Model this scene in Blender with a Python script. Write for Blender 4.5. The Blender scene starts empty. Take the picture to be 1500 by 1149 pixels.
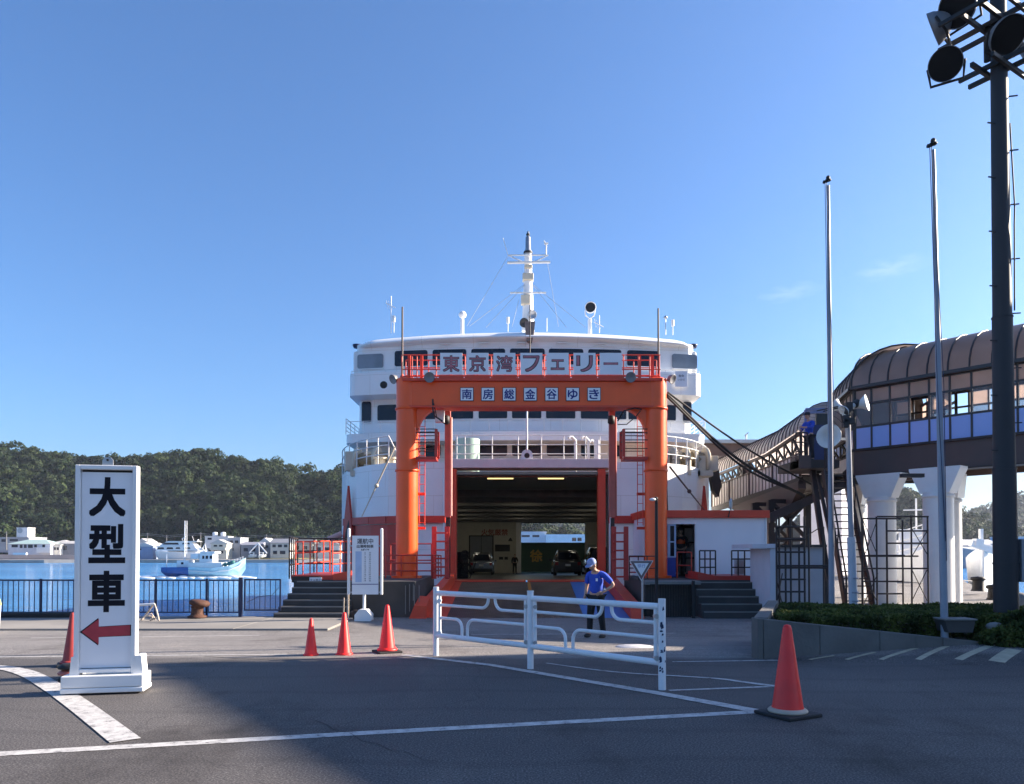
import bpy, bmesh, math, random
import numpy as np
from mathutils import Vector, Matrix
random.seed(7); rng = np.random.default_rng(7)
C = bpy.context.scene.collection
sc = bpy.context.scene
R = math.radians
# ---------------------------------------------------------------- camera
F = 1127.0; CAMZ = 1.56; PITCH = R(1.1); PPY = 785.3
cam = bpy.data.cameras.new('camera'); camo = bpy.data.objects.new('camera', cam); C.objects.link(camo)
camo.location = (0, 0, CAMZ); camo.rotation_euler = (R(90) + PITCH, 0, 0)
cam.sensor_width = 36; cam.lens = F / 1500 * 36; cam.shift_y = (PPY - 574.5) / 1500
cam.clip_start = 0.1; cam.clip_end = 9000
sc.camera = camo
# ---------------------------------------------------------------- light
SUN_EL = R(23.5); SUN_AZ = R(77)          # azimuth from +Y (straight ahead) towards +X (right)
w = bpy.data.worlds.new('World'); sc.world = w; w.use_nodes = True
nt = w.node_tree; bg = nt.nodes['Background']
sky = nt.nodes.new('ShaderNodeTexSky'); sky.sky_type = 'NISHITA'; sky.sun_disc = False
sky.sun_elevation = SUN_EL; sky.sun_rotation = SUN_AZ
sky.air_density = 1.05; sky.dust_density = 1.7; sky.ozone_density = 8.5
nt.links.new(sky.outputs[0], bg.inputs[0]); bg.inputs[1].default_value = 0.08
sl = bpy.data.lights.new('sun', 'SUN'); sl.energy = 5.0; sl.angle = R(0.5); sl.color = (1.0, 0.86, 0.70)
so = bpy.data.objects.new('sun', sl); C.objects.link(so)
sdir = Vector((math.sin(SUN_AZ) * math.cos(SUN_EL), math.cos(SUN_AZ) * math.cos(SUN_EL), math.sin(SUN_EL)))
so.rotation_euler = sdir.to_track_quat('Z', 'Y').to_euler(); so.location = (60, 20, 40)
sc.view_settings.view_transform = 'Standard'; sc.view_settings.look = 'None'
sc.view_settings.exposure = 1.65; sc.view_settings.gamma = 1.0
sc.cycles.max_bounces = 8; sc.cycles.use_denoising = True; sc.cycles.volume_bounces = 1

# ---------------------------------------------------------------- helpers
def W(px, py, d):
    """the point at depth d (metres ahead) seen at photo pixel px, py"""
    u = (px - 750) / F; v = (PPY - py) / F
    k = d / (math.cos(PITCH) - v * math.sin(PITCH))
    return Vector((u * k, d, CAMZ + (math.sin(PITCH) + v * math.cos(PITCH)) * k))
def X(px, d, py=807): return W(px, py, d).x
def Z(py, d): return W(750, py, d).z
def zg(y):
    t = min(1, max(0, (y - 11.3) / 6.7)); return -0.35 * (t * t * (3 - 2 * t))
def G(px, py):
    """ground point under a photo pixel"""
    lo, hi = 2.0, 80.0
    for _ in range(50):
        m = (lo + hi) / 2
        if Z(py, m) > zg(m): lo = m
        else: hi = m
    p = W(px, py, lo); p.z = zg(lo); return p

OFF = {}
class MB:
    def __init__(s): s.v = []; s.f = []; s.sm = []
    def add(s, vs, fs, smooth=False):
        n = len(s.v); s.v += [tuple(p) for p in vs]
        for f in fs: s.f.append(tuple(i + n for i in f)); s.sm.append(smooth)
        return s
    def box(s, x0, x1, y0, y1, z0, z1, M=None):
        vs = [Vector((x, y, z)) for z in (z0, z1) for y in (y0, y1) for x in (x0, x1)]
        if M is not None: vs = [M @ p for p in vs]
        return s.add(vs, [(0, 2, 3, 1), (4, 5, 7, 6), (0, 1, 5, 4), (2, 6, 7, 3), (0, 4, 6, 2), (1, 3, 7, 5)])
    def cbox(s, c, sx, sy, sz, M=None):
        return s.box(c[0]-sx/2, c[0]+sx/2, c[1]-sy/2, c[1]+sy/2, c[2]-sz/2, c[2]+sz/2, M)
    def bar(s, p, q, w_, h=None, up=(0, 0, 1)):
        p = Vector(p); q = Vector(q); h = h or w_; d = (q - p).normalized(); up = Vector(up)
        if abs(d.dot(up)) > .98: up = Vector((0, 1, 0))
        a = d.cross(up).normalized(); b = a.cross(d)
        vs = [e + a * i * w_ / 2 + b * j * h / 2 for e in (p, q) for i, j in ((-1, -1), (1, -1), (1, 1), (-1, 1))]
        return s.add(vs, [(0, 1, 2, 3), (7, 6, 5, 4), (0, 4, 5, 1), (1, 5, 6, 2), (2, 6, 7, 3), (3, 7, 4, 0)])
    def tube(s, pts, r, n=8, closed=False, caps=True):
        P = [Vector(p) for p in pts]; m = len(P)
        rs = r if isinstance(r, (list, tuple)) else [r] * m
        T = []
        for i in range(m):
            a = P[(i - 1) % m] if (i or closed) else P[i]; b = P[(i + 1) % m] if (i < m - 1 or closed) else P[i]
            T.append((b - a).normalized())
        nrm = T[0].orthogonal().normalized(); vs = []
        for i in range(m):
            nrm = (nrm - T[i] * nrm.dot(T[i])).normalized(); bn = T[i].cross(nrm)
            vs += [P[i] + (nrm * math.cos(2*math.pi*k/n) + bn * math.sin(2*math.pi*k/n)) * rs[i] for k in range(n)]
        fs = []
        for i in range(m if closed else m - 1):
            j = (i + 1) % m
            fs += [(i*n+k, i*n+(k+1) % n, j*n+(k+1) % n, j*n+k) for k in range(n)]
        s.add(vs, fs, True)
        if caps and not closed:
            s.add(vs[:n], [tuple(range(n - 1, -1, -1))]); s.add(vs[-n:], [tuple(range(n))])
        return s
    def cyl(s, p, q, r, r2=None, n=14): return s.tube([p, q], [r, r if r2 is None else r2], n)
    def lathe(s, prof, c=(0, 0, 0), n=24, M=None, smooth=True):
        vs = []
        for r, z in prof:
            for k in range(n):
                a = 2 * math.pi * k / n; p = Vector((r * math.cos(a), r * math.sin(a), z))
                if M is not None: p = M @ p
                vs.append(p + Vector(c))
        fs = [(i*n+k, i*n+(k+1) % n, (i+1)*n+(k+1) % n, (i+1)*n+k) for i in range(len(prof)-1) for k in range(n)]
        s.add(vs, fs, smooth)
        if prof[0][0] > 1e-4: s.add(vs[:n], [tuple(range(n - 1, -1, -1))])
        if prof[-1][0] > 1e-4: s.add(vs[-n:], [tuple(range(n))])
        return s
    def prism(s, poly, ext, smooth=False):
        P = [Vector(p) for p in poly]; e = Vector(ext); n = len(P)
        nr = Vector((0, 0, 0))
        for i in range(n): nr += P[i].cross(P[(i + 1) % n])
        if nr.dot(e) > 0: P.reverse()
        s.add(P, [tuple(range(n))]); Q = [p + e for p in P]; s.add(Q, [tuple(range(n - 1, -1, -1))])
        s.add(P + Q, [((i + 1) % n, i, n + i, n + (i + 1) % n) for i in range(n)], smooth)
        return s
    def sph(s, c, r, n=14, m=9, M=None):
        rr = r if isinstance(r, (tuple, list)) else (r, r, r); vs = []
        for i in range(m + 1):
            t = math.pi * i / m
            for k in range(n):
                a = 2 * math.pi * k / n
                p = Vector((rr[0]*math.sin(t)*math.cos(a), rr[1]*math.sin(t)*math.sin(a), -rr[2]*math.cos(t)))
                if M is not None: p = M @ p
                vs.append(p + Vector(c))
        return s.add(vs, [(i*n+k, i*n+(k+1) % n, (i+1)*n+(k+1) % n, (i+1)*n+k) for i in range(m) for k in range(n)], True)
    def loft(s, rings, closed=True, smooth=True, caps=True):
        n = len(rings[0]); vs = [p for r_ in rings for p in r_]; fs = []
        for i in range(len(rings) - 1):
            for k in range(n if closed else n - 1):
                fs.append((i*n+k, i*n+(k+1) % n, (i+1)*n+(k+1) % n, (i+1)*n+k))
        s.add(vs, fs, smooth)
        if caps: s.add(rings[0], [tuple(range(n - 1, -1, -1))]); s.add(rings[-1], [tuple(range(n))])
        return s
    def build(s, name, mat, parent=None, bevel=0, weld=False):
        me = bpy.data.meshes.new(name)
        off = OFF.get(parent.name, Vector((0, 0, 0))) if parent is not None else Vector((0, 0, 0))
        me.from_pydata([(p[0]-off.x, p[1]-off.y, p[2]-off.z) for p in s.v], [], s.f)
        me.polygons.foreach_set('use_smooth', s.sm); me.update()
        o = bpy.data.objects.new(name, me); C.objects.link(o); me.materials.append(mat)
        if parent is not None: o.parent = parent; OFF[o.name] = off
        if bevel:
            b = o.modifiers.new('bevel', 'BEVEL'); b.width = bevel; b.segments = 2; b.limit_method = 'ANGLE'; b.angle_limit = R(40)
        return o
def tag(o, label=None, cat=None, group=None, kind=None):
    if label: o['label'] = label
    if cat: o['category'] = cat
    if group: o['group'] = group
    if kind: o['kind'] = kind
    return o
def thing(name, label, cat, loc=(0, 0, 0), group=None):
    o = bpy.data.objects.new(name, None); C.objects.link(o); o.location = loc; o.empty_display_size = .2
    OFF[o.name] = Vector(loc); return tag(o, label, cat, group)
def dup(root, loc, rotz=0, label=None, group=None):
    def cp(o, par):
        c = o.copy(); C.objects.link(c); c.parent = par
        for ch in o.children: cp(ch, c)
        return c
    r = cp(root, None); r.location = loc; r.rotation_euler = (0, 0, rotz)
    if label: r['label'] = label
    if group: r['group'] = group
    return r
def struct(o): o['kind'] = 'structure'; return o

def text(body, w_, h_, c, right, up, mat, parent, name='lettering', bold=.012, thick=.0012, stretch=False):
    """flat raised lettering; bold strokes come from shifted copies, each a hair proud of the last"""
    cu = bpy.data.curves.new('t', 'FONT'); cu.body = body; cu.size = 1; cu.extrude = .5; cu.resolution_u = 3
    o = bpy.data.objects.new('t', cu); C.objects.link(o)
    me = bpy.data.meshes.new_from_object(o.evaluated_get(bpy.context.evaluated_depsgraph_get()))
    bpy.data.objects.remove(o); bpy.data.curves.remove(cu)
    n = len(me.vertices); co = np.empty(n * 3); me.vertices.foreach_get('co', co); co = co.reshape(-1, 3)
    F_ = [tuple(p.vertices) for p in me.polygons]; bpy.data.meshes.remove(me)
    sh = [(0, 0)] if bold < .02 else [(0, 0)] + [(bold * a, bold * b_) for a in (-1, 0, 1) for b_ in (-1, 0, 1) if a or b_]
    lo = co.min(0) - bold; hi = co.max(0) + bold; ctr = (lo + hi) / 2
    kx = w_ / (hi[0] - lo[0]); ky = h_ / (hi[1] - lo[1])
    if not stretch: kx = ky = min(kx, ky)
    r_ = np.array(Vector(right).normalized()); u_ = np.array(Vector(up).normalized()); n_ = np.cross(r_, u_)
    mb = MB()
    for i, (sx, sy) in enumerate(sh):
        P = np.array(c) + np.outer((co[:, 0] + sx - ctr[0]) * kx, r_) + np.outer((co[:, 1] + sy - ctr[1]) * ky, u_) + np.outer(co[:, 2] * 2 * (thick + .0001 * i), n_)
        mb.add([tuple(p) for p in P], F_)
    return mb.build(name, mat, parent)

# ---------------------------------------------------------------- materials
MATS = {}
def plates(m, sx, sz):
    """welded plate seams: a faint line and a slight ripple between frames"""
    t = m.node_tree; b = t.nodes['Principled BSDF']; L = t.links.new
    tc = t.nodes.new('ShaderNodeTexCoord'); s1 = t.nodes.new('ShaderNodeSeparateXYZ'); c1 = t.nodes.new('ShaderNodeCombineXYZ'); L(tc.outputs['Object'], s1.inputs[0]); L(s1.outputs['X'], c1.inputs['X']); L(s1.outputs['Z'], c1.inputs['Y'])
    bk = t.nodes.new('ShaderNodeTexBrick'); bk.inputs['Scale'].default_value = 1; bk.inputs['Brick Width'].default_value = sx; bk.inputs['Row Height'].default_value = sz; bk.inputs['Mortar Size'].default_value = .012; bk.inputs['Color1'].default_value = (1, 1, 1, 1); bk.inputs['Color2'].default_value = (.96, .96, .95, 1); bk.inputs['Mortar'].default_value = (.8, .78, .74, 1); L(c1.outputs[0], bk.inputs['Vector'])
    src = b.inputs['Base Color'].links[0].from_socket; mx = t.nodes.new('ShaderNodeMixRGB'); mx.blend_type = 'MULTIPLY'; mx.inputs[0].default_value = 1; L(src, mx.inputs[1]); L(bk.outputs['Color'], mx.inputs[2]); L(mx.outputs[0], b.inputs['Base Color'])
    wv = t.nodes.new('ShaderNodeTexNoise'); wv.inputs['Scale'].default_value = 1.4; wv.inputs['Detail'].default_value = 2; L(tc.outputs['Object'], wv.inputs['Vector'])
    bp = t.nodes.new('ShaderNodeBump'); bp.inputs['Strength'].default_value = .25; bp.inputs['Distance'].default_value = .06; L(wv.outputs['Fac'], bp.inputs['Height']); L(bp.outputs[0], b.inputs['Normal'])
def mat(name, col, rough=.5, metal=0, var=.12, scale=3.0, bump=0, bscale=40, dirt=None, spec=.5, coat=0, emit=None, estr=0, trans=0, alpha=1):
    if name in MATS: return MATS[name]
    m = bpy.data.materials.new(name); m.use_nodes = True; t = m.node_tree; b = t.nodes['Principled BSDF']
    L = t.links.new
    b.inputs['Roughness'].default_value = rough; b.inputs['Metallic'].default_value = metal
    b.inputs['Specular IOR Level'].default_value = spec; b.inputs['Coat Weight'].default_value = coat
    if trans: b.inputs['Transmission Weight'].default_value = trans
    b.inputs['Alpha'].default_value = alpha
    tc = t.nodes.new('ShaderNodeTexCoord')
    nz = t.nodes.new('ShaderNodeTexNoise'); nz.inputs['Scale'].default_value = scale; nz.inputs['Detail'].default_value = 6
    L(tc.outputs['Object'], nz.inputs['Vector'])
    cr = t.nodes.new('ShaderNodeValToRGB'); e = cr.color_ramp.elements
    e[0].position = .3; e[1].position = .7
    e[0].color = tuple(c * (1 - var) for c in col) + (1,); e[1].color = tuple(min(1, c * (1 + var * .6)) for c in col) + (1,)
    L(nz.outputs['Fac'], cr.inputs['Fac']); out = cr.outputs['Color']
    if dirt:                                   # (colour, amount 0..1, (sx,sy,sz)): stains and streaks with a shape of their own
        mp = t.nodes.new('ShaderNodeMapping'); mp.inputs['Scale'].default_value = dirt[2]
        L(tc.outputs['Object'], mp.inputs['Vector'])
        n2 = t.nodes.new('ShaderNodeTexNoise'); n2.inputs['Scale'].default_value = 1; n2.inputs['Detail'].default_value = 8; n2.inputs['Roughness'].default_value = .65
        L(mp.outputs[0], n2.inputs['Vector'])
        r2 = t.nodes.new('ShaderNodeValToRGB'); r2.color_ramp.elements[0].position = .72 - .3 * dirt[1]; r2.color_ramp.elements[1].position = .84 - .2 * dirt[1]
        r2.color_ramp.elements[1].color = (min(1, .35 + dirt[1]),) * 3 + (1,)
        L(n2.outputs['Fac'], r2.inputs['Fac'])
        mx = t.nodes.new('ShaderNodeMixRGB'); mx.inputs[2].default_value = tuple(dirt[0]) + (1,)
        L(r2.outputs['Color'], mx.inputs[0]); L(out, mx.inputs[1]); out = mx.outputs[0]
    L(out, b.inputs['Base Color'])
    mr = t.nodes.new('ShaderNodeMapRange'); mr.inputs['To Min'].default_value = max(0, rough - .08); mr.inputs['To Max'].default_value = min(1, rough + .1)
    L(nz.outputs['Fac'], mr.inputs['Value']); L(mr.outputs[0], b.inputs['Roughness'])
    if bump:
        n3 = t.nodes.new('ShaderNodeTexNoise'); n3.inputs['Scale'].default_value = bscale; n3.inputs['Detail'].default_value = 5
        L(tc.outputs['Object'], n3.inputs['Vector'])
        bp = t.nodes.new('ShaderNodeBump'); bp.inputs['Strength'].default_value = bump; bp.inputs['Distance'].default_value = .02
        L(n3.outputs['Fac'], bp.inputs['Height']); L(bp.outputs[0], b.inputs['Normal'])
    if emit: b.inputs['Emission Color'].default_value = tuple(emit) + (1,); b.inputs['Emission Strength'].default_value = estr
    MATS[name] = m; return m
RUST = (.16, .05, .02)
m_white = mat('white_paint', (.78, .78, .77), .42, var=.06, scale=2, bump=.05, bscale=60, dirt=((.42, .38, .33), .13, (5, 5, 1.2)))
m_hull = mat('ship_white_paint', (.84, .83, .82), .35, var=.06, scale=.8, dirt=((.40, .22, .11), .26, (2.6, 2.6, .16)), bump=.08, bscale=1.2)
m_deckw = mat('superstructure_white_paint', (.86, .86, .85), .38, var=.04, scale=.7, dirt=((.45, .32, .2), .17, (3.4, 3.4, .25)))
plates(m_hull, 1.9, 1.1); plates(m_deckw, 2.4, 1.25)
m_cream = mat('cream_deck_paint', (.62, .55, .42), .5, dirt=(RUST, .25, (6, 6, 2)))
m_orange = mat('orange_gantry_paint', (.92, .108, .012), .36, var=.1, scale=1.2, dirt=((.30, .06, .025), .24, (5, 5, .45)), bump=.08, bscale=8)
m_redp = mat('red_paint', (.5, .035, .02), .42, var=.15, scale=2, dirt=(RUST, .2, (5, 5, 1)))
m_redor = mat('bright_red_orange_paint', (.68, .06, .022), .45, var=.12, scale=2, dirt=((.2, .05, .03), .2, (5, 5, 2)))
m_faded = mat('faded_red_paint', (.45, .12, .09), .55, var=.15, scale=3, dirt=(RUST, .35, (6, 6, 1)))
m_pink = mat('bleached_pink_paint', (.72, .42, .36), .5, var=.1, scale=3, dirt=(RUST, .2, (8, 8, 1)))
m_glass = mat('dark_window_glass', (.008, .012, .028), .1, var=.3, scale=.6, spec=.32)
m_black = mat('black_paint', (.010, .010, .011), .6, var=.2, dirt=((.07, .05, .04), .15, (9, 9, 3)))
m_rubber = mat('black_rubber', (.015, .015, .016), .7, var=.25, scale=12, bump=.2)
m_steel = mat('galvanised_steel', (.42, .43, .45), .38, .75, var=.15, scale=9)
m_alu = mat('pale_aluminium', (.27, .29, .34), .4, 0, var=.08, scale=5)
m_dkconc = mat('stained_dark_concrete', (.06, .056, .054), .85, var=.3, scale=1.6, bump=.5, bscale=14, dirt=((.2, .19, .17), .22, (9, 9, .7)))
m_conc = mat('grey_concrete', (.2, .195, .185), .85, var=.22, scale=1.3, bump=.4, bscale=18, dirt=((.07, .07, .06), .3, (3, 3, .6)))
m_palecon = mat('pale_concrete', (.36, .33, .3), .85, var=.15, scale=.4, bump=.3, bscale=10, dirt=((.2, .18, .16), .25, (.6, .6, .6)))
m_cone = mat('cone_red_plastic', (.95, .028, .022), .42, var=.08, scale=6, dirt=((.45, .03, .03), .12, (14, 14, 9)))
m_navy = mat('dark_blue_paint', (.012, .022, .07), .45, var=.2)
m_brown = mat('brown_steel', (.07, .042, .036), .5, var=.2, scale=1.5, dirt=((.16, .08, .05), .2, (3, 3, .7)))
m_dkbrown = mat('dark_brown_steel', (.03, .02, .018), .55, var=.25, dirt=(RUST, .2, (4, 4, 2)))
m_blue = mat('sky_blue_panel', (.3, .4, .74), .3, var=.06, scale=.8)
m_letter = mat('black_lettering', (.008, .008, .014), .7, var=.1, spec=.2)
m_navyl = mat('navy_lettering', (.012, .02, .18), .5, var=.1)
m_signw = mat('white_sign_face', (.8, .8, .82), .35, var=.04, scale=1.5, dirt=((.5, .47, .43), .10, (6, 6, .9)))
m_skin = mat('skin', (.5, .29, .2), .55, var=.08, scale=20)
m_hair = mat('black_hair', (.012, .01, .01), .6, var=.3, scale=80, bump=.3, bscale=200)
m_lawn = mat('dry_shore_grass', (.26, .24, .1), .9, var=.3, scale=.3)

def nodes_mat(name):
    m = bpy.data.materials.new(name); m.use_nodes = True; MATS[name] = m
    return m, m.node_tree, m.node_tree.nodes['Principled BSDF'], m.node_tree.links.new
def N(t, k, **kw):
    n = t.nodes.new(k)
    for a, b in kw.items():
        if a in n.inputs: n.inputs[a].default_value = b
        else: setattr(n, a, b)
    return n
def ramp(t, stops):
    n = t.nodes.new('ShaderNodeValToRGB'); e = n.color_ramp.elements
    while len(e) < len(stops): e.new(.5)
    for i, (p, c) in enumerate(stops): e[i].position = p; e[i].color = tuple(c) + (1,) if len(c) == 3 else c
    return n

# asphalt: fine aggregate, patches, cracks; older paler surfacing towards the quay
m_asphalt, t, b, L = nodes_mat('asphalt')
g = N(t, 'ShaderNodeNewGeometry'); sp = N(t, 'ShaderNodeSeparateXYZ'); L(g.outputs['Position'], sp.inputs[0])
n1 = N(t, 'ShaderNodeTexNoise', Scale=.35, Detail=8.0); n2 = N(t, 'ShaderNodeTexVoronoi', Scale=75.0); n3 = N(t, 'ShaderNodeTexNoise', Scale=62.0, Detail=4.0, Roughness=.75)
n4 = N(t, 'ShaderNodeTexNoise', Scale=1.6, Detail=6.0)
for n in (n1, n2, n3, n4): L(g.outputs['Position'], n.inputs['Vector'])
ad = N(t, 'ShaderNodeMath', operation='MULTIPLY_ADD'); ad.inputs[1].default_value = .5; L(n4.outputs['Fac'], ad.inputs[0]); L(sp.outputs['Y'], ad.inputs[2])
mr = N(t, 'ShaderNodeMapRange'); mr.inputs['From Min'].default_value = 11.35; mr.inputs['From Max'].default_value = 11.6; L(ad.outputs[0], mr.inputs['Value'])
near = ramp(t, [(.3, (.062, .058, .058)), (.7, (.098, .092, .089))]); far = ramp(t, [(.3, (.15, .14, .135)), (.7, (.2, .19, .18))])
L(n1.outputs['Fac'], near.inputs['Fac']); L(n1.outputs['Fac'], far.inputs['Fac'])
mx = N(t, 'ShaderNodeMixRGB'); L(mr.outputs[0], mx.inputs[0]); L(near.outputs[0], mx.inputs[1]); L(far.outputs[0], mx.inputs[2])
agg = ramp(t, [(.36, (.3, .3, .3)), (.5, (.9, .9, .9)), (.62, (2.5, 2.45, 2.4))]); L(n3.outputs['Fac'], agg.inputs['Fac'])
mu = N(t, 'ShaderNodeMixRGB', blend_type='MULTIPLY'); mu.inputs[0].default_value = .85; L(mx.outputs[0], mu.inputs[1]); L(agg.outputs[0], mu.inputs[2])
vc = N(t, 'ShaderNodeTexVoronoi', feature='DISTANCE_TO_EDGE', Scale=.22)
nd = N(t, 'ShaderNodeTexNoise', Scale=1.2, Detail=5.0); L(g.outputs['Position'], nd.inputs['Vector'])
mad = N(t, 'ShaderNodeMixRGB', blend_type='ADD'); mad.inputs[0].default_value = .9; L(g.outputs['Position'], mad.inputs[1]); L(nd.outputs['Color'], mad.inputs[2]); L(mad.outputs[0], vc.inputs['Vector'])
ck = ramp(t, [(0, (.3, .3, .3)), (.0035, (1, 1, 1))]); L(vc.outputs['Distance'], ck.inputs['Fac'])
mc = N(t, 'ShaderNodeMixRGB', blend_type='MULTIPLY'); mc.inputs[0].default_value = .38; L(mu.outputs[0], mc.inputs[1]); L(ck.outputs[0], mc.inputs[2])
ns = N(t, 'ShaderNodeTexNoise', Scale=.55, Detail=9.0, Roughness=.7); mps = N(t, 'ShaderNodeMapping'); mps.inputs['Scale'].default_value = (1.0, .55, 1); mps.inputs['Location'].default_value = (7, 3, 0); L(g.outputs['Position'], mps.inputs[0]); L(mps.outputs[0], ns.inputs['Vector'])
st = ramp(t, [(.30, (.45, .43, .41)), (.42, (.86, .85, .84)), (.47, (1, 1, 1)), (.58, (1, 1, 1)), (.70, (1.32, 1.3, 1.24))]); L(ns.outputs['Fac'], st.inputs['Fac'])
ty = N(t, 'ShaderNodeTexWave', Scale=.33, Distortion=3.5, Detail=3.0); ty.bands_direction = 'Y'; L(g.outputs['Position'], ty.inputs['Vector']); tyr = ramp(t, [(.0, (.86, .86, .86)), (.12, (1, 1, 1))]); L(ty.outputs['Color'], tyr.inputs['Fac'])
m5 = N(t, 'ShaderNodeMixRGB', blend_type='MULTIPLY'); m5.inputs[0].default_value = 1; L(mc.outputs[0], m5.inputs[1]); L(st.outputs[0], m5.inputs[2])
m6 = N(t, 'ShaderNodeMixRGB', blend_type='MULTIPLY'); m6.inputs[0].default_value = 1; L(m5.outputs[0], m6.inputs[1]); L(tyr.outputs[0], m6.inputs[2])
L(m6.outputs[0], b.inputs['Base Color']); b.inputs['Roughness'].default_value = .8; b.inputs['Specular IOR Level'].default_value = .35
bp = N(t, 'ShaderNodeBump', Strength=.35, Distance=.006); L(n3.outputs['Fac'], bp.inputs['Height']); L(bp.outputs[0], b.inputs['Normal'])

# worn road paint
m_line, t, b, L = nodes_mat('worn_road_paint')
g = N(t, 'ShaderNodeNewGeometry'); n1 = N(t, 'ShaderNodeTexNoise', Scale=9.0, Detail=10.0, Roughness=.75); n2 = N(t, 'ShaderNodeTexNoise', Scale=160.0, Detail=2.0)
L(g.outputs['Position'], n1.inputs['Vector']); L(g.outputs['Position'], n2.inputs['Vector'])
r1 = ramp(t, [(.36, (.10, .10, .10)), (.44, (.4, .39, .38)), (.6, (.58, .57, .55))]); L(n1.outputs['Fac'], r1.inputs['Fac'])
r2 = ramp(t, [(.3, (.7, .7, .7)), (.5, (1, 1, 1))]); L(n2.outputs['Fac'], r2.inputs['Fac'])
mu = N(t, 'ShaderNodeMixRGB', blend_type='MULTIPLY'); mu.inputs[0].default_value = 1; L(r1.outputs[0], mu.inputs[1]); L(r2.outputs[0], mu.inputs[2])
L(mu.outputs[0], b.inputs['Base Color']); b.inputs['Roughness'].default_value = .75

# sea
m_sea, t, b, L = nodes_mat('sea_water')
g = N(t, 'ShaderNodeNewGeometry'); mp = N(t, 'ShaderNodeMapping'); mp.inputs['Scale'].default_value = (.35, 1.0, 1); L(g.outputs['Position'], mp.inputs[0])
n1 = N(t, 'ShaderNodeTexNoise', Scale=.5, Detail=7.0, Roughness=.6); n2 = N(t, 'ShaderNodeTexNoise', Scale=.03, Detail=3.0)
L(mp.outputs[0], n1.inputs['Vector']); L(mp.outputs[0], n2.inputs['Vector'])
r1 = ramp(t, [(.35, (.045, .2, .46)), (.65, (.09, .31, .6))]); L(n2.outputs['Fac'], r1.inputs['Fac']); L(r1.outputs[0], b.inputs['Base Color'])
b.inputs['Roughness'].default_value = .12; b.inputs['IOR'].default_value = 1.33
bp = N(t, 'ShaderNodeBump', Strength=1.0, Distance=.9); L(n1.outputs['Fac'], bp.inputs['Height']); L(bp.outputs[0], b.inputs['Normal'])

# leaves
def leafmat(name, cols, nsc=.11):
    m, t, b, L = nodes_mat(name)
    g = N(t, 'ShaderNodeNewGeometry'); r_ = ramp(t, [(i / max(1, len(cols) - 1), c) for i, c in enumerate(cols)])
    L(g.outputs['Random Per Island'], r_.inputs['Fac'])
    n1 = N(t, 'ShaderNodeTexNoise', Scale=nsc, Detail=2.0); L(g.outputs['Position'], n1.inputs['Vector'])
    r2 = ramp(t, [(.36, (.45, .5, .5)), (.5, (.95, 1.0, .9)), (.64, (1.7, 1.6, 1.25))]); L(n1.outputs['Fac'], r2.inputs['Fac'])
    mu = N(t, 'ShaderNodeMixRGB', blend_type='MULTIPLY'); mu.inputs[0].default_value = 1; L(r_.outputs[0], mu.inputs[1]); L(r2.outputs[0], mu.inputs[2])
    L(mu.outputs[0], b.inputs['Base Color']); b.inputs['Roughness'].default_value = .7; b.inputs['Specular IOR Level'].default_value = .2
    tr = N(t, 'ShaderNodeBsdfTranslucent'); L(mu.outputs[0], tr.inputs['Color']); ms = N(t, 'ShaderNodeMixShader'); ms.inputs[0].default_value = .3
    L(b.outputs[0], ms.inputs[1]); L(tr.outputs[0], ms.inputs[2]); L(ms.outputs[0], t.nodes['Material Output'].inputs['Surface'])
    return m
m_forest = leafmat('forest_leaves', [(.011, .024, .010), (.019, .037, .013), (.027, .046, .017), (.042, .056, .023), (.016, .031, .015)])
m_hedge = leafmat('hedge_leaves', [(.04, .055, .016), (.06, .08, .022), (.095, .11, .034), (.05, .065, .02)], 2.5)
m_soil = mat('dark_hill_soil', (.028, .034, .02), .95, var=.4, scale=.05)

# ================================================================ SETTING
# ground: one sheet from behind the camera to the quay edges, dipping gently to the quay
mb = MB()
ys = [-60, -20, 0, 5, 8, 10] + [10.5 + .4 * i for i in range(21)] + [20, 21.5, 22.4]
rows = []
for y in ys: rows.append([(x, y, zg(y)) for x in (-160, -40, -12, -4, 4, 9.7, 20, 60)])
for y, xr in ((24, 60), (24.01, 16.2), (40, 24.2), (70, 39.2), (110, 59)):
    rows.append([(9.7 + (xr - 9.7) * f_, y, -.35) for f_ in (0, .14, .28, .42, .57, .71, .86, 1)])
for i in range(len(rows) - 1):
    for k in range(7):
        if i >= len(ys) - 1 and False: pass
        a, b_, c, d = rows[i][k], rows[i][k+1], rows[i+1][k+1], rows[i+1][k]
        if i == len(ys) - 1:            # beyond the left quay edge the sheet goes on only right of the ship
            continue
        mb.add([a, b_, c, d], [(0, 1, 2, 3)])
mb.add([(9.7, 22.4, -.35), (60, 22.4, -.35), (60, 24, -.35), (9.7, 24, -.35)], [(0, 1, 2, 3)])
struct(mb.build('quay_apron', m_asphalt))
mb = MB()
mb.box(-160, -5.6, 21.9, 22.55, -4, -.36); mb.box(9.72, 9.95, 22.6, 110, -4, -.36)
mb.prism([(16.2, 24, -.36), (24.2, 40, -.36), (39.2, 70, -.36), (59, 110, -.36), (58.5, 110, -.36), (38.7, 70, -.36), (23.7, 40, -.36), (15.7, 24, -.36)], (0, 0, -3.6))
mb.box(16.3, 60, 23.6, 23.98, -4, -.36)
struct(mb.build('quay_wall', m_conc))
# raised kerb strip before the water fence
mb = MB(); a = G(0, 924); mb.box(-60, -6.65, a.y, 21.9, -.6, zg(a.y) + .05); mb.box(-6.65, -4.4, a.y, 21.4, -.6, zg(a.y) + .05)
struct(mb.build('pavement', mat('old_pavement_concrete', (.24, .225, .205), .85, var=.2, scale=.5, bump=.3, bscale=10, dirt=((.12, .11, .1), .3, (.7, .7, .7))), bevel=.02))
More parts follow.
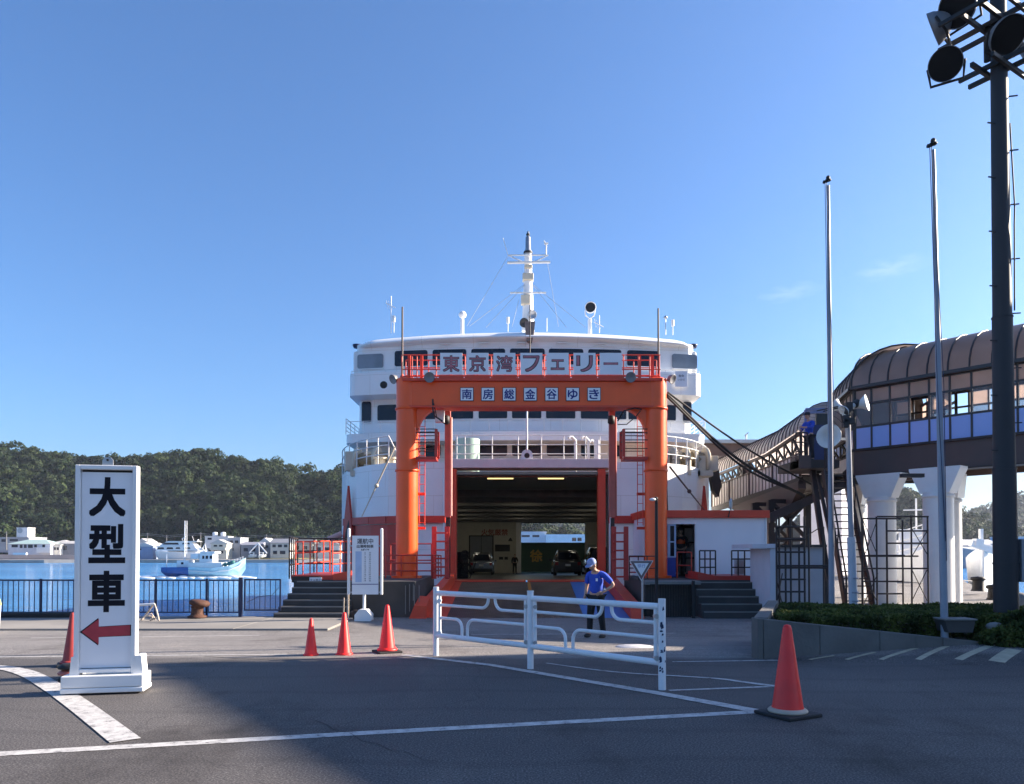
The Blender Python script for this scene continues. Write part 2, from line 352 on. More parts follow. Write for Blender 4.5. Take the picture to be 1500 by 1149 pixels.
# water
mb = MB(); mb.add([(-3000, -200, -2.8), (3000, -200, -2.8), (3000, 4000, -2.8), (-3000, 4000, -2.8)], [(0, 1, 2, 3)])
struct(mb.build('water', m_sea))

# painted lines
def stripe(pts, w_, name='road_line', lift=.004, m=m_line):
    """a painted strip through ground points, cut fine so that it follows the dip"""
    P = []
    for i in range(len(pts) - 1):
        n = max(2, int((Vector(pts[i+1]) - Vector(pts[i])).length / .25))
        P += [Vector(pts[i]).lerp(Vector(pts[i+1]), k / n) for k in range(n)]
    P.append(Vector(pts[-1])); mb = MB(); vs = []
    ww = w_ if isinstance(w_, (tuple, list)) else (w_, w_)
    for i, p in enumerate(P):
        d = (P[min(i+1, len(P)-1)] - P[max(i-1, 0)]); d.z = 0; d.normalize(); s = Vector((-d.y, d.x, 0)) * (ww[0] + (ww[1]-ww[0]) * i / (len(P)-1)) / 2
        for q in (p - s, p + s): vs.append((q.x, q.y, (zg(q.y) if p.z < .01 else p.z) + lift))
    mb.add(vs, [(2*i, 2*i+2, 2*i+3, 2*i+1) for i in range(len(P)-1)])
    o = mb.build(name, m); return struct(o)
stripe([G(-160, 1114), G(0, 1105), G(560, 1073), G(1112, 1043)], .14)
stripe([G(590, 960), G(720, 975), G(969, 1017), G(1112, 1043)], (.12, .17), lift=.006)
def smoothpath(pts, n=6):
    P = [Vector(p) for p in pts]; out = []
    for i in range(len(P) - 1):
        p0 = P[max(0, i-1)]; p1 = P[i]; p2 = P[i+1]; p3 = P[min(len(P)-1, i+2)]
        for k in range(n):
            s = k / n; out.append(.5*((2*p1)+(p2-p0)*s+(2*p0-5*p1+4*p2-p3)*s*s+(3*p1-p0-3*p2+p3)*s**3))
    out.append(P[-1]); return out
stripe(smoothpath([G(-60, 975), G(5, 979), G(42, 988), G(78, 1008), G(120, 1037), G(184, 1086)]), .235, lift=.008)
stripe([G(980, 1012), G(1136, 1006)], .07)
stripe(smoothpath([G(800, 972), G(900, 985), G(1040, 994), G(1090, 1000), G(1136, 1006)]), (.04, .11), lift=.006)
stripe([G(45, 935), G(380, 931)], .10); stripe([G(-10, 963), G(420, 959)], .07); stripe([G(690, 930), G(990, 928)], .06)

stripe(smoothpath([G(462, 1056), G(478, 1062), G(490, 1070), G(512, 1074), G(530, 1086), G(552, 1090), G(575, 1101), G(592, 1101), G(618, 1113), G(640, 1116)], 3), (.009, .005), 'asphalt_crack', .004, m_black if False else mat('crack_filler', (.02, .02, .02), .9))
stripe(smoothpath([G(300, 962), G(380, 966), G(520, 965), G(640, 969)]), .02, 'asphalt_crack', .0045, MATS['crack_filler'])
# sloping hatched ramp along the planter wall
wl = [(1110, 965, .0), (1480, 941, .12)]
A0 = W(1110, 965, 11.1); A1 = W(1520, 938, 11.9)
A0.z = zg(11.1); B0 = G(1110, 968.5); B1 = G(1530, 977)
mb = MB(); n = 24; top = []; bot = []
for i in range(n + 1):
    s = i / n; top.append(A0.lerp(A1, s)); p = B0.lerp(B1, s); p.z = zg(p.y) - .003; bot.append(p)
for i in range(n):
    mb.add([bot[i], bot[i+1], top[i+1], top[i]], [(0, 1, 2, 3)], True)
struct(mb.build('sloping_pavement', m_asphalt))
stripe([G(985, 970), G(1180, 967), G(1300, 967), G(1440, 969)], (.05, .15))
stripe([G(1436, 969), G(1458, 972)], .16, lift=.007)
def rampz(p):
    s = (p.x - A0.x) / (A1.x - A0.x); t_ = A0.lerp(A1, s); q = B0.lerp(B1, s)
    k = max(0, min(1, (p.y - q.y) / (t_.y - q.y))); return (q.z + .003) * (1 - k) + t_.z * k if q.z < t_.z else 0
for (x0, y0, x1, y1, w_) in ((1186, 967, 1222, 961, .05), (1240, 967, 1282, 956, .06), (1290, 967, 1345, 949, .07), (1345, 967, 1396, 943, .085), (1404, 967, 1462, 942, .11), (1460, 970, 1486, 952, .2)):
    p = G(x0, y0); P = []
    for k in range(9):
        s = k / 8; px = x0 + (x1 - x0) * (s ** .8); py = y0 + (y1 - y0) * s ** .7
        lo, hi = 9.5, 12.2                 # where this sight line meets the sloping sheet
        for _ in range(40):
            m_ = (lo + hi) / 2; q = W(px, py, m_)
            if q.z > rampz(q): lo = m_
            else: hi = m_
        q = W(px, py, lo); q.z = rampz(q) + .006; P.append(q)
    mb = MB(); vs = []
    for i, q in enumerate(P):
        d = P[min(i+1, 8)] - P[max(i-1, 0)]; d.normalize(); s_ = Vector((-d.y, d.x, 0)).normalized() * w_ / 2
        for e in (q - s_, q + s_): e.z = rampz(e) + .006; vs.append(e)
    mb.add(vs, [(2*i, 2*i+2, 2*i+3, 2*i+1) for i in range(8)])
    struct(mb.build('hatching_stripe', mat('yellowed_road_paint', (.42, .38, .27), .8, var=.2, scale=8, dirt=((.1, .1, .1), .35, (9, 9, 9)))))

# ---------------------------------------------------------------- hills and forest
def crown_templates(k=7, nq=760):
    T = []
    for _ in range(k):
        nl = 9; lobes = [(rng.normal(0, .46, 3) * (1, 1, .55), rng.uniform(.28, .6)) for _ in range(nl)]
        Q = []
        for i in range(nq):
            c, r_ = lobes[i % nl]
            d = rng.normal(0, 1, 3); d /= np.linalg.norm(d); d[2] = abs(d[2]) * .9 + d[2] * .1
            p = c + d * r_ * rng.uniform(.8, 1.05)
            nrm = d + rng.normal(0, .38, 3); nrm /= np.linalg.norm(nrm)
            a = np.cross(nrm, rng.normal(0, 1, 3)); a /= np.linalg.norm(a); bb = np.cross(nrm, a)
            s = rng.uniform(.04, .095)
            Q.append([p - a*s - bb*s*.7, p + a*s - bb*s*.5, p + a*s*.8 + bb*s, p - a*s*.9 + bb*s*.8])
        T.append(np.array(Q).reshape(-1, 3))
    return T
TEMP = crown_templates()
def scatter_mesh(name, pts, scales, m):
    """one mesh of leaf-clump crowns: far woodland that reads as one mass"""
    V = []
    for p, s in zip(pts, scales):
        t_ = TEMP[rng.integers(len(TEMP))]; a = rng.uniform(0, 6.28); ca, sa = math.cos(a), math.sin(a)
        q = t_ * s; q = np.stack([q[:, 0]*ca - q[:, 1]*sa, q[:, 0]*sa + q[:, 1]*ca, q[:, 2]], 1) + p
        V.append(q)
    V = np.concatenate(V); nq = len(V) // 4
    me = bpy.data.meshes.new(name); me.vertices.add(len(V)); me.vertices.foreach_set('co', V.ravel())
    me.loops.add(nq * 4); me.loops.foreach_set('vertex_index', np.arange(nq * 4, dtype=np.int32))
    me.polygons.add(nq); me.polygons.foreach_set('loop_start', np.arange(0, nq * 4, 4, dtype=np.int32))
    me.update(calc_edges=True); me.validate()
    o = bpy.data.objects.new(name, me); C.objects.link(o); me.materials.append(m); return o
def hill(ridge, D, foot, fz, name, fname, step, tree, back=160, seed=1):
    """ridge: photo (px, py) skyline; D ridge distance; foot distance of its toe"""
    rg = random.Random(seed); xs = [r_[0] for r_ in ridge]; yy = [r_[1] for r_ in ridge]
    def top(px): return Z(np.interp(px, xs, yy), D) - tree * .75
    pxs = np.linspace(xs[0], xs[-1], 60); nv = 14; grid = []
    ph = [rg.uniform(0, 6) for _ in range(4)]
    def surf(px, s):      # s 0 toe .. 1 ridge
        x = (px - 750) / F * D; zt = top(px)
        y = foot + (D - foot) * s + 10 * math.sin(x * .035 + ph[0]) * (1 - s) + 7 * math.sin(x * .09 + ph[1]) * s * (1 - s) * 2
        z = fz + (zt - fz) * (s ** .8) + 2.5 * math.sin(x * .06 + s * 5 + ph[2]) * s * (1 - s) * 4
        return (x * (foot * .2 + D * .8 - (D - y) * .0) / D, y, z)
    mb = MB()
    for i in range(len(pxs)):
        col = [surf(pxs[i], j / (nv - 1)) for j in range(nv)]; e = col[-1]
        col.append((e[0], e[1] + back, fz - 4)); grid.append(col)
    vs = [p for c in grid for p in c]; n = nv + 1
    mb.add(vs, [(i*n+j, (i+1)*n+j, (i+1)*n+j+1, i*n+j+1) for i in range(len(pxs)-1) for j in range(n-1)], True)
    struct(mb.build(name, m_soil))
    pts = []; sc_ = []
    width = (pxs[-1] - pxs[0]) / F * D
    for k in range(int(width / step)):
        for j in range(int((D - foot) * 1.15 / step) + 1):
            px = xs[0] + (k + rg.uniform(-.6, .6)) / (width / step) * (xs[-1] - xs[0]); s = min(1.03, max(0, (j + rg.uniform(-.6, .6)) * step / ((D - foot) * 1.15)))
            p = surf(min(xs[-1], max(xs[0], px)), min(1, s)); r_ = tree * (rg.uniform(.5, .85) if rg.random() < .6 else rg.uniform(.85, 1.35))
            pts.append(np.array((p[0], p[1], p[2] + r_ * .15))); sc_.append(r_)
    o = scatter_mesh(fname, pts, sc_, m_forest)
    return tag(o, None, None, None, 'stuff')
RID = [(-520, 690), (-300, 665), (-120, 652), (0, 650), (25, 654), (50, 660), (100, 664), (140, 668), (175, 667), (200, 663), (235, 661), (262, 658), (290, 655), (312, 662), (335, 670), (360, 671), (385, 675), (410, 677), (430, 684), (460, 687), (490, 685), (540, 692), (620, 716), (700, 745)]
o = hill(RID, 400, 322, -1.0, 'hill', 'forest', 4.6, 6.0, seed=3); tag(o, 'dense dark evergreen wood covering the long hill across the harbour', 'forest')
o = hill([(640, 760), (720, 752), (760, 762), (800, 766), (835, 770), (862, 784), (920, 790), (1000, 785)], 430, 385, -1, 'low_hill', 'forest', 5.5, 6.5, seed=5)
tag(o, 'green wooded slope seen through the open stern of the ferry', 'forest')
o = hill([(1180, 748), (1250, 730), (1300, 717), (1330, 718), (1360, 727), (1395, 737), (1420, 748), (1445, 761), (1470, 779), (1490, 792)], 520, 455, -1, 'green_hill', 'forest', 6.0, 7.0, seed=8)
tag(o, 'sunlit green wood on the nearer hill behind the white columns', 'forest')
o = hill([(700, 752), (760, 748), (860, 752), (1000, 770), (1180, 775), (1300, 765), (1390, 757), (1425, 752), (1450, 746), (1475, 737), (1500, 729), (1560, 722), (1700, 715)], 1000, 850, -1, 'far_hill', 'forest', 14, 14, back=300, seed=11)
tag(o, 'bluish wood on the farthest hill right of the floodlight mast', 'forest')
# far shore
mb = MB()
sh = [(-700, 268), (-190, 272), (-166, 273), (-150, 280), (-120, 276), (-80, 281), (-60, 290), (-10, 300)]
for i in range(len(sh) - 1):
    (x0, y0), (x1, y1) = sh[i], sh[i+1]
    mb.add([(x0, y0, -3.2), (x1, y1, -3.2), (x1, y1, -1.7), (x0, y0, -1.7)], [(0, 1, 2, 3)])
    mb.add([(x0, y0, -1.7), (x1, y1, -1.7), (x1, 360, -.6), (x0, 360, -.6)], [(0, 1, 2, 3)])
struct(mb.build('far_shore', m_palecon))
mb = MB(); mb.add([(-100, 283.5, -1.45), (-76, 283.5, -1.45), (-74, 296, -1.2), (-102, 296, -1.2)], [(0, 1, 2, 3)]); struct(mb.build('shore_lawn', m_lawn))
mb = MB(); mb.prism([(0, 372, -3.2), (330, 400, -3.2), (330, 470, -3.2), (0, 470, -3.2)], (0, 0, 1.8)); struct(mb.build('far_quay', m_palecon))
#@@PART2
# ================================================================ FOREGROUND THINGS
# tall direction sign: built square, then turned about its foot
t = thing('direction_sign', 'tall white standing sign board with black characters and a red arrow', 'sign', (0, 0, 0))
kz = 8.55 / F
def sz(py): return CAMZ + (806.9 - py) * kz       # heights read at the board's own distance
bw, bd, fw_, zb = .42, .17, .315, sz(985)
mb = MB(); mb.box(-bw, bw, -bd, bd, .02, zb * .36); mb.build('lower_base', m_white, t, .012)
mb = MB(); mb.box(-bw + .006, bw - .006, -bd + .004, bd - .004, zb * .375, zb)
for xx in (-.30, .345): mb.prism([(xx-.05, -.10, zb), (xx+.05, -.10, zb), (xx+.03, -.10, zb+.2), (xx-.03, -.10, zb+.2)], (0, .2, 0))
mb.build('water_filled_base', m_white, t, .012)
fz0, fz1, fw = zb, sz(683), .05; y0, y1 = -.09, .03
mb = MB(); mb.box(-fw_, -fw_+fw, y0, y1, fz0, fz1); mb.box(fw_-fw, fw_, y0, y1, fz0, fz1); mb.box(-fw_+fw, fw_-fw, y0, y1, fz1-fw, fz1)
mb.box(-fw_+fw, fw_-fw, y0, y1, fz0+.02, fz0+.06); mb.build('frame', m_white, t, .008)
mb = MB(); mb.prism([(-.055, y0+.04, fz1+.002), (.055, y0+.04, fz1+.002), (.055, y0+.04, fz1+.06), (.03, y0+.04, fz1+.09), (-.03, y0+.04, fz1+.09), (-.055, y0+.04, fz1+.06)], (0, .02, 0)); tb = mb.build('hanging_tab', m_steel, t)
mb = MB(); mb.cyl((0, y0+.03, fz1+.06), (0, y0+.039, fz1+.06), .012); mb.build('hole', m_black, tb)
pw, pz0, pz1 = fw_-fw-.004, sz(976), sz(693)
mb = MB(); mb.box(-pw, pw, y0+.045, y0+.07, pz0, pz1); mb.build('sign_panel', m_signw, t)
mb = MB(); mb.box(-fw_+fw, fw_-fw, y0+.08, y0+.09, fz0+.06, fz1-fw); mb.build('backing', m_black, t)
for ch, ya, yb in (('大', 700, 757), ('型', 768, 825), ('車', 836, 896)):
    text(ch, .375, sz(ya) - sz(yb), (0, y0 + .044, (sz(ya) + sz(yb)) / 2), (1, 0, 0), (0, 0, 1), m_letter, t, bold=.034, stretch=True)
m_arrow = mat('faded_red_arrow', (.42, .035, .05), .5, var=.15, scale=8)
def arrow(g, dy):
    c = [(125, 924), (147, 905), (147, 917), (188, 915), (188, 930.5), (147, 931.5), (147, 943)]
    cx = sum(q[0] for q in c)/7; cy = sum(q[1] for q in c)/7
    return [((cx+(a-cx)*g - 156.5) * kz * 1.06, y0+.045-dy, sz(cy+(b_-cy)*g)) for a, b_ in c]
mb = MB(); mb.prism(arrow(1.05, .002), (0, .0015, 0)); ao = mb.build('arrow_outline', m_letter, t)
mb = MB(); mb.prism(arrow(.97, .004), (0, .0015, 0)); mb.build('arrow', m_arrow, t)
t.location = (-4.47, 8.52, 0); t.rotation_euler = (0, 0, R(11))

# traffic cones
def cone(name, label, px, pyb, h_, base=True, dd=0, tilt=0, mt=None):
    p = G(px, pyb); t = thing(name, label, 'traffic cone', (p.x, p.y + dd, zg(p.y + dd)), 'red traffic cones standing on the asphalt'); q = OFF[t.name]
    r0 = h_ * .175; z0 = .05 if base else 0.012
    M = Matrix.Rotation(tilt, 4, 'Y')
    prof = [(r0, z0), (r0*.985, z0+.02), (r0*.93, z0+h_*.06), (h_*.048, h_*.955), (h_*.036, h_*.99), (0.004, h_)]
    mb = MB(); mb.lathe(prof, q, 32, M); mb.build('cone_body', mt or m_cone, t)
    if base:
        s = h_ * .255; mb = MB(); mb.box(-s, s, -s, s, 0.0, .034, Matrix.Translation(q) @ Matrix.Rotation(R(28), 4, 'Z')); mb.build('rubber_base', m_rubber, t, .01)
        mb = MB(); mb.lathe([(r0*1.02, .035), (r0*1.20, .035), (r0*1.22, .05), (r0*1.1, .068), (r0*.98, .075)], q, 32); mb.build('collar', mat('collar_dirty_cream', (.45, .36, .28), .6) if h_ > .8 else (mt or m_cone), t)
    else:
        mb = MB(); mb.lathe([(r0*.9, 0), (r0*1.16, 0), (r0*1.18, .014), (r0*.99, .03)], q, 32); mb.build('foot_flange', mt or m_cone, t)
    return t
m_cone2 = mat('darker_red_cone_plastic', (.85, .028, .022), .45, var=.12, scale=5, dirt=((.3, .06, .05), .2, (10, 10, 5)))
cone('traffic_cone', 'large scuffed red cone on a black rubber base beside the planter corner', 1154, 1048, .86, mt=m_cone2)
cone('traffic_cone', 'shortest red cone, leftmost in the row left of the guard rail', 455.5, 960, .555, False)
cone('traffic_cone', 'middle red cone in the row of three left of the guard rail', 504, 959, .635, False)
cone('traffic_cone', 'red cone with black base next to the guard rail end post', 567, 956, .735)
cone('traffic_cone', 'faded red cone half hidden behind the tall white sign', 106, 975, .72, dd=.0, mt=mat('faded_cone_plastic', (.4, .05, .045), .6, var=.2, scale=9))
# dark clutter at the base of the sign: a rubber weight lying on another
p = G(94, 1000); t = thing('rubber_weight', 'black rubber cone weights stacked against the sign base', 'cone weight', (p.x-.02, p.y+.2, 0)); q = OFF[t.name]
for i in range(3):
    mb = MB(); mb.lathe([(.06, i*.07), (.15, i*.07), (.16, i*.07+.02), (.11, i*.07+.055), (.06, i*.07+.06)], q, 22); mb.build('weight_ring', m_rubber if i != 1 else m_faded, t)

# guard rail: two bolted sections
t = thing('guard_rail', 'white tubular guard rail of two bolted sections standing on painted lines', 'guard rail', (.3, 10.2, 0))
LP = [W(638.5, 960, 11.5), W(777, 974, 10.2), W(970, 1010, 8.67)]
LP = [Vector((p.x, p.y, 0)) for p in LP]
m_gr = mat('guard_rail_white_paint', (.74, .76, .78), .38, var=.05, scale=6, dirt=((.28, .2, .15), .14, (7, 7, 3)), bump=.04, bscale=60)
H = 1.0; r_t = .038; r_s = .022
def along(a, b, s, z): q = a.lerp(b, s); return Vector((q.x, q.y, z))
for i, p in enumerate(LP):
    mb = MB(); mb.cyl((p.x, p.y, -.05), (p.x, p.y, H + .02), .042, n=18)
    if i == 1: mb.cyl((p.x, p.y, H+.02), (p.x, p.y, H+.03), .048, n=18)
    po = mb.build('post', m_gr, t)
    mb = MB()
    for zz in (.35, .82):
        for s in (-1, 1):
            if (i == 0 and s < 0) or (i == 2 and s > 0): continue
            dv = (LP[2]-LP[0]).normalized() * s
            c = p + dv * .055; mb.cyl(c + Vector((-.03*dv.y, -.05, zz)), c + Vector((-.03*dv.y, .05, zz)), .028, n=10)
    mb.build('bolt', m_steel if i else m_gr, po)
for i in (0, 1):
    a, b_ = LP[i], LP[i+1]; L_ = (b_-a).length; e = .085 / L_
    for nm, zz, rr in (('top_rail', .93, r_t), ('bottom_rail', .30, r_t)):
        mb = MB(); mb.tube([along(a, b_, e*.4, zz), along(a, b_, 1-e*.4, zz)], rr, 14); mb.build(nm, m_gr, t)
    for s in (e, 1 - e):
        mb = MB(); q = along(a, b_, s, 0); mb.cyl((q.x, q.y, .30), (q.x, q.y, .93), .024, n=12); mb.build('upright', m_gr, t)
    def bent(s0, s1, zz, up, nm='curved_bar'):
        # a horizontal bar that bends into the rail above (up) or below
        P = [along(a, b_, s0, zz)]; dz = 1 if up else -1; zt = .93 if up else .30; sg = 1 if s1 > s0 else -1; rc = min(.13, abs(zt-zz)*.8)
        for k in range(7):
            an = R(90) * k / 6; P.append(along(a, b_, s1 - sg * rc * (1 - math.sin(an)) / L_, zz + dz * rc * (1 - math.cos(an))))
        P.append(along(a, b_, s1, zt)); mb = MB(); mb.tube(P, r_s, 12); mb.build(nm, m_gr, t)
    bent(e, .585, .755, True); bent(1 - e, .655, .745, True)
    bent(e, .30, .565, False); bent(1 - e, .36, .575, False)

# stencilled dark marks on the end post are peeling paint; built as small flakes of bare steel
mb = MB(); p = LP[2]
for k in range(22):
    z_ = rng.uniform(.2, .97); a = R(-90) + rng.uniform(-.8, .8); w_ = rng.uniform(.006, .018); h_ = rng.uniform(.008, .03)
    c = Vector((p.x + .0425*math.cos(a), p.y + .0425*math.sin(a), z_)); tx = Vector((-math.sin(a), math.cos(a), 0))
    mb.add([c - tx*w_ - Vector((0, 0, h_)), c + tx*w_ - Vector((0, 0, h_*.4)), c + tx*w_*.6 + Vector((0, 0, h_)), c - tx*w_*.7 + Vector((0, 0, h_*.7))], [(0, 1, 2, 3)])
mb.build('paint_chips', m_navy, t)
# manhole cover
p = G(930, 948); mb = MB(); mb.lathe([(.0, zg(p.y)+.012), (.30, zg(p.y)+.012), (.31, zg(p.y)+.004), (.33, zg(p.y)-.004)][::-1], (p.x, p.y, .0), 36); o = mb.build('manhole_cover', mat('white_painted_iron', (.5, .5, .52), .6, var=.3, scale=14)); tag(o, 'round pale manhole cover in the road behind the guard rail', 'manhole cover')

# left waterside fence
t = thing('waterside_fence', 'dark blue railing with thin vertical bars along the water edge', 'fence', (-11, 21.75, -.35))
fy = 21.75; zb_, zt_ = Z(898, fy), Z(849, fy)
pan = [(-320, -215), (-214, -110), (-109, -4), (-3, 59), (62, 116), (118, 227), (230, 302), (306, 350)]
for a, b_ in pan:
    xa, xb = X(a, fy), X(b_, fy); mb = MB(); mb.box(xa, xb, fy-.02, fy+.02, zt_-.045, zt_); pn = mb.build('top_rail', m_navy, t)
    mb = MB(); mb.box(xa, xb, fy-.018, fy+.018, zb_, zb_+.035); mb.build('bottom_rail', m_navy, t)
    mb = MB(); n = max(3, round((xb-xa)/.152))
    for i in range(n + 1): xx = xa + (xb-xa)*i/n; mb.box(xx-.009, xx+.009, fy-.009, fy+.009, zb_+.035, zt_-.045)
    mb.build('bars', m_navy, pn)
    mb = MB(); mb.box(xb+.004, xb+.05, fy-.025, fy+.025, -.32, zt_+.02); mb.build('post', m_navy, t)
mb = MB(); xx = X(353, fy); mb.box(xx-.045, xx+.045, fy-.05, fy+.05, -.32, zt_+.06); mb.build('gate_post', m_navy, t)
t = thing('swing_gate', 'dark blue barred gate between the thick post and the steps', 'gate', (X(385, fy), fy, -.3))
mb = MB(); xa, xb = X(358, fy), X(412, fy); mb.box(xa, xb, fy-.02, fy+.02, zt_-.03, zt_+.015); mb.box(xa, xb, fy-.018, fy+.018, zb_+.06, zb_+.1); mb.box(xa, xa+.04, fy-.02, fy+.02, zb_+.1, zt_-.03); mb.box(xb-.04, xb, fy-.02, fy+.02, zb_+.1, zt_-.03); mb.build('gate_frame', m_navy, t)
mb = MB()
for i in range(1, 7): xx = xa+(xb-xa)*i/7; mb.box(xx-.009, xx+.009, fy-.009, fy+.009, zb_+.1, zt_-.03)
mb.build('bars', m_navy, t)
mb = MB(); mb.tube([(xa+.1, fy-.03, zb_+.3), (xa+.4, fy-.03, zb_+.45), (xa+.8, fy-.03, zb_+.5), (xb-.05, fy-.03, zb_+.72)], .008, 6); mb.build('chain', m_dkbrown, t)
# kerb beam lying along the edge
p = W(50, 903, 21.4); mb = MB(); mb.box(X(-60, 21.4), X(105, 21.4), 21.3, 21.5, -.28, -.16); o = mb.build('wheel_stop_beam', m_black, None, .02); tag(o, 'long low black timber beam lying in front of the waterside fence', 'beam')
# bollard
q = Vector((X(290, 21.3), 21.3, -.28)); t = thing('mooring_bollard', 'rusty mushroom shaped mooring bollard in front of the railing', 'bollard', q); k_ = .19
mb = MB(); mb.lathe([(.26, 0), (.26, .04), (.19, .06), (.165, .12), (.16, .26), (.2, .31)], q, 24); mb.build('bollard_post', mat('rusty_iron', (.085, .034, .02), .8, var=.4, scale=12, bump=.5), t)
mb = MB(); M = Matrix.Rotation(R(8), 4, 'Y'); mb.lathe([(.2, .31), (.27, .36), (.28, .42), (.22, .47), (.1, .49), (.01, .49)], q, 24, M); mb.build('bollard_head', MATS['rusty_iron'], t)
# broken barrier behind the sign
m_rusty = mat('pale_rusty_tube', (.5, .42, .34), .6, var=.3, scale=20, dirt=(RUST, .45, (12, 12, 12)))
t = thing('barrier_trestle', 'battered rusty white trestle barrier lying by the fence behind the tall sign', 'barrier', W(218, 905, 20.3)); zz = -.28
def bp(px, py, dy=0): return W(px, py, 20.3 + dy)
mb = MB(); mb.tube([bp(198, 887), bp(226, 885)], .03, 8); mb.build('top_bar', m_white, t)
mb = MB(); mb.tube([bp(226, 885), bp(229, 893, -.1), bp(233, 910, -.25)], .025, 8); mb.build('leg', m_rusty, t)
mb = MB(); mb.tube([bp(224, 886), bp(216, 898, .15), bp(206, 910, .3)], .025, 8); mb.build('leg', m_rusty, t)
mb = MB(); mb.tube([bp(208, 908), bp(214, 902, .1), bp(224, 904, .1), bp(220, 909), bp(229, 905)], .022, 6); mb.tube([bp(210, 905, -.1), bp(222, 899), bp(228, 908, .1)], .02, 6); mb.build('bent_bar', m_rusty, t)
t = thing('barrier_trestle', 'bent rusty barrier foot sticking out left of the tall sign', 'barrier', W(106, 915, 19.6))
def bq(px, py): return W(px, py, 19.6)
mb = MB(); mb.tube([bq(112, 905), bq(104, 917), bq(100, 917)], .03, 8); mb.tube([bq(108, 902), bq(111, 912)], .025, 8); mb.build('leg', m_rusty, t)
# pale yellow green vending stand edge at far left
t = thing('lidded_bin', 'white and yellow green round bin at the left picture edge', 'bin', (X(-9, 18), 18, zg(18))); q = OFF[t.name]
mb = MB(); mb.lathe([(.13, 0), (.15, .5), (.155, .62)], q, 20); mb.build('bin_body', m_white, t)
mb = MB(); mb.lathe([(.16, .625), (.165, .66), (.12, .84), (.02, .9)], q, 20); mb.build('bin_lid', mat('yellow_green_plastic', (.45, .5, .12), .5), t)

# ---------------------------------------------------------------- planter, hedge, poles on the right
A0p = W(1110, 906, 11.1); A1p = Vector((A1.x + .6, A1.y + .06, .2))
t = thing('planter_wall', 'weathered grey concrete planter wall with vertical joints', 'wall', (A0p.x, 11.1, 0))
dv = Vector((A1.x - A0.x, A1.y - A0.y, 0)).normalized(); nv_ = Vector((-dv.y, dv.x, 0)); LW = (Vector((A1.x, A1.y, 0)) - Vector((A0.x, A0.y, 0))).length + 4
def topz(s): return .585 if s < 0 else max(.06, .585 - .112 * s)
joints = [0, .09, .98, 1.95, 3.0, 4.1, 5.4, LW]
for i in range(len(joints) - 1):
    s0, s1 = joints[i] + .004, joints[i+1] - .004; mb = MB(); o_ = Vector((A0.x, A0.y, 0))
    a = o_ + dv * s0; b_ = o_ + dv * s1
    vs = [a, b_, b_ + nv_ * .2, a + nv_ * .2]
    lo = [Vector((q.x, q.y, -.2)) for q in vs]; hi = [Vector((q.x, q.y, topz(s))) for q, s in zip(vs, (s0, s1, s1, s0))]
    mb.add(lo + hi, [(0, 1, 5, 4), (1, 2, 6, 5), (2, 3, 7, 6), (3, 0, 4, 7), (4, 5, 6, 7), (3, 2, 1, 0)]); mb.build('wall_section', mat('dark_weathered_concrete', (.13, .125, .118), .88, var=.25, scale=1.6, bump=.45, bscale=18, dirt=((.04, .042, .036), .4, (3.5, 3.5, .7))), t, .008)
mb = MB(); a = Vector((A0.x, A0.y, 0)) + nv_ * .21
mb.prism([(A0.x + .01, A0.y + .205, -.4), (A0.x + .22, A0.y + .205, -.4), (A0.x + 1.72, 15.2, -.4), (A0.x + 1.52, 15.2, -.4)], (0, 0, .98)); mb.build('side_wall', MATS['dark_weathered_concrete'], t, .008)
mb = MB(); o_ = Vector((A0.x, A0.y, 0))
for i in range(12):
    s0, s1 = LW * i / 12, LW * (i + 1) / 12; a = o_ + dv*s0 + nv_*.2; b_ = o_ + dv*s1 + nv_*.2; za, zb2 = topz(s0) - .07, topz(s1) - .07
    f0, f1 = 1.5 * (1 - i / 12), 1.5 * (1 - (i + 1) / 12)
    mb.add([(a.x + .1, a.y, za), (b_.x + .1, b_.y, zb2), (b_.x + .1 + f1, 15.2, max(.2, zb2)), (a.x + .1 + f0, 15.2, max(.2, za))], [(0, 1, 2, 3)])
struct(mb.build('planting_soil', m_soil))
def hedge(name, label, inside, box, n, size=(.02, .045)):
    V = []; x0, x1, y0_, y1_, z0, z1 = box
    while len(V) < n:
        p = np.array((rng.uniform(x0, x1), rng.uniform(y0_, y1_), rng.uniform(z0, z1))); e = inside(p)
        if e < 0 or e > .10: continue
        nrm = rng.normal(0, 1, 3); nrm[2] += .6; nrm /= np.linalg.norm(nrm); a = np.cross(nrm, rng.normal(0, 1, 3)); a /= np.linalg.norm(a); bb = np.cross(nrm, a); s = rng.uniform(*size)
        V.append([p - a*s, p - bb*s*.5, p + a*s, p + bb*s*.5])
    V = np.array(V).reshape(-1, 3)
    mb = MB(); mb.v = [tuple(v) for v in V]; mb.f = [(4*i, 4*i+1, 4*i+2, 4*i+3) for i in range(n)]; mb.sm = [False] * n
    o = mb.build(name, m_hedge); return tag(o, label, 'hedge')
def h1(p):
    x, y, z = p; yf = 11.75 + max(0, (x - 4.6)) * .12 + .08 * math.sin(x * 3); top = .57 + .018 * math.sin(x * 2.3 + y) + .014 * math.sin(x * 7 + y * 5)
    xl = 3.95 + (y - 11.6) * .385 + .05 * math.sin(y * 6)
    return min(x - xl, 9.2 - x, y - yf, 14.4 - y, top - z)
hedge('clipped_hedge', 'long low clipped green hedge behind the concrete planter wall', h1, (3.9, 9.2, 11.6, 14.5, .2, .75), 42000)
def h2(p):
    x, y, z = p; d_ = ((x - 8.6) / 1.55) ** 2 + ((y - 11.95) / .75) ** 2 + ((z - .12) / .56) ** 2
    return (1 - d_ - .18 * math.sin(x * 5) * math.sin(y * 6 + z * 5)) * .35
hedge('round_bush', 'loose dark bush at the foot of the floodlight mast', h2, (7, 10.2, 11.1, 12.8, -.05, .75), 16000, (.025, .055))
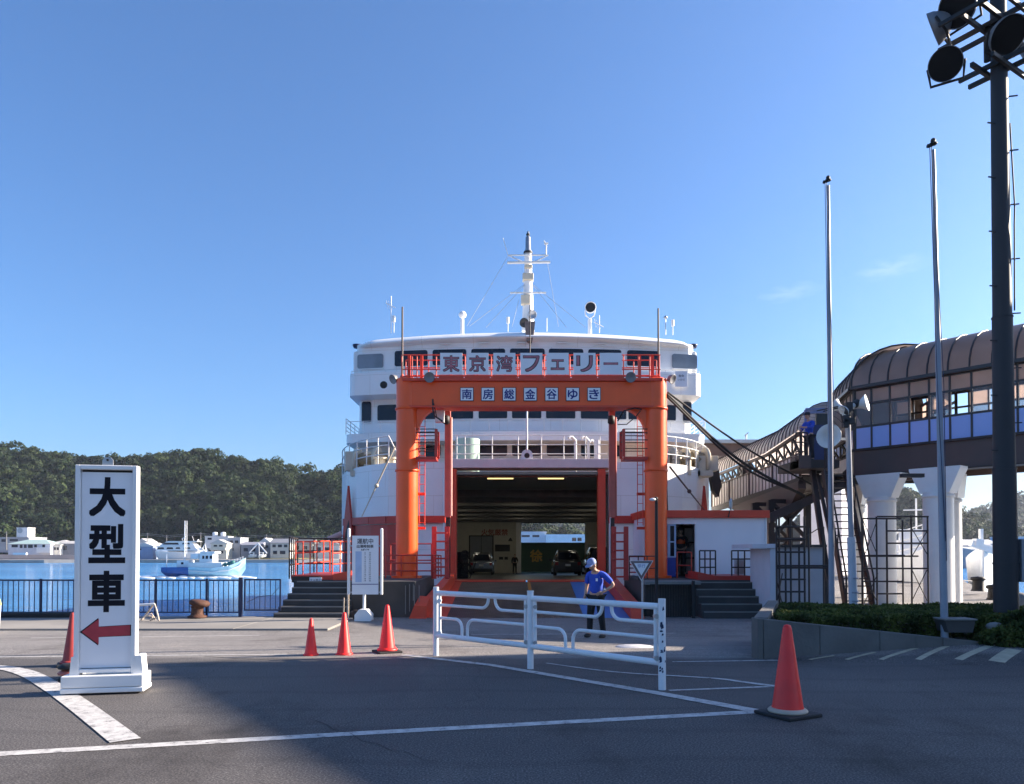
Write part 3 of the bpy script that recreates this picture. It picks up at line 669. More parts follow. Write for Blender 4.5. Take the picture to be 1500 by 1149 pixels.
# inner dark mass so that the hedge is not hollow to look through
t = thing('planter_trough', 'shallow grey stone trough in front of the hedge beside the flagpole', 'planter', W(1410, 921, 11.75)); q = W(1404, 921, 11.75)
mb = MB(); mb.prism([(q.x-.16, q.y, q.z-.06), (q.x+.22, q.y, q.z-.06), (q.x+.26, q.y, q.z+.12), (q.x-.2, q.y, q.z+.12)], (0, .3, 0)); mb.build('trough_body', m_dkconc, t, .01)
mb = MB(); mb.box(q.x-.225, q.x+.285, q.y-.02, q.y+.32, q.z+.122, q.z+.148); mb.build('rim', m_conc, t, .008)
mb = MB(); mb.sph((q.x+.62, q.y+.1, q.z+.02), (.14, .1, .07), 10, 6); o = mb.build('garden_rock', m_conc); tag(o, 'grey rock beside the stone trough under the bush', 'rock')

def flagpole(label, px, pyb, pyt, d, r0, lean):
    b_ = W(px, pyb, d); tp = W(px - lean, pyt, d); t = thing('flagpole', label, 'flagpole', b_, 'bare flagpoles by the planter')
    mb = MB(); mb.tube([b_ - Vector((0, 0, .4)), b_.lerp(tp, .3), b_.lerp(tp, .99)], [r0, r0*.9, r0*.48], 18); mb.build('pole', m_alu, t)
    mb = MB(); mb.lathe([(.02, 0), (.055, .01), (.06, .03), (.03, .045), (.04, .07), (.03, .10), (.005, .115)], tp, 14); mb.build('finial', m_black, t)
    mb = MB(); mb.bar(tp + Vector((-.02, 0, -.01)), tp + Vector((-.09, -.01, -.01)), .03); mb.cyl(tp + Vector((-.1, -.015, -.02)), tp + Vector((-.07, -.015, -.02)), .03); mb.build('pulley', m_black, t)
    mb = MB(); mb.tube([tp + Vector((-.07, -.03, -.05)), b_.lerp(tp, .5) + Vector((-r0, -r0, 0)), b_.lerp(tp, .18) + Vector((r0*.2, -r0*1.15, 0))], .006, 5); mb.tube([tp + Vector((-.05, -.04, -.05)), b_.lerp(tp, .5) + Vector((r0*.8, -r0, 0)), b_.lerp(tp, .14) + Vector((r0*.3, -r0*1.2, 0))], .006, 5); mb.build('halyard', m_navy, t)
    return t
flagpole('slim grey flagpole rising from behind the hedge, left of the pole with horn speakers', 1218.5, 890, 266, 14.6, .056, 5.5)
flagpole('taller looking grey flagpole in front of the hedge near the floodlight mast', 1384, 922, 213, 11.9, .056, 17)

# floodlight mast
d = 12.6; b_ = W(1474, 905, d); tp = W(1461.5, -40, d)
t = thing('floodlight_mast', 'thick dark steel mast carrying a cluster of big floodlights', 'floodlight mast', b_)
m_mast = mat('dark_grey_mast_paint', (.022, .022, .026), .6, var=.2, scale=2, dirt=((.06, .05, .05), .2, (4, 4, 1)))
mast_at = lambda z: b_ + (tp - b_) * ((z - b_.z) / (tp.z - b_.z))
mb = MB(); mb.tube([b_ - Vector((0, 0, .4)), mast_at(2.9)], [.185, .172], 24); mb.build('lower_pole', m_mast, t)
mb = MB(); mb.tube([mast_at(2.9), mast_at(5.4)], [.163, .15], 24); mb.build('middle_pole', m_mast, t)
mb = MB(); mb.tube([mast_at(5.4), mast_at(11.4)], [.142, .115], 24); mb.build('upper_pole', m_mast, t)
for z_ in (1.35, 2.9, 5.4):
    mb = MB(); q = mast_at(z_); rr = .19 if z_ < 2 else .18 if z_ < 3 else .158; mb.cyl(q - Vector((0, 0, .012)), q + Vector((0, 0, .012)), rr, n=24); mb.build('collar_band', m_mast, t)
for k in range(14):
    z_ = 3.2 + k * .45; q = mast_at(z_); s = 1 if k % 2 else -1
    mb = MB(); mb.bar(q + Vector((s*.11, -.05, 0)), q + Vector((s*.25, -.08, 0)), .018); mb.build('step_peg', m_mast, t)
q = mast_at(1.5); mb = MB(); mb.box(q.x+.19, q.x+.33, q.y-.12, q.y+.1, 1.05, 1.75); mb.build('control_box', mat('grey_box_paint', (.25, .25, .27), .5), t, .01)
mb = MB(); mb.tube([mast_at(8.6) + Vector((.13, -.06, 0)), mast_at(7.2) + Vector((.17, -.09, 0)), mast_at(6.9) + Vector((.14, -.12, 0)), mast_at(5.5) + Vector((.17, -.05, 0))], .012, 6); mb.build('cable', m_black, t)
# two square lamp racks, turned against the view
rot = R(33)
def rk(z_, a, b2): q = mast_at(z_); return q + Vector((a*math.cos(rot) - b2*math.sin(rot), a*math.sin(rot) + b2*math.cos(rot), 0))
zl, zu = Z(104, d), Z(42, d)
for z_, ext in ((zl, .56), (zu, .9)):
    mb = MB()
    for s in (-.16, .16):
        mb.bar(rk(z_, -ext, s), rk(z_, ext, s), .055, .07); mb.bar(rk(z_+.06, s, -ext), rk(z_+.06, s, ext), .055, .07)
    mb.build('lamp_rack', m_black, t)
mb = MB()
for s in (-.9, .9): mb.bar(rk(zu, s, -.5), rk(zu, s, .5), .05, .06)
mb.bar(rk(zu, -.9, -.45), rk(zu, .9, -.45), .05, .06); mb.build('rack_crossbar', m_black, t)
m_refl = mat('floodlight_shell_grey', (.2, .2, .21), .5, .3, var=.08); m_lens = mat('dark_floodlight_glass', (.006, .006, .007), .55, spec=.15)
def flood(px, py, dd, aim, r_=.29, name='floodlight'):
    c = W(px, py, dd); a = Vector(aim).normalized(); M = a.to_track_quat('Z', 'Y').to_matrix().to_4x4()
    mb = MB(); mb.lathe([(.06, -r_*1.25), (.10, -r_*1.2), (r_*.62, -r_*.8), (r_*.9, -r_*.35), (r_, 0), (r_*.97, .0), (r_*.95, -.015), (.0001, -.06)], c, 28, M); f = mb.build(name, m_refl, t)
    mb = MB(); mb.lathe([(.001, -.03), (r_*.955, -.012)], c, 28, M); mb.build('glass', m_lens, f)
    mb = MB(); q = c - a * r_ * 1.35; mb.cyl(q - a * .12, q + a*.02, .085, n=14); mb.build('ballast_can', m_black, f)
    side = a.cross(Vector((0, 0, 1))).normalized(); low = c - a * .25 - Vector((0, 0, r_ * 1.15))
    mb = MB(); mb.tube([c + side*r_*1.02 - a*.1, low + side*r_*.9, low - side*r_*.9, c - side*r_*1.02 - a*.1], .022, 8); mb.build('bracket', m_black, f)
    return f
flood(1385, 94, d - .5, (-.42, -.62, -.36), .255)
flood(1366, 44, d + .3, (-.72, .55, -.28), .28)
flood(1401, 12, d - .1, (-.75, -.35, -.5), .31)
flood(1478, 52, d - .35, (.1, -.6, -.5), .30)
flood(1530, 75, d, (.7, -.3, -.4), .29)
mb = MB(); q = W(1446, 75, d - .1); mb.cyl(q - Vector((0, 0, .17)), q + Vector((0, 0, .17)), .05, n=14); mb.build('junction_can', m_black, t)

# speaker pole with horn loudspeakers
d = 15.2; b_ = W(1251, 888, d); t = thing('speaker_pole', 'pale steel pole carrying several horn loudspeakers', 'speaker pole', b_)
jz = Z(787, d); tz = Z(592, d); jx = X(1247, d)
mb = MB(); mb.cyl((b_.x, d, b_.z - .5), (jx, d, jz), .085, .08, 18); mb.build('lower_pole', mat('pole_blue_grey_paint', (.45, .48, .54), .4), t)
mb = MB(); mb.cyl((jx, d, jz), (X(1243, d), d, tz), .055, .05, 18); mb.build('upper_pole', m_alu, t)
mb = MB()
for z_ in (.55, .72, 1.0): mb.cyl((b_.x, d, z_), (b_.x, d, z_ + .03), .095, n=16)
mb.build('band', m_alu, t)
m_horn = mat('horn_white_enamel', (.62, .63, .62), .4, var=.08)
def horn(px, py, dd, aim, r_, L_):
    c = W(px, py, dd); a = Vector(aim).normalized(); M = a.to_track_quat('Z', 'Y').to_matrix().to_4x4()
    prof = [(.035, -L_), (.05, -L_*.9), (.06, -L_*.55), (r_*.55, -L_*.28), (r_*.97, -.01), (r_, 0), (r_*.98, .004), (r_*.5, -L_*.24), (.045, -L_*.45), (.002, -L_*.47)]
    mb = MB(); mb.lathe(prof, c, 26, M); f = mb.build('horn_speaker', m_horn, t)
    mb = MB(); mb.cyl(c - a*L_*1.3, c - a*L_*.92, .075, n=14); mb.build('driver', m_mast, f)
    mb = MB(); mb.bar(c - a*L_*.9, Vector((X(1246, d), d, (c - a*L_).z - .02)), .045, .05); mb.build('bracket', m_horn, f)
horn(1214, 639, d - .1, (-.6, -.78, .05), .24, .42)
horn(1270, 590, d - .1, (.78, -.55, .18), .17, .36)
horn(1222, 594, d + .1, (-.25, .25, .2), .14, .3)
horn(1236, 603, d - .1, (-.75, -.2, -.45), .12, .3)
mb = MB()
for (px, py, w_, h_) in ((1243, 596, .13, .17), (1239, 614, .12, .14), (1238, 621, .1, .16), (1247, 617, .13, .13)):
    q = W(px, py, d - .12); mb.cbox(q, w_, .12, h_)
mb.build('junction_box', m_mast, t, .01)
mb = MB(); mb.tube([W(1232, 607, d-.15), W(1234, 618, d-.2), W(1240, 622, d-.15)], .012, 6); mb.tube([W(1250, 600, d-.15), W(1253, 610, d-.2), W(1249, 617, d-.15)], .012, 6); mb.build('cable', m_black, t)
mb = MB(); mb.bar(W(1197, 602, d), W(1232, 595, d), .05, .02); mb.bar(W(1206, 603, d), W(1232, 597, d), .04, .02); mb.build('yagi_antenna', m_mast, t)
#@@PART3
# ================================================================ QUAY BLOCKS AND LINKSPAN
XC = .62                                   # ship centre line
BT = .68                                   # top of the quay blocks
t = thing('quay_block', 'dark stained concrete block left of the loading ramp with pale streaks', 'concrete block', (-4, 22.3, -.36))
xa, xb = X(512, 22), -2.78
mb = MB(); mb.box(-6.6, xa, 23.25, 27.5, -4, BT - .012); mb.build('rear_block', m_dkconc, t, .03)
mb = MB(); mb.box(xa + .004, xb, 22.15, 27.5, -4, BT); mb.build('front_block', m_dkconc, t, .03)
mb = MB()
for px, py0, py1 in ((594, 858, 900), (600, 856, 896), (607, 858, 893), (614, 858, 888), (605.5, 856, 880)):
    mb.bar(W(px, py0, 22.13), W(px, py1, 22.13), .022, .02)
mb.build('pipe', m_conc, t)
t = thing('quay_block', 'dark concrete block carrying the white hut right of the ramp', 'concrete block', (6, 23, -.36))
ya = X(905, 22.6)
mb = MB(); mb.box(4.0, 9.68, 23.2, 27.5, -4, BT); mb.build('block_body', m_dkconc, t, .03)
mb = MB(); mb.box(3.9, X(1028, 22.4), 22.5, 23.19, BT - .12, BT - .01); mb.build('edge_slab', m_conc, t, .015)
def steps(label, px0, px1, n, y0, y1, ztop, x_shrink=0):
    xa, xb = X(px0, y0), X(px1, y0); t = thing('concrete_steps', label, 'steps', ((xa+xb)/2, y0, -.36)); h_ = (ztop + .35) / n; tr = (y1 - y0) / n
    for i in range(n):
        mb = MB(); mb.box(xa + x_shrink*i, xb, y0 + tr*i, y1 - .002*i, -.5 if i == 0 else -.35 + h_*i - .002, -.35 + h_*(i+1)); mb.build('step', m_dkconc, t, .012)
        mb = MB(); mb.box(xa + x_shrink*i + .02, xb - .02, y0 + tr*i - .004, y0 + tr*i + .05, -.35 + h_*(i+1) - .03, -.35 + h_*(i+1) + .003); mb.build('nosing', m_conc, t)
steps('dark worn concrete steps up to the red landing beside the water', 401, 509, 6, 21.5, 23.24, BT - .03, .045)
steps('dark concrete steps below the red landing beside the white hut', 1030, 1131, 5, 21.7, 23.19, BT - .05, 0)
# handrail of left steps: two pale posts
t = thing('handrail', 'pale peeling handrail posts at the right side of the left steps', 'handrail', W(508, 905, 21.4))
mb = MB(); mb.bar(W(509.5, 908, 21.4), W(511, 775, 21.4), .05); mb.bar(W(503, 905, 21.6), W(504, 876, 21.6), .03); mb.build('post', m_rusty, t)

def railing(mb, P, h_, n_r=3, r_=.022, ev=1.0, posts=True):
    """posts and rails along a polyline P (at foot height)"""
    for a, b_ in zip(P[:-1], P[1:]):
        a = Vector(a); b_ = Vector(b_); L_ = (b_ - a).length; n = max(1, round(L_ / ev))
        for k in range(n_r): z_ = Vector((0, 0, h_ * (k + 1) / n_r)); mb.tube([a + z_, b_ + z_], r_, 6)
        for i in range(n + 1): q = a.lerp(b_, i / n); mb.tube([q, q + Vector((0, 0, h_))], r_, 6)
    return mb
# red landing left
t = thing('steel_landing', 'red steel landing with railings on top of the left steps', 'landing', (-5, 24, BT))
lx0, lx1 = X(428, 23.4), X(516, 23.4)
mb = MB(); mb.box(lx0, lx1, 23.3, 26.8, BT + .0, BT + .14); mb.build('deck', m_redp, t)
mb = MB(); mb.box(X(428, 23.3), X(470, 23.3), 23.26, 23.3, BT - .08, BT + .1); mb.build('face_plate', m_dkbrown, t)
mb = MB(); mb.prism([(X(488, 23.3), 23.28, BT-.05), (X(514, 23.3), 23.28, BT-.05), (X(514, 23.3), 23.28, BT+.28), (X(488, 23.3), 23.28, BT+.16)], (0, 1.5, 0)); mb.build('ramp_side', m_redor, t)
mb = MB(); railing(mb, [(X(433, 23.4), 23.4, BT+.13), (X(483, 26), 26.0, BT+.18)], 1.02, 3, .024, .5); mb.build('railing', m_redor, t)
mb = MB(); railing(mb, [(X(487, 23.4), 23.4, BT+.13), (X(520, 24.5), 24.5, BT+.16)], 1.02, 3, .024, .45); mb.build('railing', m_redor, t)
mb = MB(); railing(mb, [(X(424, 24.2), 24.2, BT), (X(436, 26.8), 26.8, BT), (X(508, 26.8), 26.8, BT)], 1.3, 3, .026, .6); mb.build('railing', m_dkbrown, t)
mb = MB(); mb.box(X(453, 23.2), X(471, 23.2), 23.235, 23.25, Z(854, 23.24), Z(846, 23.24)); s_ = mb.build('notice_plate', m_signw, t)
text('立入禁止', .33, .085, (X(462, 23.2), 23.234, Z(850, 23.24)), (1, 0, 0), (0, 0, 1), m_letter, s_)
# red landing right with stub railings
t = thing('steel_landing', 'red steel landing with stub railings on top of the right steps', 'landing', (7, 23.6, BT))
mb = MB(); mb.box(X(1022, 23.3), X(1101, 23.3), 23.22, 25.0, BT - .02, BT + .12); mb.prism([(X(1022, 23.3), 23.22, BT+.121), (X(1046, 23.3), 23.22, BT+.121), (X(1022, 23.3), 23.22, BT+.24)], (0, 1.4, 0)); mb.build('deck', m_redp, t, .01)
for a, b_ in ((1025, 1048), (1072, 1100)):
    mb = MB(); railing(mb, [(X(a, 23.3), 23.32, BT+.12), (X(b_, 23.5), 23.5, BT+.12)], .76, 3, .022, .22); mb.build('railing', m_dkbrown, t)
# green-grey crate thing behind: a bundle rack
mb = MB(); mb.box(X(1078, 24), X(1092, 24), 24, 24.2, BT+.14, BT+.6); o = mb.build('radiator_panel', m_steel, None, .01); tag(o, 'small grey ribbed panel leaning on the right red landing', 'panel')
# ribbed red cylinder at the wall end, of no settled identity
t = thing('red_cylinder', 'ribbed red cylinder standing beside the white wall pillar', 'drum', (X(1117, 23), 23.35, BT)); q = OFF[t.name]
m_redcyl = mat('mottled_red', (.75, .12, .1), .4, var=.2, scale=9)
mb = MB(); mb.lathe([(.17, -.1), (.18, .3), (.16, .34), (.01, .35)], q, 18); mb.build('drum_body', m_redcyl, t)
for k in range(3):
    mb = MB(); mb.lathe([(.178, -.02 + k*.12), (.19, 0 + k*.12), (.178, .02 + k*.12)], q, 18); mb.build('rib', m_redcyl, t)
# barred screen in front of the right block
t = thing('barred_fence', 'dark barred screen fence in front of the hut block', 'fence', (X(985, 21.9), 21.9, -.35)); xa, xb = X(952, 21.9), X(1012, 21.9); z0, z1 = Z(904, 21.9), Z(856, 21.9)
mb = MB(); mb.box(xa, xb, 21.88, 21.92, z1-.03, z1); mb.box(xa, xb, 21.88, 21.92, z0, z0+.03); mb.build('rail', m_black, t)
mb = MB()
for i in range(17): xx = xa+(xb-xa)*i/16; mb.box(xx-.012, xx+.012, 21.89, 21.91, z0+.03, z1-.03)
mb.build('bars', m_black, t)
mb = MB(); mb.bar((xb+.05, 21.85, -.35), (xb+.05, 21.85, z1+.1), .08); mb.build('post', m_black, t)

# loading ramp
y0r, y1r = 21.9, 31.0; z0r, z1r = -.345, .36
def rz(y): return z0r + (z1r - z0r) * (y - y0r) / (y1r - y0r)
t = thing('loading_ramp', 'steel vehicle ramp with ribbed plates, orange kerbs and a blue walkway strip', 'ramp', (.6, y0r, z0r))
m_plate, tt, bb, LL = nodes_mat('ribbed_steel_plate')
tc = N(tt, 'ShaderNodeNewGeometry'); wv = N(tt, 'ShaderNodeTexWave', Scale=5.5, Distortion=.6); wv.bands_direction = 'X'; nz = N(tt, 'ShaderNodeTexNoise', Scale=1.5, Detail=7.0)
LL(tc.outputs['Position'], wv.inputs['Vector']); LL(tc.outputs['Position'], nz.inputs['Vector'])
rr = ramp(tt, [(.3, (.045, .036, .038)), (.55, (.085, .07, .072)), (.75, (.15, .125, .125))]); LL(nz.outputs['Fac'], rr.inputs['Fac']); LL(rr.outputs[0], bb.inputs['Base Color'])
bb.inputs['Metallic'].default_value = .6; bb.inputs['Roughness'].default_value = .42
bp_ = N(tt, 'ShaderNodeBump', Strength=.6, Distance=.012); LL(wv.outputs['Color'], bp_.inputs['Height']); LL(bp_.outputs[0], bb.inputs['Normal'])
def slab(xa0, xb0, xa1, xb1, ya_, yb_, lift, th, nm, m):
    mb = MB(); za, zb_ = rz(ya_) + lift, rz(yb_) + lift
    vs = [(xa0, ya_, za), (xb0, ya_, za), (xb1, yb_, zb_), (xa1, yb_, zb_)]
    mb.prism(vs, (0, 0, -th)); return mb.build(nm, m, t)
slab(-1.86, .60, -1.98, .60, y0r, y1r - .5, 0, .12, 'ribbed_plate', m_plate)
slab(.72, 2.05, .72, 2.30, y0r, y1r - .5, 0, .12, 'ribbed_plate', m_plate)
slab(.605, .715, .605, .715, y0r + .1, y1r - .5, .004, .12, 'yellow_strip', mat('worn_orange_yellow_paint', (.5, .2, .03), .6, var=.25, scale=5))
slab(2.055, 3.35, 2.305, 3.55, y0r, y1r - .5, .002, .12, 'blue_walkway', mat('blue_ramp_paint', (.03, .19, .5), .5, var=.12, scale=1, dirt=((.1, .12, .14), .2, (2, 2, 2))))
slab(-2.4, -1.865, -2.5, -1.985, y0r, y1r - .3, .004, .12, 'orange_margin', m_redor)
slab(-2.3, .55, -2.3, .55, y1r - .48, y1r + .1, .03, .2, 'threshold_flap', m_redor); slab(.62, 3.7, .62, 3.7, y1r - .48, y1r + .1, .03, .2, 'threshold_flap', m_redor)
for sx0, sx1, xx1 in ((-2.72, -2.42, -2.52), (3.36, 3.72, 3.56)):
    w_ = sx1 - sx0; mb = MB(); P = []
    ya_, yb_ = y0r - .35, y1r - 1.0
    vs = [(sx0, ya_, rz(ya_) - .1), (sx1, ya_, rz(ya_) - .1), (sx1, ya_ + .4, rz(ya_) + .34), (sx0, ya_ + .4, rz(ya_) + .34)]
    ve = [(xx1, yb_, rz(yb_) - .1), (xx1 + w_, yb_, rz(yb_) - .1), (xx1 + w_, yb_, rz(yb_) + .4), (xx1, yb_, rz(yb_) + .4)]
    mb.add(vs + ve, [(0, 1, 2, 3), (7, 6, 5, 4), (0, 4, 5, 1), (1, 5, 6, 2), (2, 6, 7, 3), (3, 7, 4, 0)]); mb.build('side_girder', m_redor, t, .01)
mb = MB(); mb.prism([(-2.9, y0r-.2, -.35), (-2.42, y0r-.2, -.35), (-2.42, y0r-.2, .0), (-2.75, y0r-.2, .02)], (0, 1.2, .2)); mb.build('corner_wedge', m_redor, t)
mb = MB(); mb.box(-3.2, 4.3, 30.2, 30.9, -.5, rz(30.5) - .15); mb.build('hinge_beam', m_black, t)
# red stair ladders either side of the ramp head
def ladderstair(label, pxa, pxb, pyt, pyb, d, t=None):
    t = thing('red_ladder', label, 'ladder', W((pxa+pxb)/2, pyb, d)); 
    for px, dt in ((pxa, 0), (pxb, 18 if pxb > pxa else 18)):
        mb = MB(); mb.bar(W(px, pyb, d), W(px, pyt + (0 if px == pxa else 0), d + .3), .15, .12); mb.build('stringer', m_redp, t)
    for k in range(6):
        py = pyt + 9 + (pyb - pyt - 10) * k / 5.3; mb = MB(); mb.bar(W(pxa, py, d), W(pxb, py, d), .14, .055); mb.build('rung', m_redp, t)
ladderstair('red ladder steps left of the ramp under the gantry', 655, 636, 772, 848, 25.6)
ladderstair('red ladder steps right of the ramp under the gantry', 899, 917, 772, 850, 25.6)
for lab, P in (('red railing at the foot of the left gantry column', [(565, 848, 24.6), (633, 848, 24.6), (646, 846, 26.5)]), ('red railing at the foot of the right gantry column', [(922, 850, 24.6), (944, 850, 24.6)])):
    mb = MB(); railing(mb, [W(*q) for q in P], .75, 3, .022, .55); o = mb.build('low_railing', m_redp); tag(o, lab, 'railing')
mb = MB(); railing(mb, [W(572, 845, 27), W(632, 845, 27)], 1.15, 2, .022, .6); o = mb.build('low_railing', m_redp); tag(o, 'taller red railing behind the left gantry column', 'railing')

# gantry
d = 25.0; k = d / F
t = thing('linkspan_gantry', 'orange portal gantry with columns, cross beam and sign boards over the ramp', 'gantry', (XC, d, BT))
cl, cr_ = X(596, d), X(961, d); rc = 16 * k; zt = Z(557, d); zbm = Z(597, d)
for cx in (cl, cr_):
    mb = MB(); mb.cyl((cx, d, BT), (cx, d, zt), rc, n=40)
    col = mb.build('column', m_orange, t)
    mb = MB(); mb.cyl((cx, d, BT), (cx, d, BT + .07), rc + .14, n=32); mb.build('base_flange', m_orange, col)
    for z_ in (Z(600, d), Z(690, d)):
        mb = MB(); mb.lathe([(rc + .002, z_-.03), (rc + .035, z_-.03), (rc + .035, z_+.03), (rc + .002, z_+.03)], (cx, d, 0), 40); mb.build('weld_ring', m_orange, col)
mb = MB(); mb.box(cl, cr_, d - .30, d + .30, zbm, Z(562, d)); mb.build('cross_beam', m_orange, t, .012)
mb = MB(); mb.box(cl - .1, cr_ + .15, d - .42, d + .42, Z(562, d) + .003, Z(558, d)); mb.build('top_flange', m_redor, t)
mb = MB(); mb.box(cl + .1, cr_ - .1, d - .36, d + .36, zbm - .06, zbm - .003); mb.build('bottom_flange', m_redor, t)
# end caps
for cx, s in ((cl, -1), (cr_, 1)):
    mb = MB(); mb.lathe([(rc, zt), (rc*.3, zt + .12), (.01, zt + .14)], (cx, d, 0), 32); mb.build('column_cap', m_orange, t)
for cx, px, s in ((cl, 650, 1), (cr_, 905, -1)):
    x1_ = X(px, d); zl_ = Z(640, d); P = [(cx, d - .14, zbm), (x1_, d - .14, zbm)]
    ex, ez = cx + s * rc * .95, zl_; A = x1_ - ex
    for i in range(9):
        an = R(90) * i / 8; P.append((x1_ - A * math.sin(an) * 1.0, d - .14, ez + (zbm - .02 - ez) * math.cos(an) ** 1.0 ))
    P.append((cx, d - .14, ez)); mb = MB(); mb.prism(P, (0, .28, 0)); mb.build('knee_bracket', m_orange, t)
# hanging guide posts
for px, m_, nm in ((656, m_faded, 1), (897, m_faded, -1)):
    d = 26.0; x_ = X(px, d); mb = MB(); mb.box(x_ - .1, x_ + .085, d - .12, d + .14, Z(758, d), zbm + .2); g_ = mb.build('guide_post', m_, t)
    mb = MB(); mb.cyl((x_ + .11, d - .04, Z(756, d)), (x_ + .11, d - .04, Z(612, d)), .042, n=12); mb.build('pipe', m_pink if nm == 1 else m_faded, g_)
    mb = MB(); mb.lathe([(.05, -.14), (.12, -.1), (.12, .12), (.05, .16)], (x_ - .05, d - .18, Z(617, d)), 12); mb.build('sheave', m_black, g_)
    mb = MB(); mb.box(x_ - .05, x_ + .08, d + .0, d + .1, Z(846, d), Z(759, d)); mb.build('hanging_chain', m_dkbrown, g_)
    mb = MB(); mb.box(x_ - .08, x_ + .07, 25.3, d - .13, zbm + .02, zbm + .18); mb.build('hanger_arm', m_redor, g_); d = 25.0
# catwalk railings and signs on the beam
zc0 = Z(558, d); zc1 = Z(524, d)
mb = MB()
for yy in (d + .35,):
    railing(mb, [(cl - .1, yy, zc0), (cr_ + .1, yy, zc0)], zc1 - zc0, 3, .018, .75)
mb.build('catwalk_railing', m_redor, t)
mb = MB()
for z_ in (zc1, Z(545, d), Z(555, d)): mb.tube([(cl - .1, d - .33, z_), (cr_ + .1, d - .33, z_)], .018, 6)
for px in (590, 605, 612, 640, 660, 682, 700, 720, 740, 758, 776, 797, 815, 834, 855, 873, 890, 912, 934, 950, 964): mb.tube([(X(px, d), d - .33, zc0), (X(px, d), d - .33, zc1)], .02, 6)
mb.build('catwalk_railing', m_redor, t)
for px in (600, 618, 936, 955):
    mb = MB(); mb.bar((X(px, d), d - .2, zc0), (X(px, d), d - .2, zc1 + .03), .09); mb.build('catwalk_post', m_redor, t)
for ch, pa, pb in (('東', 646, 678), ('京', 684, 716), ('湾', 723, 755), ('フ', 762, 794), ('ェ', 800, 832), ('リ', 839, 871), ('ー', 877, 909)):
    mb = MB(); mb.box(X(pa, d), X(pb, d), d - .42, d - .375, Z(553, d), Z(522, d)); s_ = mb.build('name_board', m_signw, t)
    c = (X((pa+pb)/2, d), d - .421, Z(537.5, d)); s2 = 23 * k
    wh = {'ェ': (19*k, 15*k), 'ー': (20*k, 3.6*k)}.get(ch, (s2, s2))
    if ch == 'ェ': c = (c[0], c[1], Z(539, d))
    text(ch, wh[0]*1.06, wh[1]*1.06, c, (1, 0, 0), (0, 0, 1), mat('dark_letter_edge', (.05, .035, .04), .6), s_, name='letter_outline', bold=.032, thick=.002, stretch=True)
    text(ch, wh[0], wh[1], (c[0], c[1] - .004, c[2]), (1, 0, 0), (0, 0, 1), mat('weathered_mauve_lettering', (.5, .17, .2), .6, var=.3, scale=6), s_, bold=.005, stretch=True)
    mb = MB(); mb.box(X(pa-2, d), X(pb+2, d), d - .37, d - .345, Z(558, d), Z(553.5, d)); mb.build('board_bracket', m_redor, s_)
for ch, pc in zip('南房総金谷ゆき', (684.5, 715, 746, 776.5, 807.5, 838, 869)):
    mb = MB(); mb.box(X(pc-9.8, d), X(pc+9.8, d), d - .33, d - .302, Z(590.5, d), Z(571, d)); s_ = mb.build('destination_board', m_letter, t)
    mb = MB(); mb.box(X(pc-9.0, d), X(pc+9.0, d), d - .34, d - .331, Z(589.7, d), Z(571.8, d)); f_ = mb.build('board_face', m_signw, s_)
    text(ch, 14.5*k, 14.5*k, (X(pc, d), d - .341, Z(580.8, d)), (1, 0, 0), (0, 0, 1), m_navyl, s_, bold=.02, stretch=True)
for px, py in ((629, 554), (924, 554)):
    c = W(px, py - 1, d - .6); mb = MB(); M = Vector((0, -1, -.25)).to_track_quat('Z', 'Y').to_matrix().to_4x4()
    mb.lathe([(.03, -.2), (.1, -.16), (.16, -.02), (.17, 0), (.15, -.01), (.001, -.03)], c, 20, M); f_ = mb.build('round_floodlight', m_refl, t)
    mb = MB(); mb.bar(c + Vector((0, .1, -.02)), (c.x, d - .35, zc0 - .05), .06); mb.build('bracket', m_redor, f_)
for px, s in ((575, -1), (986, 1)):
    c = W(px, 556, d - .1); M = Vector((s * .6, -.6, -.4)).to_track_quat('Z', 'Y').to_matrix().to_4x4(); mb = MB()
    mb.lathe([(.03, -.2), (.1, -.16), (.15, -.02), (.16, 0), (.14, -.01), (.001, -.03)], c, 18, M); f_ = mb.build('side_floodlight', m_refl, t)
    mb = MB(); mb.bar(c + Vector((-s*.1, .08, 0)), (cl if s < 0 else cr_, d, zt - .05), .05); mb.build('bracket', m_redor, f_)
for px, pt, m_, r_ in ((588.5, 450, m_brown, .035), (965.5, 452, m_brown, .035), (776.5, 447, m_dkbrown, .022)):
    mb = MB(); mb.tube([(X(px, d), d, zc0 - .02), (X(px, d), d, Z(pt, d))], [r_, r_ * .8], 10); q = mb.build('signal_pole', m_, t)
    mb = MB(); mb.lathe([(.12, zc0 - .0), (.02, zc0 + .26)], (X(px, d), d, 0), 10) if px != 776.5 else mb.cyl((X(px, d), d, zc0), (X(px, d), d, zc0 + .1), .05); mb.build('pole_foot', m_redor, q)
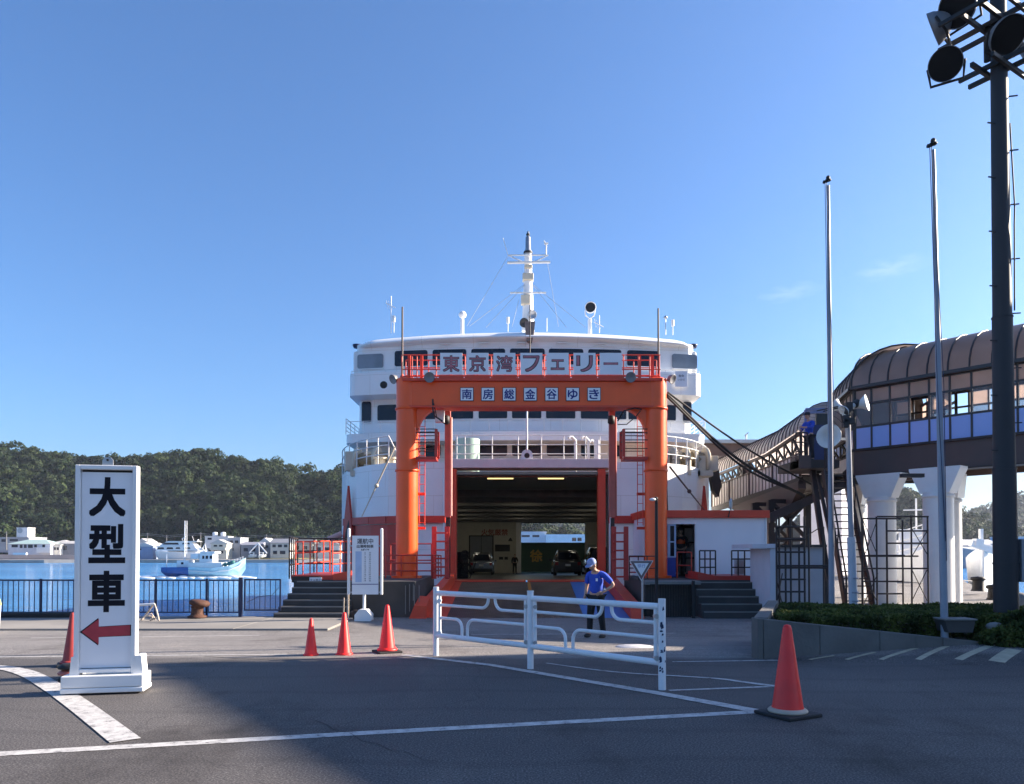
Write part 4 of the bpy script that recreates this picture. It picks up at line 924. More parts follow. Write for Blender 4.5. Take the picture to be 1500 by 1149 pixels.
# service cages beside the columns
for cx, pxo, s in ((cl, 640, 1), (cr_, 912, -1)):
    xo = X(pxo, d); xi = cx + s * rc * .9; z0, z1 = Z(675, d), Z(631, d)
    mb = MB(); mb.box(min(xo, xi), max(xo, xi), d - .35, d + .35, z0, z0 + .09); cg = mb.build('service_platform', m_redp, t)
    mb = MB(); mb.box(xo - .045, xo + .045, d - .35, d - .27, z0 + .09, z1); mb.box(xo - .045, xo + .045, d + .27, d + .35, z0 + .09, z1); mb.build('platform_post', m_redp, cg)
    mb = MB()
    for z_ in (z1, z1 - .12, z1 - .35, z0 + .35):
        for yy in (d - .32, d + .32): mb.tube([(xi, yy, z_), (xo, yy, z_)], .016, 6)
        mb.tube([(xo, d - .32, z_), (xo, d + .32, z_)], .016, 6)
    mb.build('platform_rail', m_dkbrown, cg)
    xl = cx + s * (rc + .10); d = 25.42; mb = MB()
    for e in (-.09, .09): mb.tube([(xl + e, d - .1, Z(770, d)), (xl + e, d - .1, Z(600, d))], .014, 6)
    for i in range(12): z_ = Z(766 - i * 14, d); mb.tube([(xl - .09, d - .1, z_), (xl + .09, d - .1, z_)], .011, 5)
    mb.build('ladder', m_redor, t)
    for py in (724, 774):
        mb = MB(); mb.box(min(xl + .1*s, cx), max(xl + .1*s, cx), d - .08, d + .02, Z(py + 2, d), Z(py - 2, d)); mb.build('bracket_arm', m_redor, t)
    d = 25.0
mb = MB(); mb.tube([(X(978, d), d + .3, Z(552, d)), (X(978.5, d), d + .3, Z(712, d))], .055, 12); q = mb.build('riser_pipe', m_redp, t)
mb = MB(); mb.tube([(X(979, d), d + .3, Z(712, d)), (X(980, d), d + .3, Z(748, d))], .04, 10); mb.build('lower_pipe', m_black, q)
mb = MB(); mb.tube([W(634, 585, d-.3), W(634, 600, d-.35), W(637, 610, d-.3), W(648, 617, d-.2)], .025, 8); mb.tube([W(635, 590, d-.3), W(640, 612, d-.35), W(650, 620, d-.2)], .015, 6); mb.build('hose', m_black, t)
mb = MB(); mb.tube([W(905, 617, d-.2), W(914, 602, d-.35), W(930, 598, d-.32), W(940, 600, d-.3)], .022, 8); mb.tube([W(905, 622, d-.2), W(918, 622, d-.35), W(932, 610, d-.32), W(938, 602, d-.3)], .016, 6); mb.build('hose', m_black, t)
mb = MB(); mb.box(X(637, d+.2), X(650, d+.2), d + .15, d + .4, Z(617, d), Z(597, d)); mb.build('electrical_box', m_white, t, .01)
# horizontal red fender beam behind the columns
mb = MB(); mb.box(X(611, 27.5), X(652, 27.5), 27.4, 27.7, Z(766, 27.5), Z(756, 27.5)); mb.build('tie_beam', m_redp, t); mb = MB(); mb.box(X(903, 27.5), X(944, 27.5), 27.4, 27.7, Z(767, 27.5), Z(757, 27.5)); mb.build('tie_beam', m_redp, t)

# hanging black cables from gantry to walkway
t = thing('hanging_cables', 'three thick black cables slung from the gantry down to the walkway', 'cable', W(1080, 660, 26))
for a, m_, b_, r_ in (((977, 578, 25), (1080, 672, 26.5), (1180, 728, 28), .05), ((977, 581, 25), (1085, 682, 26.5), (1175, 724, 28), .04), ((978, 575, 25), (1090, 655, 26.5), (1200, 716, 28.2), .035)):
    mb = MB(); mb.tube(smoothpath([W(*a), W(*m_), W(*b_)], 8), r_, 8); mb.build('cable', m_rubber, t)

# timetable board
d = 21.0; t = thing('timetable_board', 'white timetable board between two white posts on a weighted foot', 'notice board', W(536, 908, d))
bx0, bx1 = X(516, d), X(554.5, d)
mb = MB(); mb.box(bx0, bx1, d - .02, d + .02, Z(871, d), Z(785, d)); bd = mb.build('board', m_signw, t)
text('運航中', .58, .15, (X(535, d), d - .021, Z(793, d)), (1, 0, 0), (0, 0, 1), mat('grey_lettering', (.1, .1, .11), .6), bd, bold=.02)
text('出港時刻表', .60, .09, (X(535, d), d - .021, Z(800.5, d)), (1, 0, 0), (0, 0, 1), m_letter, bd, bold=.02)
text('Aダイヤ', .25, .06, (X(535, d), d - .021, Z(805.5, d)), (1, 0, 0), (0, 0, 1), m_letter, bd, bold=.03)
tms = ['6:20', '7:20', '8:15', '9:30', '10:25', '11:10', '12:15', '13:05', '14:10', '15:10', '16:05', '17:20', '18:05', '19:30']
for i, s_ in enumerate(tms):
    py = 810 + i * 3.15
    text(s_.split(':')[0], .05, .045, (X(535, d), d - .021, Z(py, d)), (1, 0, 0), (0, 0, 1), m_letter, bd, name='timetable_figure', bold=.01)
    text(s_.split(':')[1], .055, .045, (X(542, d), d - .021, Z(py, d)), (1, 0, 0), (0, 0, 1), m_letter, bd, name='timetable_figure', bold=.01)
mb = MB(); mb.box(X(521, d), X(530, d), d - .024, d - .0205, Z(853, d), Z(808, d)); mb.build('pale_blue_column', mat('pale_blue_print', (.4, .52, .72), .5), bd)
mb = MB(); mb.box(bx0, bx1, d - .026, d - .0205, Z(856.5, d), Z(855.5, d)); mb.build('ruled_line', m_navyl, bd)
for px in (511, 559):
    mb = MB(); mb.tube([(X(px, d), d, Z(871, d)), (X(px, d), d, Z(776, d))], .04, 14); mb.sph((X(px, d), d, Z(776, d)), .04); mb.build('post', m_white, t)
mb = MB()
for py in (800, 868):
    mb.tube([(X(511, d), d, Z(py, d)), (bx0 + .02, d, Z(py, d))], .02, 8); mb.tube([(bx1 - .02, d, Z(py, d)), (X(559, d), d, Z(py, d))], .02, 8)
mb.build('crossbar', m_steel, t)
mb = MB(); mb.tube([(X(533.5, d), d + .03, -.2), (X(533.5, d), d + .03, Z(868, d))], .042, 12); mb.build('stem', m_white, t)
mb = MB(); q = X(533.5, d); mb.prism([(q-.22, d-.2, -.345), (q+.22, d-.2, -.345), (q+.22, d-.2, -.18), (q+.1, d-.2, -.03), (q-.1, d-.2, -.03), (q-.22, d-.2, -.18)], (0, .4, 0)); mb.build('weighted_foot', m_white, t, .02)
q = W(520, 903, 21.6); mb = MB(); mb.lathe([(.09, -.08), (.14, -.07), (.14, .07), (.09, .08)], q + Vector((0, 0, .05)), 20, Matrix.Rotation(R(90), 4, 'X')); o = mb.build('cable_drum', m_dkbrown); tag(o, 'brown coil standing on edge beside the timetable foot', 'coil')

# give way style sign
d = 21.2; t = thing('road_sign', 'inverted triangular slow down sign on a thin grey pole', 'road sign', W(941, 906, d))
mb = MB(); mb.tube([W(941, 907, d + .04), W(941, 838, d + .04)], .03, 12); mb.build('pole', m_steel, t)
def tri(g, cy=831, cx=939.5): return [W(cx + (a-cx)*g, cy + (b_-cy)*g, d) for a, b_ in ((922, 821.5), (957, 821.5), (939.5, 851))]
mb = MB(); mb.prism(tri(1), (0, .03, 0)); mb.build('sign_plate', m_signw, t)
mb = MB(); mb.prism([q - Vector((0, .004, 0)) for q in tri(.93)], (0, .003, 0)); mb.build('dark_border', mat('faded_brown_border', (.14, .1, .1), .5), t)
mb = MB(); mb.prism([q - Vector((0, .008, 0)) for q in tri(.62)], (0, .003, 0)); mb.build('white_field', m_signw, t)
text('徐行', .22, .11, W(939.5, 829, d) - Vector((0, .009, 0)), (1, 0, 0), (0, 0, 1), mat('faded_blue_lettering', (.06, .12, .35), .5), t, bold=.01)

# slim lamp post
d = 21.4; t = thing('lamp_post', 'slim black lamp post with a small white lamp head before the hut', 'lamp post', W(962, 906, d))
mb = MB(); mb.tube([W(962, 908, d), W(961.5, 732, d)], [.05, .042], 14); mb.build('pole', m_black, t)
mb = MB(); mb.bar(W(962, 731, d), W(955, 732, d - .1), .07, .06); mb.sph(W(961, 731, d), .06, 12, 8); mb.build('arm', m_black, t)
mb = MB(); mb.sph(W(956, 732, d - .12), (.09, .07, .045)); mb.build('lamp_head', m_white, t)

# hut
d = 25.4; xa, xb = X(943, d), X(1121, d); z1 = Z(759, d)
t = thing('ticket_hut', 'white hut with a flat red roof edge beside the ramp', 'hut', ((xa+xb)/2, d, BT))
m_hut = mat('hut_wall_paint', (.82, .79, .82), .5, var=.05, scale=1, dirt=((.45, .38, .34), .1, (3, 3, .5)))
ox0, ox1 = X(953, d), X(1018, d); oz1 = Z(768, d); oxm = X(990, d)
mb = MB(); mb.box(xa, ox0, d, d + .1, BT, z1); mb.box(ox1, xb, d, d + .1, BT, z1); mb.box(ox0, ox1, d, d + .1, oz1, z1)
mb.box(xa, xa + .1, d + .1, d + 2.2, BT, z1); mb.box(xb - .1, xb, d + .1, d + 2.2, BT, z1); mb.box(xa + .1, xb - .1, d + 2.1, d + 2.2, BT, z1); mb.build('wall', m_hut, t)
mb = MB(); mb.box(xa + .1, xb - .1, d + .1, d + 2.1, BT + .0, BT + .02); mb.build('floor', m_dkbrown, t)
mb = MB(); mb.box(X(940, d), X(1126, d), d - .14, d + 2.4, z1 + .002, Z(748, d)); mb.build('roof', m_redor, t, .01)
mb = MB(); mb.box(ox0 + .002, oxm, d + .03, d + .06, BT + .02, Z(817, d)); mb.build('lower_door_panel', mat('blue_door_panel', (.02, .05, .34), .4), t)
mb = MB()
for a, b_ in ((953, 957), (978, 982), (988, 990.5)): mb.box(X(a, d), X(b_, d), d + .02, d + .07, Z(817, d) + .002, oz1 - .002)
for py in (769.5, 794, 816): mb.box(ox0 + .09, oxm - .002, d + .025, d + .065, Z(py + 1, d), Z(py - 1, d))
mb.build('sliding_door_frame', mat('pale_blue_door_frame', (.35, .5, .72), .4), t)
mb = MB(); mb.box(ox0 + .05, oxm - .03, d + .04, d + .05, Z(816, d), oz1 - .01); mb.build('window', m_glass, t)
mb = MB(); mb.box(X(945, d), X(948, d), d - .04, d - .002, Z(815, d), Z(783, d)); mb.build('notice_strip', m_dkbrown, t)
mb = MB(); mb.box(oxm, ox1, d + .09, d + .095, BT + .02, BT + .7) if False else mb.box(X(1018.5, d), X(1020, d), d - .03, d - .002, BT, oz1); mb.build('door_jamb', m_white, t)
mb = MB(); mb.tube([(xb + .02, d - .03, BT), (xb + .02, d - .03, z1)], .03, 10); mb.build('downpipe', m_white, t)
mb = MB(); railing(mb, [W(992, 848, d - .7), W(1013, 848, d - .7)], .85, 2, .02, .45); o = mb.build('low_railing', m_redp); tag(o, 'red rail across the open doorway of the white hut', 'railing')
mb = MB(); railing(mb, [W(922, 850, d - 1.4), W(961, 850, d - 1.2)], .75, 2, .018, .3); o = mb.build('low_railing', m_dkbrown); tag(o, 'dark railing behind the triangular road sign', 'railing')
# small oval mirror on the hut roof
t = thing('traffic_mirror', 'grey oval paddle on a short stalk at the hut roof edge', 'mirror', W(1067, 758, d - .2)); mb = MB(); mb.tube([W(1067, 758, d - .2), W(1069, 748, d - .2)], .02, 8); mb.build('stalk', m_black, t)
mb = MB(); mb.sph(W(1070.5, 739, d - .2), (.06, .03, .2)); mb.build('paddle', m_steel, t)
#@@PART4
# ================================================================ FERRY
t = thing('ferry', 'white car ferry with its bow doors open behind the orange gantry', 'ferry', (XC, 31.2, -2.8))
FY = 31.2
prof = [(3.3, FY), (4.95, FY + .05), (5.7, FY + .35), (6.5, FY + .95), (7.3, FY + 1.8), (8.0, FY + 3.0), (8.5, FY + 4.4), (8.85, FY + 6.4), (9.0, FY + 9.5), (9.0, 76), (8.6, 79)]
HT = 5.16
def hullz(i): return HT - .035 * max(0, prof[i][1] - FY - 1) if i < 8 else HT - .2
for s in (-1, 1):
    mb = MB(); n = len(prof)
    for i in range(n - 1):
        (h0, y0), (h1, y1) = prof[i], prof[i+1]
        a = [(XC + s*h0, y0), (XC + s*h1, y1)]
        vs = [(*a[0], -3.2), (*a[1], -3.2), (*a[1], hullz(i+1)), (*a[0], hullz(i))]
        mb.add(vs, [(0, 1, 2, 3)] if s > 0 else [(3, 2, 1, 0)], i > 1)
    mb.build('hull', m_hull, t)
# bow wall round the opening
ox, oz0, oz1 = 3.16, .2, Z(687, FY)
mb = MB(); mb.box(XC - 3.32, XC + 3.32, FY + .02, FY + .5, oz1 - .03, HT - .01); mb.build('bow_lintel', MATS.get('rusty_brown_paint') or mat('rusty_brown_paint', (.2, .09, .06), .6, var=.25), t)
mb = MB(); mb.box(XC - 3.3, XC + 3.3, FY - .14, FY + .3, Z(686, FY), Z(673, FY)); mb.build('visor_edge', mat('pinkish_white_paint', (.72, .62, .6), .5, var=.08, dirt=((.4, .2, .15), .2, (3, 3, 1))), t, .02)
for s in (-1, 1):
    xx = XC + s * 3.02; mb = MB(); mb.box(xx - .15, xx + .15, FY - .1, FY + .4, .0, oz1 - .01); mb.build('door_frame_leg', m_redor, t, .01)
    mb = MB(); mb.cyl((XC + s*3.36, FY - .12, .6), (XC + s*3.36, FY - .12, oz1), .055, n=10); mb.build('frame_pipe', m_white, t)
mb = MB(); mb.box(XC - 3.3, XC + 3.3, FY - .02, FY + .6, -3, .24); mb.build('sill', m_dkbrown, t)
# fender band and the red lower panels
for s in (-1, 1):
    P = [(XC + s * (h + .0), y) for h, y in prof[:6]]
    mb = MB()
    for i in range(len(P) - 1):
        a = Vector((P[i][0], P[i][1], 0)); b_ = Vector((P[i+1][0], P[i+1][1], 0)); nr = Vector((b_.y - a.y, -(b_.x - a.x), 0)).normalized() * (s); nr = nr if nr.y < 0 or nr.x * s > 0 else -nr
        q = [a, b_, b_ + nr * .16, a + nr * .16]; z0, z1 = Z(767, FY), Z(756, FY)
        mb.add([(p_.x, p_.y, z0) for p_ in q] + [(p_.x, p_.y, z1) for p_ in q], [(0, 1, 2, 3), (7, 6, 5, 4), (0, 4, 5, 1), (1, 5, 6, 2), (2, 6, 7, 3), (3, 7, 4, 0)])
    mb.build('fender_band', m_redp, t)
    mb = MB()
    for i in range(1, 5):
        (h0, y0), (h1, y1) = prof[i], prof[i+1]; e = .03
        a = (XC + s*(h0 + .012), y0 - e); b_ = (XC + s*(h1 + .02), y1 - e)
        mb.add([(*a, -.6), (*b_, -.6), (*b_, Z(768, FY)), (*a, Z(768, FY))], [(0, 1, 2, 3)] if s > 0 else [(3, 2, 1, 0)])
    mb.build('red_bow_plating', m_redp, t)
    # pointed red recess on the shoulder of the bow
    hx, hy = 7.62, FY + 2.15; nr = Vector((s * .72, -.69, 0)); tx = Vector((.69, s * .72, 0)) if s > 0 else Vector((.69, -.72, 0)); c = Vector((XC + s * hx, hy, 0)) + nr * .06
    zt_ = Z(712, hy)
    def wp(u, z_, o=0): return c + tx * u + nr * o + Vector((0, 0, z_))
    mb = MB(); mb.prism([wp(-.36, -1.0), wp(.36, -1.0), wp(.36, zt_ - 2.0), wp(.0, zt_), wp(-.36, zt_ - 2.0)], nr * .10); rc_ = mb.build('pointed_fender', m_redp, t)
    mb = MB(); mb.prism([wp(-.2, -1.0, .104), wp(.28, -1.0, .104), wp(.26, zt_ - 2.2, .104), wp(.1, zt_ - 1.5, .104), wp(-.16, zt_ - 2.1, .104)], nr * .01); mb.build('dark_recess', m_black, rc_)
    mb = MB(); q = wp(s * .55, Z(782, hy), .05); mb.cyl(q, q + nr * .25 + Vector((s * .35, 0, -.25)), .13, n=12); mb.build('fairlead_pipe', m_pink, t)
# dark slot left of the gantry column and white box below the band
for s in (-1, 1):
    xx = XC + s * 5.05; mb = MB(); mb.prism([(xx - .16, FY - .03, -.5), (xx + .16, FY - .03, -.5), (xx + .16, FY - .03, Z(790, FY)), (xx, FY - .03, Z(768, FY)), (xx - .16, FY - .03, Z(790, FY))], (0, .02, 0)); mb.build('dark_slot', m_black, t)
# car deck
def dz(y): return .3 - .0215 * (y - 33)
m_deckp = mat('green_grey_deck_paint', (.07, .085, .075), .4, var=.25, scale=.7, dirt=((.03, .03, .03), .3, (1, .3, 1)))
mb = MB(); mb.add([(XC-5.4, FY + .5, dz(FY)), (XC+5.4, FY + .5, dz(FY)), (XC+7.5, FY + 3.2, dz(FY+3.2)), (XC+7.6, 79, dz(79)), (XC-7.6, 79, dz(79)), (XC-7.5, FY + 3.2, dz(FY+3.2))], [(0, 1, 2, 3, 4, 5)]); mb.build('car_deck', m_deckp, t)
m_inner = mat('car_deck_wall_paint', (.52, .5, .42), .55, var=.08, dirt=(RUST, .12, (3, 3, .5)))
m_inceil = mat('car_deck_ceiling_paint', (.16, .15, .13), .6, var=.2)
mb = MB()
for s in (-1, 1): mb.box(XC + s*7.7 - .1, XC + s*7.7 + .1, FY + 3.3, 79, -.6, 4.9)
for s in (-1, 1): mb.prism([(XC + s*3.3, FY + .55, -.6), (XC + s*5.5, FY + .6, -.6), (XC + s*7.6, FY + 3.3, -.6), (XC + s*7.6, FY + 3.4, -.6), (XC + s*5.5, FY + .7, -.6), (XC + s*3.3, FY + .65, -.6)], (0, 0, 5.4))
mb.build('inner_wall', m_inner, t)
mb = MB(); mb.prism([(XC-5.4, FY + .6, 4.74), (XC+5.4, FY + .6, 4.74), (XC+7.5, FY + 3.3, 4.74), (XC+7.5, 39, 4.74), (XC-7.5, 39, 4.74), (XC-7.5, FY + 3.3, 4.74)], (0, 0, .1)); mb.build('bow_ceiling', mat('lamplit_brown_ceiling', (.42, .27, .2), .6, var=.25, scale=1.5, dirt=(RUST, .3, (2, 2, 2))), t); mb = MB(); mb.box(XC-7.6, XC+7.6, 39, 79, 4.5, 4.6); mb.build('car_deck_ceiling', m_inceil, t)  # bow ceiling has a lighter brown: the lamps' glow is in its colour
mb = MB()
for i in range(12): y = 39 + i * 3.2; mb.box(XC-7.55, XC+7.55, y, y + .2, 4.2 if i else 4.3, 4.498 if i else 4.738)
mb.build('deck_beams', m_inceil, t)
mb = MB(); mb.box(XC-3.2, XC+3.2, FY + .55, FY + .7, 4.60, 4.73); mb.build('inner_lintel', mat('rusty_brown_paint', (.2, .09, .06), .6, var=.25), t)
m_lamp = mat('lit_warm_lamp', (.9, .8, .5), .5, emit=(1, .72, .28), estr=.6)
for px in (733, 807):
    q = W(px, 701, FY + 1.6); mb = MB(); mb.box(q.x - .55, q.x + .55, q.y - .05, q.y + .05, q.z - .03, q.z + .02); mb.build('ceiling_lamp_or_fill', m_lamp, t)
BY = 72.0
m_fill_tube = mat('added_fill_tube', (.9, .9, .85), .5, emit=(1, .93, .75), estr=3.5)  # added emissive strips, hidden behind the beams, to brighten the car deck
for y in (44, 50.4, 56.8, 63.2, 68):
    for x_ in (-4.5, 0, 4.5):
        mb = MB(); mb.box(XC + x_ - .6, XC + x_ + .6, y - .06, y + .06, 4.38, 4.44); mb.build('ceiling_lamp_or_fill', m_fill_tube, t)
bx0, bx1 = X(763, BY), X(857, BY); zc_ = 4.5
mb = MB(); mb.box(XC - 7.6, bx0, BY, BY + .2, dz(BY) - .2, zc_); mb.build('bulkhead', m_inner, t); mb = MB(); mb.box(bx1, XC + 7.6, BY, BY + .2, dz(BY) - .2, zc_); mb.build('bulkhead', m_inner, t)
mb = MB(); mb.box(bx0 - .45, bx0 + .02, BY - .25, BY - .005, dz(BY), zc_ - .3); mb.build('casing_edge', m_white, t)
mb = MB(); mb.box(X(689, BY), X(721, BY), BY - .06, BY - .01, dz(BY) + .1, Z(786, BY)); dr = mb.build('double_door', mat('grey_blue_door_paint', (.18, .2, .23), .5), t)
mb = MB(); mb.box(X(688, BY), X(722, BY), BY - .05, BY - .004, Z(786, BY), Z(784.5, BY)); mb.box(X(687, BY), X(688.8, BY), BY - .05, BY - .004, dz(BY), Z(784.5, BY)); mb.box(X(721.2, BY), X(723, BY), BY - .05, BY - .004, dz(BY), Z(784.5, BY)); mb.box(X(704.7, BY), X(705.3, BY), BY - .07, BY - .061, dz(BY)+.1, Z(786, BY)); mb.build('door_frame', m_letter, dr)
text('火気厳禁', X(744, BY) - X(705, BY), .62, (X(724.5, BY), BY - .006, Z(780, BY)), (1, 0, 0), (0, 0, 1), mat('dull_red_lettering', (.3, .06, .04), .6), t, bold=.02)
mb = MB(); mb.box(X(725, BY), X(747, BY), BY - .12, BY - .01, Z(808, BY), Z(798, BY)); mb.box(X(731, BY), X(737, BY), BY - .05, BY - .01, Z(820, BY), Z(816, BY)); mb.box(X(739, BY), X(744, BY), BY - .05, BY - .01, Z(820, BY), Z(816, BY)); mb.build('wall_cabinet', m_black, t)
mb = MB(); mb.prism([(X(744, BY), BY - .03, Z(793, BY)), (X(751, BY), BY - .03, Z(793, BY)), (X(748.5, BY), BY - .03, Z(788, BY)), (X(747, BY), BY - .03, Z(788, BY))], (0, .025, 0)); mb.build('warning_plate', m_black, t)
mb = MB(); mb.box(X(861, BY), X(873, BY), BY - .06, BY - .01, Z(810, BY), Z(798, BY)); mb.build('fire_box', mat('pale_green_grey_paint', (.3, .33, .3), .5), t)
SY = 77.0; zg1 = Z(795, SY); gx0, gx1 = X(762, SY) - .3, X(858, SY) + .3
mb = MB(); mb.box(gx0, gx1, SY, SY + .3, dz(SY) - .1, zg1); gd = mb.build('stern_door', mat('dark_green_door_paint', (.03, .085, .03), .5, var=.15, scale=.5), t)
text('徐', X(794, SY) - X(776, SY), Z(806, SY) - Z(824, SY), (X(785.5, SY), SY - .006, Z(814.5, SY)), (1, 0, 0), (0, 0, 1), mat('orange_yellow_lettering', (.7, .36, .03), .5), gd, bold=.03, stretch=True)
mb = MB(); mb.box(bx0, bx1, BY + 1, SY - .2, dz(75) + .05, dz(75) + .06); mb.build('blue_deck_patch', mat('blue_green_deck_paint', (.12, .3, .33), .3), t)
# foredeck and the curved decks above
def arc_outline(hx, yc, sag, yb, rc_=.6, n=18):
    """front curve bowed towards the quay, rounded shoulders, straight sides"""
    P = []
    for i in range(n + 1):
        x = -hx + rc_ + (2*hx - 2*rc_) * i / n; P.append((XC + x, yc + sag * (x / hx) ** 2))
    ye = yc + sag * ((hx - rc_) / hx) ** 2
    R_ = [(XC + hx - rc_ + rc_ * math.sin(R(a)), ye + rc_ - rc_ * math.cos(R(a))) for a in (22, 45, 67, 90)]
    L_ = [(2*XC - x, y) for x, y in R_][::-1]
    return L_ + P + R_ + [(XC + hx, yb), (XC - hx, yb)]
def deck(name, hx, yc, sag, yb, z0, z1, m, rc_=.6, bev=0):
    mb = MB(); mb.prism([(x, y, z0) for x, y in arc_outline(hx, yc, sag, yb, rc_)], (0, 0, z1 - z0)); return mb.build(name, m, t, bev)
mb = MB(); o_ = [(XC + h, y + .02) for h, y in prof]; mb.prism([(x, y, HT - .5) for x, y in o_ + [(2*XC - x, y) for x, y in o_[::-1]]], (0, 0, .12)); mb.build('foredeck', mat('foredeck_green_paint', (.2, .24, .2), .6), t)
dA = 36.0; zA0, zA1 = 4.78, Z(646, 34.6)
deck('lower_deckhouse', 8.3, dA, 1.0, 74, zA0, zA1 + .2, m_deckw)
d2 = 34.5; deck('promenade_deck_edge', 8.35, d2, .9, 75, Z(645, d2), Z(632, d2), m_deckw, bev=.02)
dB = 36.0; deck('middle_deckhouse', 8.05, dB, .9, 74, Z(632, d2) + .004, Z(572, 34.8) - .004, m_deckw)
mb = MB()
d3 = 34.8; deck('bridge_bulwark', 8.25, d3, .9, 48, Z(574, d3), Z(541, d3), m_deckw, .5, .02)
d4 = 35.3; deck('bridge_house', 8.0, d4, .8, 47, Z(541, d3) + .003, Z(498, d4), m_deckw, .5)
# rounded bridge roof
rings = []
for (g_, z_) in ((1.0, Z(499, d4) + .003), (1.03, Z(499, d4) + .06), (1.02, Z(495, d4)), (.985, Z(490, d4)), (.94, Z(486.5, d4)), (.85, Z(484.5, d4)), (.7, Z(483.5, d4))):
    o_ = arc_outline(7.75, d4 - .25, .8, 47, .8); cx, cy = XC, 41.0
    rings.append([(cx + (x - cx) * (1 - (1 - g_) * .55), cy + (y - cy) * g_, z_ - .18 * ((x - cx) / 7.75) ** 2) for x, y in o_])
mb = MB(); mb.loft(rings); mb.build('bridge_roof', m_deckw, t)
for s in (-1, 1):
    mb = MB(); q = (XC + s * 8.0, d4 + 1.2, Z(497, d4) - .1); mb.lathe([(.16, 0), (.22, .1), (.22, .16), (.02, .17)], q, 14); mb.build('vent_cowl', m_navy, t)
    mb = MB(); mb.box(XC + s*7.95 - .18, XC + s*7.95 + .18, d4 + .9, d4 + 4, Z(541, d3), Z(499, d4) - .25); mb.build('wing_post', m_deckw, t, .1)
def win(name, ranges, py0, py1, yc, sag, hx, m=m_glass, drop=0, frame=True):
    for a, b_ in ranges:
        # true depth along the bowed front
        xa, xb = X(a, yc), X(b_, yc); xm = (xa + xb) / 2 - XC; y = yc + sag * (xm / hx) ** 2
        xa, xb = X(a, y), X(b_, y); sl = 2 * sag * xm / hx ** 2; a_ = math.atan(sl); z0, z1 = Z(py1, yc), Z(py0, yc)
        M = Matrix.Translation(((xa + xb) / 2, y, 0)) @ Matrix.Rotation(a_, 4, 'Z'); w_ = (xb - xa) / math.cos(a_)
        mb = MB(); r_ = min(.09, (z1-z0)*.2); P = []
        for (sx__, sz, st) in ((1, 1, 0), (-1, 1, 90), (-1, -1, 180), (1, -1, 270)):
            for k_ in (0, 45, 90): P.append(M @ Vector((sx__*(w_/2 - r_) + r_*math.cos(R(st + k_)), -.03, (z0 + z1)/2 + sz*((z1-z0)/2 - r_) + r_*math.sin(R(st + k_)))))
        mb.prism(P, M.to_3x3() @ Vector((0, .05, 0))); g_ = mb.build(name, m, t)
        if frame:
            mb = MB(); mb.box(-w_/2 - .02, w_/2 + .02, -.06, -.0, z0 - .05, z0 - .012, M); mb.build('sill', m_deckw, g_)
m_wlight = mat('see_through_window_glass', (.22, .25, .28), .08, var=.25, scale=1.2)
win('bridge_window', [(577, 626), (633, 683), (690, 740), (747, 798), (804, 855), (862, 911), (919, 967)], 511, 534, d4, .8, 8.0)
win('bridge_window', [(522, 561), (985, 1023)], 514, 535, d4, .8, 8.0, m_wlight)
win('saloon_window', [(552, 582), (590, 618), (622, 645), (660, 693), (701, 743), (750, 793), (800, 843), (851, 893), (900, 918), (921, 944), (968, 991)], 590, 614, dB, .9, 8.05)
win('saloon_window', [(529, 543), (1001, 1014)], 584, 615, dB, .9, 8.05)
win('lower_window', [(622, 645), (701, 743), (750, 793), (801, 843), (851, 872), (895, 912)], 648, 668, dA, 1.0, 8.3)
mb = MB()
for px in (590, 648, 706, 763, 820, 877, 934):           # visor ledges above the bridge windows
    xx = X(px + 3, d4); y = d4 + .8 * ((xx - XC) / 8) ** 2; mb.cbox((xx, y - .06, Z(503, d4)), .5, .12, .05); mb.cbox((xx + .2, y - .04, Z(506.5, d4)), 1.1, .04, .02)
mb.build('wiper_ledges', m_deckw, t)
# ferry deck rails
m_rail = mat('white_rail_paint', (.72, .72, .7), .45, var=.06)
def frail(hx, yc, sag, z0, h_, n_r, nm='deck_rail', xr=None, ev=1.3):
    P = []
    for i in range(21):
        x = -hx + 2*hx*i/20
        if xr and not (xr[0] <= x <= xr[1]): continue
        P.append(Vector((XC + x, yc + sag*(x/hx)**2, z0)))
    mb = MB()
    for k_ in range(n_r): mb.tube([p_ + Vector((0, 0, h_*(k_+1)/n_r)) for p_ in P], .016, 5)
    for p_ in P[::1]: mb.tube([p_, p_ + Vector((0, 0, h_))], .016, 5)
    mb.build(nm, m_rail, t)
frail(8.3, d2 + .08, .9, Z(632, d2), Z(613, d2) - Z(632, d2), 1)
frail(8.1, d3 + .06, .9, Z(541, d3), .12, 1)
mb = MB()
for s in (-1, 1):
    for k_ in range(4): P = [Vector((XC + s*8.28, d2 + .9 + j, Z(632, d2) + .18*(k_+1))) for j in (0, 2, 6, 14)]; mb.tube(P, .018, 5)
    for j in range(12): q = Vector((XC + s*8.28, d2 + .9 + j, Z(632, d2))); mb.tube([q, q + Vector((0, 0, .72))], .018, 5)
mb.build('side_rail', m_rail, t)
